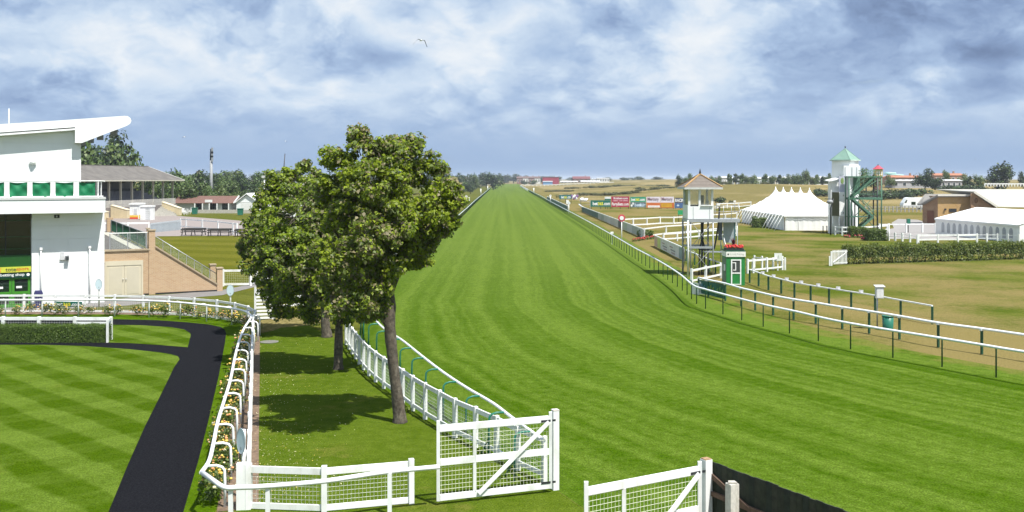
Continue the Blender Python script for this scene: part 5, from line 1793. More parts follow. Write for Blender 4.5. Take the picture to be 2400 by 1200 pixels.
r3 = [(1757, 663), (1778, 671), (1801, 680), (1831, 688.5), (1862, 697.4), (1900, 705), (1943, 713), (1995, 722), (2051, 732), (2111, 745), (2185, 760)]
p3 = pix_line(r3)
t = thing('number_rail', 'white topped rail with small number plates on dark green square posts', 'railing', p3[0])
mb = MB()
for a, b in zip(p3[:-1], p3[1:]):
    MB().beam(a + Vector((0, 0, 0.95)), b + Vector((0, 0, 0.95)), 0.10, 0.06).build('rail', WHITE_PVC, t)
pm_ = MB().box((0, 0, 0.46), (0.11, 0.11, 0.92)).mesh('post', GREEN_POST)
pl_ = MB().box((0, 0, 1.06), (0.24, 0.02, 0.15)).mesh('number_plate', pm('plate_grey', (.58, .58, .60), .4))
for i, q in enumerate(p3):
    put('post', pm_, t, q, -.5)
for i in range(8):
    q = p3[i].lerp(p3[i + 1], 0.42)
    put('number_plate', pl_, t, q, -.3)
# meter box on a pole and green bin
q = G(2056, 772)
t = thing('meter_box', 'grey box on a tall pole standing between the walkway rails', 'box', q)
MB().tube([q, q + Vector((0, 0, zat(672, q.y)))], 0.04, 8).build('pole', STEEL, t)
c = q + Vector((.06, -.12, zat(685, q.y)))
bx = MB().box(c, (.36, .22, .56)).build('cabinet', pm('pale_grey_case', (.55, .56, .57), .5), t)
MB().box(c + Vector((0, -.115, 0)), (.30, .012, .50)).build('door', pm('pale_grey_door', (.62, .63, .64), .5), bx)
MB().prism([c + Vector((-.24, -.16, .28)), c + Vector((.24, -.16, .28)), c + Vector((.24, .14, .34)), c + Vector((-.24, .14, .34))], (0, 0, .03)).build('hood', pm('pale_grey_case', (.55, .56, .57)), bx)
q = G(2081, 774)
t = thing('litter_bin', 'green cylindrical litter bin between the two curved rails', 'bin', q)
MB().tube([q, q + Vector((0, 0, .06)), q + Vector((0, 0, .68))], [.24, .25, .27], 18).build('body', GREEN_TUBE, t)
MB().tube([q + Vector((0, 0, .68)), q + Vector((0, 0, .74))], [.29, .28], 18).build('rim', GREEN_TUBE, t)

# ------------------------------------------------------------------ judge's tower
JX0, JX1, JY0, JY1 = 13.42, 15.40, 76.0, 78.2
t = thing('judge_tower', 'small white judge box with brown pyramid roof on lattice steel legs', 'tower', Vector((JX0, JY0, 0)))
zf_ = zat(513, JY0)
zs_ = zat(481, JY0)
ze_ = zat(443, JY0 - .4)
zw0, zw1 = zat(480, JY0), zat(449, JY0)
zap = zat(409, (JY0 + JY1) / 2)
mb = MB()
mb.ext(JX0, JX1, JY0, JY0 + .06, zf_, zs_ - .08)
mb.ext(JX0, JX0 + .06, JY0 + .06, JY1, zf_, zs_)
mb.ext(JX1 - .06, JX1, JY0 + .06, JY1, zf_, zs_)
mb.ext(JX0 + .06, JX1 - .06, JY1 - .06, JY1, zf_, zs_)
mb.build('wall', WHITE_CLEAN, t)
for x in (JX0 + .42, JX1 - .30):
    MB().ext(x - .02, x + .02, JY0 - .02, JY0, zf_, zs_ - .1).build('batten', pm('grey_batten', (.45, .47, .50), .5), t)
for x, y in ((JX0 + .12, JY0 + .1), (JX1 - .1, JY0 + .1), (JX0 + .1, JY1 - .1), (JX1 - .1, JY1 - .1), ((JX0 + JX1) / 2 - .08, JY0 + .08)):
    MB().box((x, y, (zs_ + ze_) / 2), (.16, .14, ze_ - zs_ + .2)).build('corner_post', WHITE, t)
MB().ext(JX0 + 1.0, JX1 - .05, JY0 - .10, JY0 + .04, zs_ - .06, zs_ + .02).build('sill', WHITE, t)
MB().ext(JX0 + .1, JX1 - .1, JY0 + .10, JY0 + .13, zs_, ze_).build('front_pane', pm('thin_glass', (.75, .78, .72), .03, trans=.85), t)
MB().ext(JX0 + .10, JX0 + .12, JY0 + .2, JY1 - .2, zs_, ze_).build('side_pane', pm('side_glass', (.16, .19, .18), .05, spec=.6), t)
MB().ext(JX0 + .2, JX1 - .2, JY0 + .25, JY0 + .75, zs_ - .1, zs_ + .02).build('desk', DARK, t)
MB().ext(JX0 + 1.05, JX0 + 1.3, JY0 + .35, JY0 + .6, zs_ + .02, zs_ + .75).build('curtain', pm('navy_cloth', (.02, .02, .07), .8), t)
MB().ext(JX0 + 1.45, JX0 + 1.72, JY0 + .4, JY0 + .6, zs_ + .02, zs_ + .35).build('monitor', pm('pale_grey_case', (.55, .56, .57)), t)
ov = 0.62
of_ = 0.28
e = [(JX0 - ov * .5, JY0 - of_), (JX1 + ov * 1.0, JY0 - of_), (JX1 + ov, JY1 + ov), (JX0 - ov * .5, JY1 + ov)]
ax, ay = (e[0][0] + e[1][0]) / 2, (JY0 + JY1) / 2
cx, cy = (e[0][0] + e[1][0]) / 2, (e[0][1] + e[2][1]) / 2
ncs = 9
for fi in range(4):
    a_, b_ = e[fi], e[(fi + 1) % 4]
    for k in range(ncs):                 # shingle courses, each a sloped strip standing a little proud
        f0, f1 = k / ncs, (k + 1) / ncs
        lo_a = Vector((a_[0] + (ax - a_[0]) * f0, a_[1] + (ay - a_[1]) * f0, ze_ + .12 + (zap - ze_ - .12) * f0 + .025))
        lo_b = Vector((b_[0] + (ax - b_[0]) * f0, b_[1] + (ay - b_[1]) * f0, ze_ + .12 + (zap - ze_ - .12) * f0 + .025))
        hi_a = Vector((a_[0] + (ax - a_[0]) * f1, a_[1] + (ay - a_[1]) * f1, ze_ + .12 + (zap - ze_ - .12) * f1))
        hi_b = Vector((b_[0] + (ax - b_[0]) * f1, b_[1] + (ay - b_[1]) * f1, ze_ + .12 + (zap - ze_ - .12) * f1))
        dn = Vector((0, 0, -.03))
        m2 = MB()
        if k < ncs - 1:
            m2._add([lo_a, lo_b, hi_b, hi_a, lo_a + dn, lo_b + dn], [(0, 1, 2, 3), (0, 4, 5, 1)])
        else:
            m2._add([lo_a, lo_b, hi_b, lo_a + dn, lo_b + dn], [(0, 1, 2), (0, 3, 4, 1)])
        m2.build('shingle_course', TIMBER_ROOF, t)
    MB().beam(Vector((a_[0], a_[1], ze_ + .16)), Vector((ax, ay, zap + .05)), .13, .07).build('ridge', RIDGE, t)
    MB().beam(Vector((a_[0], a_[1], ze_ + .05)), Vector((b_[0], b_[1], ze_ + .05)), .05, .15).build('fascia', pm('grey_white_fascia', (.55, .56, .54), .6), t)
MB().prism([Vector((x, y, ze_ + .1)) for x, y in e], (0, 0, .015)).build('soffit', pm('soffit_grey', (.45, .45, .42), .8), t)
MB().tube([(ax, ay, zap), (ax, ay, zap + .12), (ax, ay, zap + .3), (ax, ay, zap + .45)], [.06, .09, .05, .02], 8).build('finial', DARK, t)
# platform and legs
MB().ext(JX0 - .02, JX1 + 2.0, JY0 - .06, JY1 + .1, zf_ - .26, zf_ - .02).build('platform', STEEL, t)
zb_ = zat(580, JY0)
for (x, y, r_, m_) in ((JX0 + .02, JY0, .075, WHITE), (JX0 + .22, JY0 + .05, .06, STEEL), (JX1 - .05, JY0, .055, STEEL), (JX0 - .0, JY1, .07, STEEL_DULL), (JX1, JY1, .07, STEEL_DULL), (JX0 + 1.35, JY1 - .6, .07, STEEL_DULL),
                       (JX1 + 1.9, JY1, .04, STEEL), (JX1 + 1.9, JY0 + .4, .03, STEEL), (JX1 + 1.0, JY1, .03, STEEL)):
    MB().tube([(x, y, 0), (x, y, zf_ - .1)], r_, 8).build('leg', m_, t)
for y in (JY0 + .03, JY1):
    MB().beam((JX0 + .1, y, zb_), (JX1, y, zb_), .10, .16).build('beam', STEEL, t)
for (a_, b_) in (((JX0 + .3, JY0 + .05, zf_ - .3), (JX1 - .2, JY0 + .05, zb_ + .1)), ((JX1 - .1, JY0 + .05, zf_ - .3), (JX0 + .3, JY0 + .05, zb_ + .1)), ((JX0 + .2, JY0 + .04, zb_), (JX1 - .1, JY0 + .04, .3)),
                 ((JX1 - .1, JY0 + .06, zb_), (JX0 + .2, JY0 + .06, .3)), ((JX0, JY0 + .1, zf_ - .3), (JX0, JY1, zb_)), ((JX0, JY1, zf_ - .3), (JX0, JY0 + .1, zb_)), ((JX0, JY0, zb_), (JX0, JY1, .2)),
                 ((JX1 - .3, JY1, zf_ - .3), (JX0 + .6, JY1, .2))):
    MB().tube([a_, b_], .022, 6).build('brace', STEEL_DULL, t)
for k in range(9):
    z = .5 + k * .48
    MB().tube([(JX0 - .02, JY1 - .35, z), (JX0 - .02, JY1, z + .2)], .014, 5).build('lattice_bar', STEEL_DULL, t)
for x, bx_ in ((JX0 + 1.15, .25), (JX0 + 1.55, -.3), (JX0 + 1.38, .02)):
    MB().tube(catmull([(x + bx_, JY0 + 1.2, zf_ - .2), (x + bx_ * .6, JY0 + 1.2, zf_ - 1.6), (x, JY0 + 1.3, 1.9), (x - .05, JY0 + 1.3, .0)], 4), .055, 7).build('cable_duct', DARK, t)
MB().tube(catmull([(JX1 + .62, JY0 + .8, zf_ + .9), (JX1 + .5, JY0 + .8, zf_ - .6), (JX1 + .25, JY0 + .8, 2.3), (JX1 + .1, JY0 + .8, 2.05), (JX1 - .4, JY0 + .8, 2.0), (JX1 - 1.0, JY0 + .9, 2.05)], 5), .065, 7).build('cable_duct', DARK, t)
# platform guard rails and stair screens on the right
for x in (JX1 + .1, JX1 + .75, JX1 + 1.35, JX1 + 1.95):
    MB().tube([(x, JY0, zf_), (x, JY0, zf_ + 1.0)], .022, 6).build('guard_post', STEEL, t)
for z in (.55, 1.0):
    MB().tube([(JX1, JY0, zf_ + z), (JX1 + 1.95, JY0, zf_ + z), (JX1 + 1.95, JY1, zf_ + z)], .02, 6).build('guard_rail', STEEL, t)
MB().ext(JX1 + .62, JX1 + .95, JY0 + 1.3, JY0 + 1.34, 2.7, zf_ - .3).build('screen_panel', pm('blue_grey_panel', (.12, .14, .18), .6), t)
MB().ext(JX1 + 1.0, JX1 + 1.85, JY0 + 1.3, JY0 + 1.34, 2.5, zf_ - .3).build('screen_panel', pm('pale_teal_screen', (.30, .36, .38), .4), t)
MB().ext(JX1 + 1.85, JX1 + 1.95, JY0 + 1.28, JY0 + 1.36, 1.6, zf_ - .3).build('screen_post', pm('teal_post', (.05, .12, .13), .5), t)
sb_ = Vector((JX1 + 1.3, JY0 + .9, 0))
for k in range(9):
    MB().ext(JX1 + .75 + k * .10, JX1 + .98 + k * .10, JY0 + .5, JY0 + 1.2, 1.75 - k * .19, 1.79 - k * .19).build('stair_tread', STEEL, t)
MB().ext(JX1 - .6, JX1 + .95, JY0 + .4, JY0 + 1.3, 1.80, 1.86).build('stair_landing', STEEL, t)
MB().tube([(JX1 + .72, JY0 + .48, zf_ - 1.2), (JX1 + 1.0, JY0 + .48, 1.9)], .025, 6).build('stair_rail', WHITE, t)
MB().tube([(JX1 + .62, JY0 + .4, 2.7), (JX1 + .75, JY0 + .4, 1.7), (JX1 + 1.05, JY0 + .4, 0)], .03, 6).build('stair_stringer', GREEN_POST, t)
MB().tube([(JX1 + .85, JY0 + .42, 3.0), (JX1 + 1.35, JY0 + .42, .9)], .03, 6).build('stair_rail', WHITE, t)

# ------------------------------------------------------------------ green kiosk with flowers
q = G(1725, 669)
kx0, kx1, ky = G(1703, 669).x, G(1746, 669).x, q.y
zk = zat(596, ky)
t = thing('kiosk', 'narrow green kiosk with white framed door and white name board', 'kiosk', q)
MB().ext(kx0 - .02, kx1, ky, ky + 1.4, 0, zk).build('wall', GREEN_BRIGHT, t)
for k in range(9):
    MB().ext(kx0 - .035, kx0 - .02, ky + .02 + k * .153, ky + .165 + k * .153, 0, zk - .3).build('board', pm('green_grey_board', (.12, .19, .12), .7, .12), t)
zn0, zn1 = zat(602, ky - .06), zat(590, ky - .06)
nb_ = MB().ext(kx0 - .04, kx1 + .04, ky - .06, ky + 1.45, zn0, zn1).build('name_board', pm('cream_board', (.72, .72, .66), .5), t)
text_mesh('Coral Racing', Vector((kx0 + .22, ky - .066, zn0 + .10)), (1, 0, 0), kx1 - kx0 - .3, .16, pm('grey_letter', (.42, .44, .40), .6), nb_)
MB().tube([(kx0 + .10, ky - .063, (zn0 + zn1) / 2), (kx0 + .10, ky - .068, (zn0 + zn1) / 2)], .055, 10).build('emblem', DARK, nb_)
MB().ext(kx0 - .05, kx1 + .02, ky - .03, ky + 1.42, zn1, zn1 + .10).build('roof', GREEN_POST, t)
dx0, dx1 = at(1713, 0, ky).x, at(1737, 0, ky).x
zd1 = zat(608, ky)
zmid = zat(640, ky)
mb = MB()
for (a_, b_, c_, d_) in ((dx0, dx0 + .085, .05, zd1), (dx1 - .085, dx1, .05, zd1), (dx0 + .085, dx1 - .085, zd1 - .08, zd1), (dx0 + .085, dx1 - .085, zmid - .045, zmid + .045), (dx0 + .085, dx1 - .085, .05, .11)):
    mb.ext(a_, b_, ky - .05, ky - .002, c_, d_)
dr = mb.build('door_frame', WHITE, t)
MB().ext(dx0 + .085, dx1 - .085, ky - .025, ky - .004, .11, zmid - .045).build('door_panel', GREEN_BRIGHT, dr)
MB().ext(dx0 + .085, dx1 - .085, ky - .02, ky - .004, zmid + .045, zd1 - .08).build('pane', PANE, dr)
mb = MB()
mb.ext(dx0 + .16, dx0 + .36, ky - .035, ky - .022, zmid + .18, zmid + .24)
mb.ext(dx0 + .30, dx0 + .36, ky - .035, ky - .022, zmid + .24, zd1 - .2)
mb.ext(dx0 + .10, dx0 + .30, ky - .035, ky - .022, zd1 - .26, zd1 - .2)
mb.build('inner_frame', WHITE, dr)
MB().ext(kx0 - .10, kx0 - .04, ky + .2, ky + .45, 1.0, 1.45).build('side_plate', WHITE, t)
# planter on its roof
pz = zn1 + .10
t = thing('flower_planter', 'planter of scarlet flowers with a maroon spiky plant on the kiosk roof', 'planter', Vector((q.x, ky + .6, pz)))
MB().ext(kx0 + .0, kx1 - .06, ky + .05, ky + 1.0, pz + .002, pz + .12).build('trough', DARK, t)
g = np.random.default_rng(31)
mb = MB()
for k in range(90):
    x, y = g.uniform(kx0 + .05, kx1 - .1), g.uniform(ky + .08, ky + .95)
    s_ = g.uniform(.05, .085)
    mb.ell((x, y, pz + .17 + g.uniform(0, .16)), (s_, s_, s_ * .8), 7, 5)
tag(mb.build('blooms', [RED_FLOWER], t, fix=False), kind='stuff')
C, D = crown_points([((kx0 + kx1) / 2, ky + .5, pz + .17, .6, .42, .12)], 300, g, .3)
tag(put('foliage', quads_mesh('foliage', leaves(C - np.array(root_loc(t)), D + np.array([0, 0, .5]), .09, g), [LEAF_A, LEAF_HEDGE], g.integers(0, 2, 300)), t), kind='stuff')
mb = MB()
c0 = Vector((at(1722, 0, ky).x, ky + .5, pz + .25))
for k in range(34):
    a = g.uniform(0, 2 * math.pi)
    sp = g.uniform(.06, .30)
    hgt = g.uniform(.4, .72)
    e1 = c0 + Vector((math.cos(a) * sp * .5, math.sin(a) * sp * .5, hgt * .6))
    e2 = c0 + Vector((math.cos(a) * sp * 1.25, math.sin(a) * sp * 1.25, hgt))
    w_ = Vector((-math.sin(a), math.cos(a), 0)) * .022
    mb.face(c0 - w_, c0 + w_, e1 + w_, e1 - w_)
    mb.face(e1 - w_, e1 + w_, e2)
mb.build('spiky_leaves', MAROON, t)

# white fences round the kiosk with a notice board
post_fence('white_fence', 'white two rail fence between the judge tower and the green kiosk', 'fence', [], 1.12, [G(1621, 668), G(1654, 660), G(1690, 652), G(1703, 647)], rails=((.05, .13), (.78, .12)), pw=.15, rail_d=.06)
post_fence('white_fence', 'white two rail fence right of the green kiosk carrying a notice board', 'fence', [], 1.12, [G(1752, 641), G(1765, 640), G(1797, 637), G(1833, 633)], rails=((.05, .14), (.80, .12)), pw=.15, rail_d=.06)
post_fence('white_fence', 'short white rail behind the notice board fence', 'fence', [], 1.0, [G(1768, 627), G(1786, 629), G(1812, 633), G(1840, 633)], rails=((.1, .10),), pw=.12, rail_d=.05)
q = G(1823, 634)
t = thing('notice_board', 'square pale notice board fixed above the white fence right of the kiosk', 'sign', q)
c = Vector((q.x, q.y - .12, zat(602, q.y)))
MB().box(c, (.62, .03, .62)).build('board', pm('pale_notice', (.70, .73, .68), .4, .04), t)
mb = MB()
for sx in (-1, 1):
    mb.beam(c + Vector((sx * .07, -.02, -.14)), c + Vector((0, -.02, .14)), .012, .03)
mb.build('print', pm('grey_letter', (.42, .44, .40)), t)
MB().box((q.x, q.y, .7), (.08, .08, 1.4)).build('post', WHITE, t)
t = thing('white_panel_gate', 'low white panel and slatted gate below the fence left of the kiosk', 'gate', G(1625, 690))
a_, b_ = G(1622, 690), G(1690, 700)
MB().beam(a_ + Vector((0, .3, .38)), a_.lerp(b_, .28) + Vector((0, .3, .38)), .05, .74).build('panel', WHITE, t)
MB().beam(a_.lerp(b_, .32) + Vector((0, .45, .80)), b_ + Vector((0, .45, .80)), .05, .12).build('top_rail', WHITE, t)
MB().beam(a_.lerp(b_, .32) + Vector((0, .45, .12)), b_ + Vector((0, .45, .12)), .05, .12).build('bottom_rail', WHITE, t)
for k in range(16):
    c = a_.lerp(b_, .33 + .042 * k)
    MB().box(c + Vector((0, .45, .46)), (.045, .03, .62), -.3).build('slat', WHITE, t)

# ------------------------------------------------------------------ advert board fences along the walkway
BOARDC = [(.16, .17, .15), (.20, .20, .185), (.13, .15, .12), (.22, .22, .20), (.06, .075, .07), (.19, .20, .18)]


def board_run(label, a, b, h, cols, rail=True, low=.05):
    t = thing('advert_board_fence', label, 'fence', a)
    n_ = len(cols)
    for k, c in enumerate(cols):
        c = tuple(min(.75, v * (2.3 if max(c) > .1 else 1.2)) for v in c)
        p_, q_ = a.lerp(b, k / n_), a.lerp(b, (k + .985) / n_)
        bd = MB().beam(p_ + Vector((0, 0, low + (h - low) / 2)), q_ + Vector((0, 0, low + (h - low) / 2)), .03, h - low).build('advert_board', pm('advert_%d_%d_%d' % tuple(int(v * 999) for v in c), c, .6, .12, 2.0, dirt=((.30, .30, .26), .35)), t)
    for k in range(n_ + 1):
        p_ = a.lerp(b, k / n_)
        MB().box(p_ + Vector((.06, 0, h / 2)), (.08, .08, h)).build('post', STEEL_DULL, t)
    if rail:
        MB().beam(a + Vector((0, 0, h + .05)), b + Vector((0, 0, h + .05)), .10, .10).build('top_rail', WHITE_PVC, t)
    return t


TEAL = (.022, .075, .062)
board_run('dark green boards standing just beyond the right running rail', G(1282, 470), G(1330, 497), 1.35, [TEAL] * 8)
board_run('long advert board fence with green then grey panels along the dry walkway', G(1364, 496.5), G(1508, 559), 1.12,
          [TEAL] * 7 + [(.16, .17, .15), (.12, .14, .11), (.20, .20, .18), (.22, .215, .20), (.19, .185, .17), (.21, .21, .19), (.045, .055, .055), (.17, .20, .15), (.21, .22, .21), (.15, .165, .15), (.20, .225, .215)])
t2 = board_run('weathered advert boards with a lime panel, left of the judge tower', G(1534, 577), G(1602, 612), 1.15, [(.24, .16, .11), (.22, .26, .07), (.26, .265, .245), (.25, .255, .235), (.27, .27, .25), (.25, .26, .25), (.26, .265, .26), (.10, .14, .14)])
u_ = (G(1602, 612) - G(1534, 577)).normalized()
for k, (w_, z) in enumerate(((2.0, .78), (3.0, .50), (2.4, .25))):
    a_ = G(1534, 577).lerp(G(1602, 612), .30 + .03 * k)
    for j in range(2):
        MB().beam(a_ + u_ * (j * 5.5) + Vector((-.022, 0, z)), a_ + u_ * (j * 5.5 + w_) + Vector((-.022, 0, z)), .012, .10).build('faded_print', pm('faded_print_%d' % (k % 2), ((.30, .20, .18), (.16, .17, .18))[k % 2], .6), t2)
p4 = [Vector((15.75, 90, 0)), Vector((15.8, 84, 0)), Vector((15.9, 79, 0)), Vector((16.1, 74.5, 0))]
post_fence('walkway_fence', 'pale rail on dark green square posts running behind the judge tower', 'fence', p4, 1.05, None, 2.0, rails=((0, .09),), pw=.11, rail_d=.08, post_mat=GREEN_POST)
MB_ = None
# white curved start of a rail and pale sacks on a frame
t = thing('rail_end', 'white curved rail end standing at the head of the green boards', 'railing', G(1357, 490))
MB().tube(catmull([at(1357, 479, 240), at(1362, 483, 236), at(1369, 487, 226), at(1376, 490, 222)], 4), .16, 8).build('rail', WHITE_PVC, t)
MB().tube([at(1364, 484, 232), Vector((at(1364, 484, 232).x, 232, 0))], .08, 6).build('post', GREEN_POST, t)
t = thing('rail_stack', 'grey metal frame carrying rolled white rail tubes beside the lone green hoarding', 'frame', G(1370, 489))
for k, (x, y) in enumerate(((1362, 467), (1365, 467.5), (1371, 468.5), (1374, 468.5))):
    c = at(x, y, 246)
    MB().tube([c + Vector((-.30, -.8, -.15)), c + Vector((.30, .8, .2))], .24, 8).build('tube_roll', WHITE_PVC, t)
for x in (1361, 1383):
    c = at(x, 489, 246)
    MB().box((c.x, 246, 1.0), (.12, .12, 2.0)).build('frame_post', STEEL_DULL, t)
for y in (472, 480):
    MB().beam(at(1361, y, 246), at(1383, y, 246), .1, .1).build('frame_rail', STEEL_DULL, t)

# ------------------------------------------------------------------ hoardings across the course
HYd = 244.0


def hoarding(label, x0, x1, y0, y1, col, texts=(), legs=True, Yh=HYd):
    t = thing('hoarding', label, 'hoarding', Vector((at(x0, 0, Yh).x, Yh, 0)))
    xa, xb = at(x0, 0, Yh).x + .04, at(x1, 0, Yh).x - .04
    za, zb__ = zat(y1, Yh), zat(y0, Yh)
    MB().ext(xa, xb, Yh, Yh + .08, za, zb__).build('board', pm('hoarding_%d_%d_%d' % tuple(int(v * 999) for v in col), col, .6, .06, 1.0), t)
    for k, x in enumerate((xa + .15, (xa + xb) / 2, xb - .15)):
        MB().ext(x - .06, x + .06, Yh + .09, Yh + .2, 0, zb__ - .1).build('leg', DARK, t)
    for tx in texts:
        s, fx0, fx1, fy0, fy1, mt, bd_ = tx
        text_mesh(s, Vector((xa + (xb - xa) * fx0, Yh - .015, za + (zb__ - za) * fy0)), (1, 0, 0), (xb - xa) * (fx1 - fx0), (zb__ - za) * (fy1 - fy0), mt, t, bold=bd_)
    return t, xa, xb, za, zb__


YELL = pm('bet_yellow', (.75, .70, .04), .5)
REDL = pm('mercury_red', (.40, .06, .07), .5)
BETG = (.004, .115, .085)
t, xa, xb, za, zb__ = hoarding('lone green bet365.com hoarding at the left of the row', 1384, 1432, 469.5, 484.5, BETG)
bet365(Vector((xa + .5, HYd, za + .35)), Vector((1, 0, 0)), xb - xa - .7, zb__ - za - .7, t, Vector((0, -.015, 0)))
t, *_ = hoarding('small white and green board above the lone bet365 hoarding', 1417, 1432, 461, 468.8, (.66, .68, .68))
xa, xb, za, zb__ = _
MB().ext(xa, xb, HYd - .02, HYd - .002, za, za + .3).build('green_band', pm('bet_green', (0, .12, .09)), t)
hoarding('upper crimson firstbet.com hoarding with phone number', 1432.5, 1475, 460.5, 473.2, (.30, .018, .06), (('firstbet.com', .12, .92, .52, .86, WHITE, .02), ('0800 230 0800', .10, .92, .12, .42, pm('pink_print', (.70, .42, .46), .6), .01)))
hoarding('lower crimson PartyBets.com hoarding', 1432.5, 1475, 473.6, 485.3, (.34, .018, .05), (('PartyBets.com', .03, .97, .12, .92, WHITE, .02),))
t, xa, xb, za, zb__ = hoarding('upper green bet365.com hoarding above the betfair board', 1477, 1514, 461.5, 473.6, (.02, .24, .15))
bet365(Vector((xa + .25, HYd, za + .28)), Vector((1, 0, 0)), xb - xa - .5, zb__ - za - .55, t, Vector((0, -.015, 0)))
t, xa, xb, za, zb__ = hoarding('lower grey blue betfair hoarding', 1477, 1514, 474, 486, (.085, .13, .155), (('betfair', .28, .97, .15, .85, pm('pale_blue_print', (.45, .56, .66), .5), .03),))
mb = MB()
for (cx_, cz_) in ((.06, .35), (.15, .72)):
    c = Vector((xa + (xb - xa) * cx_ + .1, HYd - .02, za + (zb__ - za) * cz_))
    mb.prism([c + Vector((-.25, 0, 0)), c + Vector((0, 0, -.38)), c + Vector((.25, 0, 0)), c + Vector((0, 0, .38))], (0, .01, 0))
mb.build('arrow_emblem', WHITE, t)
for k, (a_, b_, lb) in enumerate(((1515, 1547.5, 'left of the two white Mercury hoardings'), (1547.8, 1580, 'right of the two white Mercury hoardings'))):
    hoarding(lb, a_, b_, 461.2, 474.8, (.62, .58, .66), (('Mercury', .08, .90, .16, .86, pm('mercury_shadow', (.22, .20, .24), .5), .03), ('Mercury', .065, .885, .20, .90, REDL, .0)))
t, xa, xb, za, zb__ = hoarding('orange hoarding with white strip under the left Mercury board', 1515, 1547.5, 475.1, 487.2, (.50, .13, .035))
sp = MB().ext(xa + .3, xb - .1, HYd - .02, HYd - .002, za + .12, za + .58).build('white_strip', WHITE, t)
text_mesh('www.mercury.co.uk', Vector((xa + .5, HYd - .03, za + .22)), (1, 0, 0), xb - xa - .9, .26, pm('mercury_shadow', (.22, .20, .24)), sp)
t, xa, xb, za, zb__ = hoarding('orange hoarding with yellow field under the right Mercury board', 1547.8, 1580, 475.1, 487.4, (.46, .10, .025))
MB().ext(xa + .15, xb - .45, HYd - .02, HYd - .002, za + .15, zb__ - .1).build('yellow_field', pm('hoarding_amber', (.50, .27, .01), .6, .15, .8), t)
hoarding('navy RACING hoarding partly behind the judge box', 1581, 1610, 464, 475.2, (.018, .022, .065), (('RACING', .04, .96, .16, .86, WHITE, .04),))
t, xa, xb, za, zb__ = hoarding('blue hoarding below the navy RACING board', 1581, 1610, 475.6, 487.6, (.05, .11, .26))
MB().ell((xa + .8, HYd - .01, (za + zb__) / 2), (.32, .01, .22), 12, 6).build('emblem', pm('pale_blue_print', (.45, .56, .66)), t)
t, xa, xb, za, zb__ = hoarding('distant ragged teal bet365.com banner near the gorse', 1311, 1340, 457.2, 466.6, (.01, .13, .15), (), True, 300.0)
bet365(Vector((xa + .5, 300, za + .2)), Vector((1, 0, 0)), xb - xa - .8, zb__ - za - .4, t, Vector((0, -.015, 0)), '.co')
t = thing('loose_banner', 'crumpled purple and white banner hanging beside the distant teal one', 'banner', at(1346, 470, 300))
mb = MB()
for k in range(7):
    c = at(1341 + k * 2.0, 460 + (k % 3) * 2.2, 300)
    mb.ell(c, (.34, .12, .55), 8, 5, k % 2)
mb.build('cloth', [pm('purple_cloth', (.22, .12, .28), .7), WHITE], t)

# ------------------------------------------------------------------ marker posts
def marker(label, x, ybase, ydisc, rpx, red=False, sq=None):
    q = G(x, ybase)
    k = q.y / F
    t = thing('marker_post', label, 'post', q)
    zc_ = zat(ydisc, q.y)
    MB().tube([q, q + Vector((0, 0, zc_))], max(.05, 1.0 * k), 8).build('shaft', WHITE, t)
    r_ = rpx * k
    c = q + Vector((0, -.06, zc_))
    if red:
        MB().tube([c + Vector((0, .03, 0)), c + Vector((0, -.01, 0))], r_ * 1.75, 24, smooth=False).build('red_ring', pm('ring_red', (.55, .06, .09), .5), t)
    MB().tube([c + Vector((0, -.012, 0)), c + Vector((0, -.05, 0))], r_, 20, smooth=False).build('disc', WHITE, t)
    if not red and rpx > 2.6:
        MB().box(c + Vector((0, -.055, 0)), (r_ * .25, .006, r_ * .9)).build('figure', DARK, t)


marker('tall finishing post with red ringed white disc before the paddock fences', 1457, 574, 511, 4.8, True)
marker('white disc marker post nearest along the right running rail', 1333, 502, 476, 3.6)
marker('white disc marker post second along the right running rail', 1290, 476, 459, 2.7)
marker('white disc marker post farthest along the right running rail', 1251, 453, 442, 1.8)
marker('white disc marker post nearest along the left running rail', 1093, 477, 460.5, 2.8)
marker('white disc marker post second along the left running rail', 1127, 456, 444, 2.0)
marker('white disc marker post farthest along the left running rail', 1143, 446, 437.5, 1.5)
q = G(1330, 491)
t = thing('square_sign', 'small white square sign on a thin post left of the near marker post', 'sign', q)
MB().tube([q, q + Vector((0, 0, zat(476, q.y)))], .07, 6).build('post', STEEL_DULL, t)
MB().box((q.x, q.y - .1, zat(473, q.y)), (.60, .05, .90)).build('board', WHITE, t)
q = G(1418, 563)
t = thing('rail_sign', 'small white sign fixed on the right running rail', 'sign', Vector((11.35, 113, 0)))
MB().box((11.35, 113, 1.33), (.34, .05, .22)).build('plate', WHITE, t)
MB().box((11.35, 113.04, .62), (.05, .05, 1.24)).build('post', WHITE, t)
q = G(1602, 510)
t = thing('green_sign', 'green square sign on a thin pole just left of the judge box', 'sign', G(1590, 523))
c = at(1595, 498, G(1590, 523).y)
MB().box(c, (.9, .05, .75)).build('board', pm('sign_green', (.02, .28, .10), .5), t)
MB().tube([Vector((c.x - .3, c.y + .05, 0)), Vector((c.x - .3, c.y + .05, c.z + .35))], .05, 6).build('post', DARK, t)

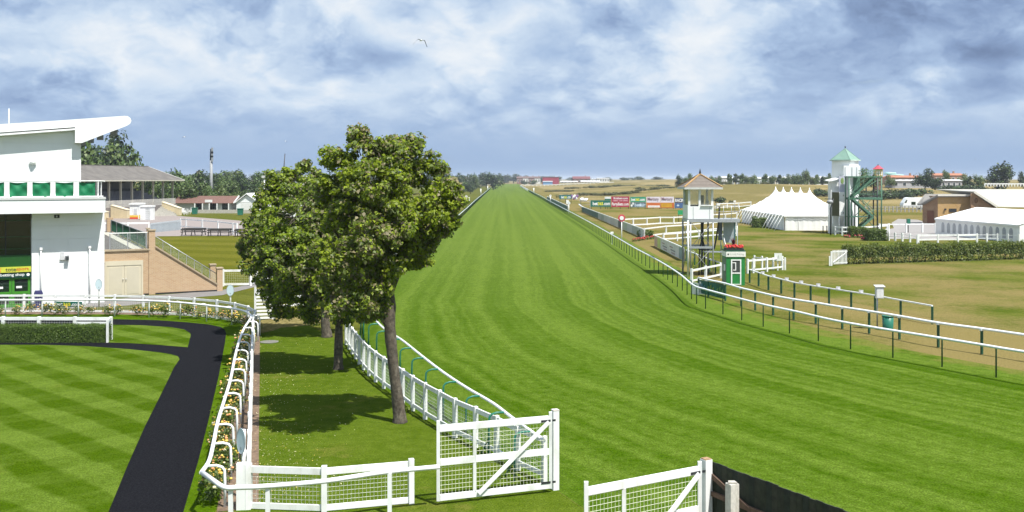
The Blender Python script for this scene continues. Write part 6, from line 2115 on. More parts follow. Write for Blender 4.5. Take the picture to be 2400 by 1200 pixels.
# white paddock fences
post_fence('white_fence', 'long white two rail fence running right from the red ringed post', 'fence', [], 1.18,
           [G(1460, 531), G(1484, 529), G(1516, 527.5), G(1547, 525), G(1579, 525), G(1612, 523), G(1650, 519), G(1700, 516), G(1727, 513)], rails=((0, .17), (.95, .19)), pw=.18, rail_d=.07)
post_fence('white_fence', 'white two rail fence behind the lime advert board, passing the tower legs', 'fence', [], 1.15,
           [G(1510, 556), G(1561, 549), G(1610, 545), G(1646, 541), G(1690, 537), G(1726, 534)], rails=((0, .16), (.95, .15)), pw=.17, rail_d=.07)
post_fence('white_fence', 'lower white two rail fence passing behind the tower legs to the right', 'fence', [], 1.0,
           [G(1555, 567), G(1587, 565), G(1638, 560), G(1690, 556), G(1725, 553)], rails=((0, .15), (.58, .15)), pw=.16, rail_d=.07)
post_fence('white_fence', 'far white two rail fence between the judge box and the pole marquee', 'fence', [], 1.3,
           [G(1680, 489), G(1704, 488), G(1731, 487), G(1760, 484)], rails=((0, .22), (.9, .16)), pw=.22, rail_d=.08)
for k, (x, y, lb) in enumerate(((1685, 480, 'small white sign on the far grass just right of the judge box'), (1722, 472, 'small white sign before the dunes left of the pole marquee'))):
    q = at(x, y, 215)
    t = thing('small_sign', lb, 'sign', Vector((q.x, 215, 0)))
    MB().box(q, (.5, .05, .4)).build('plate', WHITE, t)
    MB().tube([(q.x, 215.05, 0), (q.x, 215.05, q.z)], .05, 6).build('post', STEEL_DULL, t)
# flower clump at the gap between the advert boards
g = np.random.default_rng(41)


def flower_patch(label, pts, n, h, mat, leafm, seed, size=.10, nl=420):
    g = np.random.default_rng(seed)
    pts = [Vector(q) for q in pts]
    t = thing('flower_patch', label, 'flowers', pts[0])
    mb = MB()
    for k in range(n):
        a_ = pts[g.integers(0, len(pts) - 1)]
        i = g.integers(0, len(pts) - 1)
        c = pts[i].lerp(pts[i + 1], g.uniform(0, 1)) + Vector((g.normal() * .15, g.normal() * .35, 0))
        s_ = size * g.uniform(.6, 1.2)
        mb.ell((c.x, c.y, h * g.uniform(.4, 1)), (s_, s_, s_ * .7), 6, 4)
    tag(mb.build('blooms', mat, t, fix=False), kind='stuff')
    C = []
    for k in range(nl):
        i = g.integers(0, len(pts) - 1)
        c = pts[i].lerp(pts[i + 1], g.uniform(0, 1))
        C.append((c.x + g.normal() * .2, c.y + g.normal() * .4, h * g.uniform(.1, .8)))
    C = np.array(C) - np.array(root_loc(t))
    tag(put('foliage', quads_mesh('foliage', leaves(C, g.normal(size=C.shape) + np.array([0, 0, .8]), size * 1.6, g), [leafm]), t), kind='stuff')


flower_patch('scarlet flowers at the gap between the advert board fences', [G(1484, 566), G(1510, 562), G(1534, 559)], 60, .36, pm('scarlet_bedding', (0.33, 0.045, 0.030), 0.7, 0.4, 20.0), LEAF_HEDGE, 51, .12)
flower_patch('crimson flower bed before the two clipped shrubs, left half', [G(1984, 557), G(2000, 556), G(2014, 557)], 80, .33, PINK_FLOWER, LEAF_HEDGE, 52, .13)
flower_patch('crimson flower bed before the two clipped shrubs, right half', [G(2024, 563), G(2044, 562), G(2062, 563)], 85, .33, PINK_FLOWER, LEAF_HEDGE, 53, .13)
for i, (x0, x1, y, h_, lb) in enumerate(((1996, 2034, 557, 1.25, 'clipped green shrub, left of the pair behind the crimson flowers'), (2036, 2080, 565, 1.35, 'clipped green shrub, right of the pair behind the crimson flowers'))):
    a_, b_ = G(x0, y), G(x1, y)
    hedge('clipped_shrub', lb, a_.x, b_.x, a_.y, a_.y + 1.6, h_, 1800, LEAF_HEDGE, 60 + i, .16, bumps=.06)
for i, (x0, x1, y, h_, lb) in enumerate(((1500, 1530, 556, .7, 'low green shrub behind the gap in the advert boards'), (1765, 1797, 534, 1.5, 'rounded green shrub under the guy ropes of the pole marquee'))):
    a_, b_ = G(x0, y), G(x1, y)
    hedge('green_shrub', lb, a_.x, b_.x, a_.y, a_.y + 1.3, h_, 900, LEAF_HEDGE, 70 + i, .18, bumps=.15)

# picket gate and the long hedge
hq0, hq1 = G(1990, 620), G(2420, 607)
L_ = (hq1 - hq0).length
hedge('long_hedge', 'long olive hedge with thin gappy base beside the white picket gate', 0, L_ + 12, 0, 1.3, 1.45, 26000, leaf_mat('leaf_long_hedge', (0.115, 0.140, 0.020), .2), 8, .15,
      math.atan2((hq1 - hq0).y, (hq1 - hq0).x), .09, .75, bumps=.12, orig=hq0)
pg0, pg1 = G(1950, 623), G(1986, 621)
t = thing('picket_gate', 'white picket gate with diagonal brace at the end of the long hedge', 'gate', pg0)
d = (pg1 - pg0).normalized()
for k in range(11):
    c = pg0 + d * (.12 + (pg1 - pg0).length * .92 * k / 10.5)
    MB().box(c + Vector((0, 0, .72)), (.065, .03, 1.22), math.atan2(d.y, d.x)).build('picket', WHITE, t)
for z in (.22, 1.2):
    MB().beam(pg0 + Vector((0, .04, z)), pg1 + Vector((0, .04, z)), .04, .09).build('rail', WHITE, t)
MB().beam(pg0 + Vector((.1, -.03, .3)), pg1 + Vector((-.1, -.03, 1.1)), .03, .08).build('diagonal_brace', WHITE, t)
MB().box(pg0 + Vector((-.05, 0, .62)), (.12, .12, 1.24)).build('gate_post', WHITE, t)
MB().box(pg0 + Vector((-.22, -.05, .42)), (.10, .10, .84)).build('stop_post', WHITE, t)

# ------------------------------------------------------------------ pole marquee
mx0, mx1, my0, my1 = 39.05, 49.5, 143.0, 170.0
ze1 = 2.2
t = thing('pole_marquee', 'large white pole marquee with five peaked ridge poles', 'marquee', Vector((mx0, my0, 0)))
xm_ = 43.6
zr1 = 5.25
sag = MB()
nu, nv = 40, 28


def roof_z(x, y):
    fx = (x - mx0) / (xm_ - mx0) if x < xm_ else (mx1 - x) / (mx1 - xm_)
    fy = min((y - my0) / 2.9, (my1 - y) / 5.0, 1.0)
    f_ = max(0.0, min(fx, fy))
    f_ = f_ ** 1.18
    z = ze1 + (zr1 - ze1) * f_
    for yp in peaks:
        r_ = math.hypot(x - xm_, (y - yp) * .9)
        z += 0.78 * math.exp(-r_ / .40)
    z -= .10 * math.sin(max(0, min(1, f_)) * math.pi)
    return z


peaks = [145.9, 150.5, 155.3, 160.0, 164.6]
gx = sorted(set([mx0 + (mx1 - mx0) * i / nu for i in range(nu + 1)] + [xm_ + d for d in (-.6, -.3, -.12, 0, .12, .3, .6)]))
gy = sorted(set([my0 + (my1 - my0) * i / nv for i in range(nv + 1)] + [p_ + d for p_ in peaks for d in (-.6, -.3, -.12, 0, .12, .3, .6)]))
for y in gy:
    for x in gx:
        sag.v.append((x, y, roof_z(x, y)))
for j in range(len(gy) - 1):
    for i in range(len(gx) - 1):
        n_ = len(gx)
        sag.f.append((j * n_ + i, j * n_ + i + 1, (j + 1) * n_ + i + 1, (j + 1) * n_ + i))
        sag.m.append(0)
        sag.s.append(True)
sag.build('roof', CANVAS, t)


def wavy_wall(a, b, h, amp, n, name, mat, parent):
    mb = MB()
    d = (b - a)
    nn_ = Vector((d.y, -d.x, 0)).normalized()
    for k in range(n + 1):
        c = a + d * (k / n) + nn_ * (amp * math.sin(k * 1.9) + amp * .6 * math.sin(k * .7))
        mb.v += [tuple(c), tuple(c + Vector((0, 0, h)))]
    for k in range(n):
        mb.f.append((2 * k, 2 * k + 2, 2 * k + 3, 2 * k + 1))
        mb.m.append(0)
        mb.s.append(True)
    mb.build(name, mat, parent)


wavy_wall(Vector((mx0 + .25, my0 + .2, 0)), Vector((mx1 - .25, my0 + .2, 0)), ze1 - .02, .03, 40, 'front_wall', CANVAS, t)
wavy_wall(Vector((mx0 + .25, my1 - .2, 0)), Vector((mx0 + .25, my0 + .2, 0)), ze1 + .0, .10, 110, 'side_wall', CANVAS, t)
wavy_wall(Vector((mx1 - .25, my0 + .2, 0)), Vector((mx1 - .25, my1 - .2, 0)), ze1, .05, 40, 'side_wall', CANVAS, t)
mb = MB()
for a_, b_, n_ in ((Vector((mx0, my0, ze1)), Vector((mx1, my0, ze1)), 44), (Vector((mx0, my1, ze1)), Vector((mx0, my0, ze1)), 90)):
    for k in range(n_):
        p_, q_ = a_.lerp(b_, k / n_), a_.lerp(b_, (k + 1) / n_)
        off_ = Vector((0, -.02, 0)) if a_.y == b_.y else Vector((-.02, 0, 0))
        mb.face(p_ + off_, q_ + off_, q_ + off_ + Vector((0, 0, -.16)), p_.lerp(q_, .5) + off_ + Vector((0, 0, -.30)), p_ + off_ + Vector((0, 0, -.16)))
tag(mb.build('valance', CANVAS, t, fix=False), kind='stuff')
for p_ in peaks:
    MB().tube([(xm_, p_, zr1 + .3), (xm_, p_, zr1 + .88)], [.10, .05], 8).build('pole_tip', CANVAS, t)
for k in range(16):
    y = my0 + .4 + (my1 - my0 - .8) * k / 15
    MB().tube([(mx0, y, ze1 + .02), (mx0 - 1.5, y - .9, 0)], .035, 5).build('guy_rope', WHITE, t)
for k in range(14):
    y = my0 + 1.2 + (my1 - my0 - .8) * k / 15
    MB().tube([(mx0 + .06, y, 0), (mx0 + .06, y, ze1)], .03, 5).build('side_pole', WHITE, t)
MB().tube([(41.2, my0 + .14, 0), (41.2, my0 + .14, ze1 - .2)], .02, 5).build('door_seam', pm('canvas_seam', (.6, .6, .58), .8), t)

# ------------------------------------------------------------------ frame marquee with arched windows
t = thing('frame_marquee', 'long white frame marquee with a row of arched clear windows', 'marquee', Vector((58.9, 115, 0)))
f0, f1 = Vector((58.75, 115.2, 0)), Vector((57.0, 134, 0))
wx = Vector((10, .9, 0))
ze2, zr2 = 2.12, 3.65
mid0, mid1 = f0 + wx * .5, f1 + wx * .5
mb = MB()
mb._add([f0 + Vector((-.12, -.1, ze2)), f1 + Vector((-.12, .1, ze2)), mid1 + Vector((0, -1.5, zr2)), mid0 + Vector((0, 0, zr2)), f0 + wx + Vector((.1, -.1, ze2)), f1 + wx + Vector((.1, .1, ze2))],
        [(0, 1, 2, 3), (3, 2, 5, 4), (1, 5, 2)])
mb.build('roof', CANVAS, t)
mb = MB()
mb.face(f0 + wx, f0, f0 + Vector((0, 0, ze2)), mid0 + Vector((0, 0, zr2 - .05)), f0 + wx + Vector((0, 0, ze2)))
mb.build('end_wall', CANVAS, t)
MB().face(f1, f1 + wx, f1 + wx + Vector((0, 0, ze2)), f1 + Vector((0, 0, ze2))).build('end_wall', CANVAS, t)
MB().face(f0 + wx, f1 + wx, f1 + wx + Vector((0, 0, ze2)), f0 + wx + Vector((0, 0, ze2))).build('side_wall', CANVAS, t)
MB().prism([f0, f1, f1 + Vector((0, 0, ze2)), f0 + Vector((0, 0, ze2))], (.03, 0, 0)).build('side_wall', CANVAS, t)
dv = (f1 - f0)
du = dv.normalized()
nl_ = Vector((-1, -.09, 0)).normalized()
for k in range(13):
    if k == 0:
        continue
    c = f0 + dv * ((k + .2) / 13.6)
    pts_ = []
    hw = .36
    for a in range(9):
        an = math.pi * a / 8
        pts_.append(c + du * (hw * math.cos(an)) + Vector((0, 0, 1.25 + .42 * math.sin(an))))
    pts_ += [c - du * hw + Vector((0, 0, .35)), c + du * hw + Vector((0, 0, .35))]
    MB().prism([p_ + nl_ * .012 for p_ in pts_], nl_ * .012).build('arched_window', pm('clear_vinyl', (.30, .33, .37), .15, .1, spec=.6), t)
mb = MB()
nsc = 60
for k in range(nsc):
    p_, q_ = f0 + dv * (k / nsc), f0 + dv * ((k + 1) / nsc)
    o_ = nl_ * .14 + Vector((0, 0, ze2))
    mb.face(p_ + o_, q_ + o_, q_ + o_ + Vector((0, 0, -.18)), p_.lerp(q_, .5) + o_ + Vector((0, 0, -.26)), p_ + o_ + Vector((0, 0, -.18)))
tag(mb.build('valance', CANVAS, t, fix=False), kind='stuff')

# white fences before it
post_fence('white_fence', 'white two rail fence in front of the arched window marquee', 'fence', [], 1.05, [G(2152, 571), G(2198, 570), G(2245, 570), G(2289, 569)], rails=((.02, .20), (.52, .17)), pw=.17, rail_d=.07)
post_fence('white_fence', 'white fence bending away in front of the right end of the marquee', 'fence', [], 1.05, [G(2290, 569), G(2313, 569), G(2338, 569), G(2362, 570), G(2387, 571)], rails=((.1, .06), (.5, .06)), pw=.17, rail_d=.04)
post_fence('chain_posts', 'thin railed white posts left of the marquee fence', 'fence', [], 1.0, [G(2083, 564), G(2098, 565), G(2115, 566), G(2133, 568), G(2150, 571)], rails=((.15, .05), (.45, .05)), pw=.17, rail_d=.03)
post_fence('white_fence', 'white two rail fence around the foot of the green stair tower', 'fence', [], 1.15, [G(1957, 551), G(1974, 552), G(1992, 552), G(2035, 551), G(2079, 547)], rails=((0, .18), (.55, .15)), pw=.17, rail_d=.07)
post_fence('white_fence', 'white fence at the edge of the pale yard behind the clipped shrubs', 'fence', [], 1.3, [G(2061, 547), G(2083, 546), G(2124, 546), G(2162, 545), G(2192, 545)], rails=((.05, .14),), pw=.18, rail_d=.07)
q = G(2129, 545)
t = thing('yard_bin', 'green bin on a post standing in the pale yard', 'bin', q)
c = at(2129, 517, q.y)
MB().box(c + Vector((0, 0, -.12)), (.42, .4, .75)).build('body', GREEN_TUBE, t)
MB().box((q.x, q.y + .1, .6), (.10, .10, 1.2)).build('post', DARK, t)

# ------------------------------------------------------------------ green roofed tower and stairs
TX, TY = (1981 - 1200) / F * 137, 137.0
t = thing('camera_tower', 'tall white tower with pale green pyramid roof', 'tower', Vector((TX, TY, 0)))
zt0 = zat(375, TY)
zta = zat(347.5, TY)
MB().box((TX, TY, zt0 / 2), (2.62, 2.62, zt0), R(45)).build('wall', WHITE_CLEAN, t)
mb = MB()
rr_ = 2.12
e = [Vector((TX + rr_ * math.cos(R(a)), TY + rr_ * math.sin(R(a)), zt0 - .05)) for a in (-90, 0, 90, 180)]
apx = Vector((TX, TY, zta))
for k in range(4):
    mb.face(e[k], e[(k + 1) % 4], apx)
mb.face(*[v + Vector((0, 0, -.005)) for v in e])
mb.build('roof', COPPER, t)
for k in range(4):
    MB().beam(e[k] + Vector((0, 0, .0)), e[(k + 1) % 4] + Vector((0, 0, .0)), .10, .14).build('gutter', pm('pale_green_gutter', (.45, .56, .50), .6), t)
    MB().beam(e[k], apx, .09, .06).build('hip_cap', COPPER, t)
MB().tube([apx, apx + Vector((0, 0, .28))], [.06, .10], 8).build('finial', DARK, t)
# enclosed balcony box on the right face and a lower lean-to on the left
q = at(1994, 413, TY - 2.2)
MB().ext(q.x - .95, q.x + 1.3, TY - 2.2, TY - 1.0, zat(413, TY - 2.2), zat(388, TY - 2.2)).build('balcony_box', WHITE_CLEAN, t)
for x in (1981, 1997, 2008):
    c = at(x, 400, TY - 2.2)
    MB().ext(c.x - .06, c.x + .06, TY - 2.24, TY - 2.2, zat(412, TY - 2.2), zat(392, TY - 2.2)).build('box_batten', pm('grey_batten', (.45, .47, .50)), t)
q = at(1953, 425, TY - 1.6)
lt_ = MB().ext(q.x - .4, q.x + .8, TY - 1.8, TY - .6, 0, q.z - .1).build('lean_to', WHITE, t)
MB().prism([Vector((q.x - .8, TY - 2.3, q.z - .05)), Vector((q.x + .7, TY - 2.3, q.z + .3)), Vector((q.x + .7, TY - .4, q.z + .45)), Vector((q.x - .8, TY - .4, q.z + .1))], (0, 0, .08)).build('lean_to_roof', WHITE, lt_)
q = at(1974, 424, TY - 2.6)
MB().ext(q.x - .42, q.x + .45, TY - 2.6, TY - 2.3, zat(450, TY - 2.6), zat(413, TY - 2.6)).build('crest_panel', pm('pale_violet_panel', (.46, .47, .55), .5), t)
MB().ell((q.x, TY - 2.61, q.z), (.22, .015, .42), 12, 6).build('crest', pm('crest_green', (.20, .30, .10), .6), t)
MB().ext(at(2001, 0, TY).x - .55, at(2001, 0, TY).x + .35, TY - 1.45, TY - 1.35, zat(455, TY), zat(415, TY)).build('stair_door', GREEN_STEEL, t)
# tall white cabinet before it
q = G(1969, 549)
t = thing('screen_cabinet', 'tall white cabinet with olive side standing on thin legs before the tower', 'cabinet', q)
xa, xm2, xb = at(1954, 0, q.y).x, at(1967, 0, q.y).x, at(1980, 0, q.y).x
za, zb__ = zat(507, q.y), zat(450, q.y)
mb = MB()
mb.prism([(xm2, q.y, za), (xb, q.y + .1, za), (xb, q.y + .8, za), (xa, q.y + .7, za)], (0, 0, zb__ - za))
mb.build('case', WHITE, t)
mb = MB()
mb.prism([(xa - .005, q.y + .68, za + .03), (xm2 - .012, q.y - .01, za + .03), (xm2 - .012, q.y - .01, zb__ - .03), (xa - .005, q.y + .68, zb__ - .03)], (-.006, -.012, 0))
mb.build('side_panel', pm('olive_panel', (.085, .085, .040), .7), t)
for z in (zat(458, q.y), zat(499, q.y)):
    MB().ell((xb - .18, q.y + .0, z), (.06, .05, .09), 8, 5).build('knob', DARK, t)
for x, y in ((xm2, .05), (xb - .05, .15), (xa + .1, .65)):
    MB().tube([(x, q.y + y, 0), (x, q.y + y, za)], .06, 6).build('leg', WHITE, t)
MB().tube([(xm2, q.y, za), (xb, q.y + .1, 0)], .03, 5).build('brace', STEEL, t)
MB().tube([(xb, q.y + .1, za), (xm2, q.y, 0)], .03, 5).build('brace', STEEL, t)
q = G(1947, 551)
t = thing('lamp_standard', 'dark steel post with a short top bracket left of the tower', 'post', q)
zt_ = zat(466, q.y)
MB().tube([q, q + Vector((0, 0, zt_ * .75)), q + Vector((.35, 0, zt_))], [.10, .09, .07], 8).build('shaft', DARK, t)
MB().beam(q + Vector((-.75, 0, zt_)), q + Vector((.4, 0, zt_ - .03)), .08, .08).build('top_bar', DARK, t)
MB().ell(q + Vector((-.1, 0, zt_ - .4)), (.45, .3, .28), 10, 6).build('lamp_head', STEEL_DULL, t)
for k, x in enumerate((1929, 1938)):
    q = G(x, 546 + k)
    t = thing('bollard', ('dark short post nearest the pole marquee corner', 'dark short post between the marquee corner and the steel lamp post')[k], 'post', q)
    MB().tube([q, q + Vector((0, 0, zat(530, q.y)))], .07, 8).build('shaft', DARK, t)
    MB().tube([q + Vector((0, 0, zat(530, q.y))), q + Vector((0, 0, zat(529, q.y)))], [.09, .03], 8).build('cap', DARK, t)

# scaffold stairs
SY = 132.5
t = thing('stair_scaffold', 'green steel scaffold with zigzag stairs beside the white tower', 'stairs', Vector((at(1990, 0, SY).x, SY, 0)))
X_ = lambda px_: at(px_, 0, SY).x
Zp = lambda py_: zat(py_, SY)
for x, y0_, m_ in ((1990, 413, GREEN_STEEL), (2066, 413, GREEN_STEEL), (2056, 416, DARK), (1996, 465, GREEN_POST), (2012, 470, GREEN_POST)):
    for dy in (0, 1.4):
        MB().tube([(X_(x), SY + dy, 0), (X_(x), SY + dy, Zp(y0_))], .09, 8).build('standard', m_, t)
for (ya, yb, xa_, xb_) in ((413, 416, 1988, 2068), (463, 468, 1992, 2068), (507, 509, 1992, 2046)):
    MB().ext(X_(xa_), X_(xb_), SY - .1, SY + 1.5, Zp(yb), Zp(ya)).build('landing', GREEN_STEEL, t)


def flight(p_, q_, n=12):
    p_, q_ = Vector(p_), Vector(q_)
    for dy in (0, 1.1):
        MB().beam(p_ + Vector((0, dy, 0)), q_ + Vector((0, dy, 0)), .08, .26).build('stringer', GREEN_STEEL, t)
        MB().tube([p_ + Vector((0, dy, .95)), q_ + Vector((0, dy, .95))], .04, 6).build('handrail', GREEN_STEEL, t)
    for k in range(1, n):
        c = p_.lerp(q_, k / n)
        MB().box(c + Vector((0, .55, .05)), (.26, 1.05, .04)).build('tread', GREEN_STEEL, t)
    for k in range(0, n, 3):
        c = p_.lerp(q_, k / n)
        MB().tube([c, c + Vector((0, 0, .95))], .03, 5).build('baluster', GREEN_STEEL, t)


flight((X_(1996), SY, Zp(464)), (X_(2051), SY, Zp(414)))
flight((X_(1998), SY - .2, Zp(466)), (X_(2045), SY - .2, Zp(507)))
flight((X_(2046), SY - .2, Zp(508)), (X_(2016), SY - .2, Zp(534)))
for (a_, b_) in (((1990, 465), (2066, 416)), ((2056, 465), (2066, 440)), ((2000, 510), (2040, 470)), ((2056, 510), (2020, 470)), ((1996, 545), (2030, 510)), ((2056, 540), (2030, 512))):
    MB().tube([(X_(a_[0]), SY + .02, Zp(a_[1])), (X_(b_[0]), SY + .02, Zp(b_[1]))], .045, 5).build('brace', GREEN_STEEL, t)
for z in (400, 406):
    MB().tube([(X_(2012), SY, Zp(z)), (X_(2066), SY, Zp(z)), (X_(2066), SY + 1.4, Zp(z))], .035, 5).build('guard_rail', GREEN_STEEL, t)
for x in range(2014, 2068, 9):
    MB().tube([(X_(x), SY, Zp(413)), (X_(x), SY, Zp(400))], .03, 5).build('guard_post', GREEN_STEEL, t)
MB().tube([(X_(1992), SY, Zp(455)), (X_(2066), SY, Zp(455))], .035, 5).build('guard_rail', GREEN_STEEL, t)

# ------------------------------------------------------------------ brick huts
hx0, hy = G(2169, 525).x, 165.0
xL, xM, xR = at(2168, 0, 165).x, at(2198, 0, 163.5).x, at(2277, 0, 163.5).x
t = thing('brick_hut', 'small yellow brick hut with brown door and single pitch white edged roof', 'building', Vector((xL, 163.5, 0)))
zh1, zh0 = zat(459, 164), zat(480, 165)
mb = MB()
mb.prism([(xM, 163.5, 0), (xR + 4, 163.5, 0), (xR + 4, 163.5, zh1), (xM, 163.5, zh1)], (0, .25, 0))
mb.build('front_wall', BRICK_Y, t)
mb = MB()
mb.prism([(xL, 166.0, 0), (xM, 163.5, 0), (xM, 163.5, zh1), (xL, 166.0, zh0)], (.25, .3, 0))
mb.build('side_wall', BRICK_D, t)
MB().ext(xM + .3, xR + 4, 166, 168, 0, zh1 - .05).build('rear_wall', BRICK_D, t)
MB().prism([(xL - .4, 165.8, zh0 - .10), (xM - .15, 163.1, zh1), (xR + .2, 163.1, zh1 + .02), (xR + .2, 168.2, zh1 + .02), (xM - .15, 168.2, zh1), (xL - .4, 167.2, zh0 - .10)], (0, 0, .24)).build('roof', pm('grey_flat_roof', (.22, .21, .195), .85, .1), t)
MB().beam((xM - .2, 163.05, zh1 + .12), (xR + .2, 163.05, zh1 + .12), .06, .30).build('fascia', pm('pale_fascia', (.60, .58, .52), .7), t)
dA, dB = Vector((xL, 166, 0)).lerp(Vector((xM, 163.5, 0)), .32), Vector((xL, 166, 0)).lerp(Vector((xM, 163.5, 0)), .75)
dr = MB().prism([dA + Vector((-.03, -.03, 0)), dB + Vector((-.03, -.03, 0)), dB + Vector((-.03, -.03, 2.15)), dA + Vector((-.03, -.03, 2.15))], (-.04, -.05, 0)).build('door', pm('brown_door', (.14, .055, .03), .6, .15), t)
c = at(2215, 491, 163.4)
MB().tube([c, c + Vector((0, -.12, 0))], .18, 12).build('vent', DARK, t)
wf = MB().ext(at(2225, 0, 163.4).x, at(2242, 0, 163.4).x, 163.4, 163.5, zat(497, 163.4), zat(489, 163.4)).build('window', DARK, t)
t = thing('brick_hall', 'larger brown brick hall with pale pitched roof at the right edge', 'building', Vector((xR, 160, 0)))
gx0, gx1 = at(2276, 0, 161).x, at(2326, 0, 161).x
zg1 = zat(452, 161)
zg0_ = zat(486, 161)
MB().prism([(gx0, 161, 0), (gx1 + 3, 161, 0), (gx1 + 3, 161, zg0_ - 1), (gx1, 161, zg0_), (gx0 + .4, 161, zg1), (gx0, 161, zg1 - .2)], (0, .3, 0)).build('gable_wall', BRICK_D, t)
MB().ell(at(2288, 470, 160.95), (.28, .05, .42), 10, 6).build('gable_vent', pm('brown_vent', (.16, .09, .05), .7), t)
MB().prism([(gx0 + .3, 160.5, zg1 + .12), (gx1 + .5, 160.5, zg0_ + .05), (gx1 + 30, 162, zg0_ - .4), (gx1 + 30, 175, zg1 + .3), (gx0 + .3, 175, zg1 + .3)], (0, 0, .12)).build('roof', pm('pale_sheet_roof', (.46, .45, .40), .7, .05, .6), t)
MB().beam((gx0 + .25, 160.45, zg1 + .18), (gx1 + .55, 160.45, zg0_ + .1), .08, .34).build('barge_board', pm('pale_fascia', (.6, .58, .52)), t)
MB().ext(gx1, gx1 + 30, 162.5, 163, 0, zg0_ - .5).build('side_wall', BRICK_D, t)

# ------------------------------------------------------------------ touring caravan and its fence
q = G(2149, 492)
t = thing('touring_caravan', 'white touring caravan parked behind a rail fence', 'caravan', q)
xa, xb, Yc = at(2117, 0, q.y).x, at(2182, 0, q.y).x, q.y
za, zb__ = .55, zat(463, q.y)
prof = [(xa, za), (xb, za), (xb + .1, za + .5), (xb - .1, zb__ - .15), (xb - .5, zb__), (xa + 1.4, zb__), (xa + .9, zb__ - .15), (xa + .15, za + 1.1), (xa - .02, za + .6)]
mb = MB()
mb.prism([(x, Yc, z) for x, z in prof], (0, 2.2, 0))
mb.build('body', WHITE_CLEAN, t)
for x0, x1, za_, zb_2 in ((2136, 2146, 480, 473), (2157, 2163, 480, 473)):
    wf = MB().ext(at(x0, 0, Yc).x, at(x1, 0, Yc).x, Yc - .03, Yc, zat(za_, Yc), zat(zb_2, Yc)).build('window', GLASS_DARK, t)
MB().prism([(xa + .25, Yc - .02, za + 1.15), (xa + .75, Yc - .02, za + 1.15), (xa + 1.0, Yc - .02, zb__ - .55), (xa + .75, Yc - .02, zb__ - .55)], (0, .02, 0)).build('window', GLASS_DARK, t)
MB().ext(xa + .1, xb, Yc - .02, Yc, za + .35, za + .5).build('side_stripe', pm('grey_stripe', (.40, .42, .46), .5), t)
for x in (at(2160, 0, Yc).x,):
    for y in (Yc + .1, Yc + 1.9):
        w_ = MB().tube([(x, y, .34), (x, y + .2, .34)], .34, 16, smooth=False).build('wheel', DARK, t)
        MB().tube([(x, y - .01, .34), (x, y, .34)], .2, 12, smooth=False).build('hub', STEEL, w_)
MB().beam((xa, Yc + 1.1, .5), (xa - 1.3, Yc + 1.1, .5), .15, .1).build('tow_bar', DARK, t)
post_fence('rail_fence', 'long pale weathered post fence in front of the caravan', 'fence', [], 1.3, [G(2000 + k * 9.3, 497) for k in range(20)], rails=((.1, .14), (.6, .12)), pw=.2, rail_d=.08,
           mat=pm('weathered_rail', (.36, .35, .32), .9, .15))
# ------------------------------------------------------------------ trees and bushes far off
def far_tree_proto(name, kind, seed):
    g = np.random.default_rng(seed)
    if kind == 'round':
        cl = [(g.normal() * .22, g.normal() * .22, .56 + g.normal() * .17, .25, .25, .22) for _ in range(11)] + [(0, 0, .55, .36, .36, .38)]
        th, n, sz = .10, 1500, .085
    elif kind == 'tall':
        cl = [(g.normal() * .10, g.normal() * .10, .25 + .09 * k, .17 - .007 * k, .17 - .007 * k, .14) for k in range(8)]
        th, n, sz = .08, 1100, .075
    elif kind == 'pine':
        cl = [(g.normal() * .13, g.normal() * .13, .45 + .10 * k, .30 - .03 * k, .30 - .03 * k, .10) for k in range(5)]
        th, n, sz = .15, 1000, .085
    else:           # bush
        cl = [(g.normal() * .30, g.normal() * .3, .30 + g.normal() * .08, .30, .30, .26) for _ in range(8)]
        th, n, sz = .05, 800, .11
    C, D = crown_points(cl, n, g, .35)
    C[:, 2] = np.maximum(C[:, 2], .02)
    cr_ = leaves(C, D * .9 + np.array([0, 0, .35]) + g.normal(size=D.shape) * .45, sz, g, .8, .2)
    tk = MB().tube([(0, 0, 0), (0, 0, th + .15), (g.normal() * .03, g.normal() * .03, th + .45)], [.035, .026, .010], 6)
    return cr_, tk, g


PROT = {}
for kind in ('round', 'tall', 'pine', 'bush'):
    for v in range(3):
        for ci, mats in enumerate(([LEAF_FAR, LEAF_FAR2], [LEAF_FAR2, LEAF_FAR], [LEAF_FAR3, LEAF_FAR], [LEAF_GORSE, LEAF_GORSE])):
            if kind != 'bush' and ci == 3:
                continue
            cr_, tk, g = far_tree_proto('x', kind, 100 + v * 7 + hash(kind) % 1 + len(kind))
            ids = (g.uniform(0, 1, len(cr_)) > .7).astype(int)
            PROT[(kind, v, ci)] = (quads_mesh('crown', cr_, mats, ids), tk.mesh('trunk', BARK))


def far_tree(label, cat, x, Y, h, wd, kind='round', ci=0, v=0, group=None, name=None, z=None):
    """x: metres; crown height h and width factor"""
    zz = gz(x, Y) if z is None else z
    t = thing(name or ('gorse_bush' if kind == 'bush' else 'tree'), label, cat, (x, Y, zz - .05), group, random.uniform(0, 6.28))
    t.scale = (h * wd, h * wd, h)
    c, k = PROT[(kind, v % 3, ci)]
    tag(put('crown', c, t), kind='stuff')
    put('trunk', k, t)
    return t


def tree_px(label, px_, ytop, Y, wpx, kind='round', ci=0, v=0, group=None, cat='tree', name=None):
    x = (px_ - 1200) / F * Y
    h = zat(ytop, Y) - gz(x, Y)
    width = wpx / F * Y
    nat = {'round': .95, 'tall': .5, 'pine': .78, 'bush': 1.15}[kind]
    return far_tree(label, cat, x, Y, h, width / (h * nat), kind, ci, v, group, name)


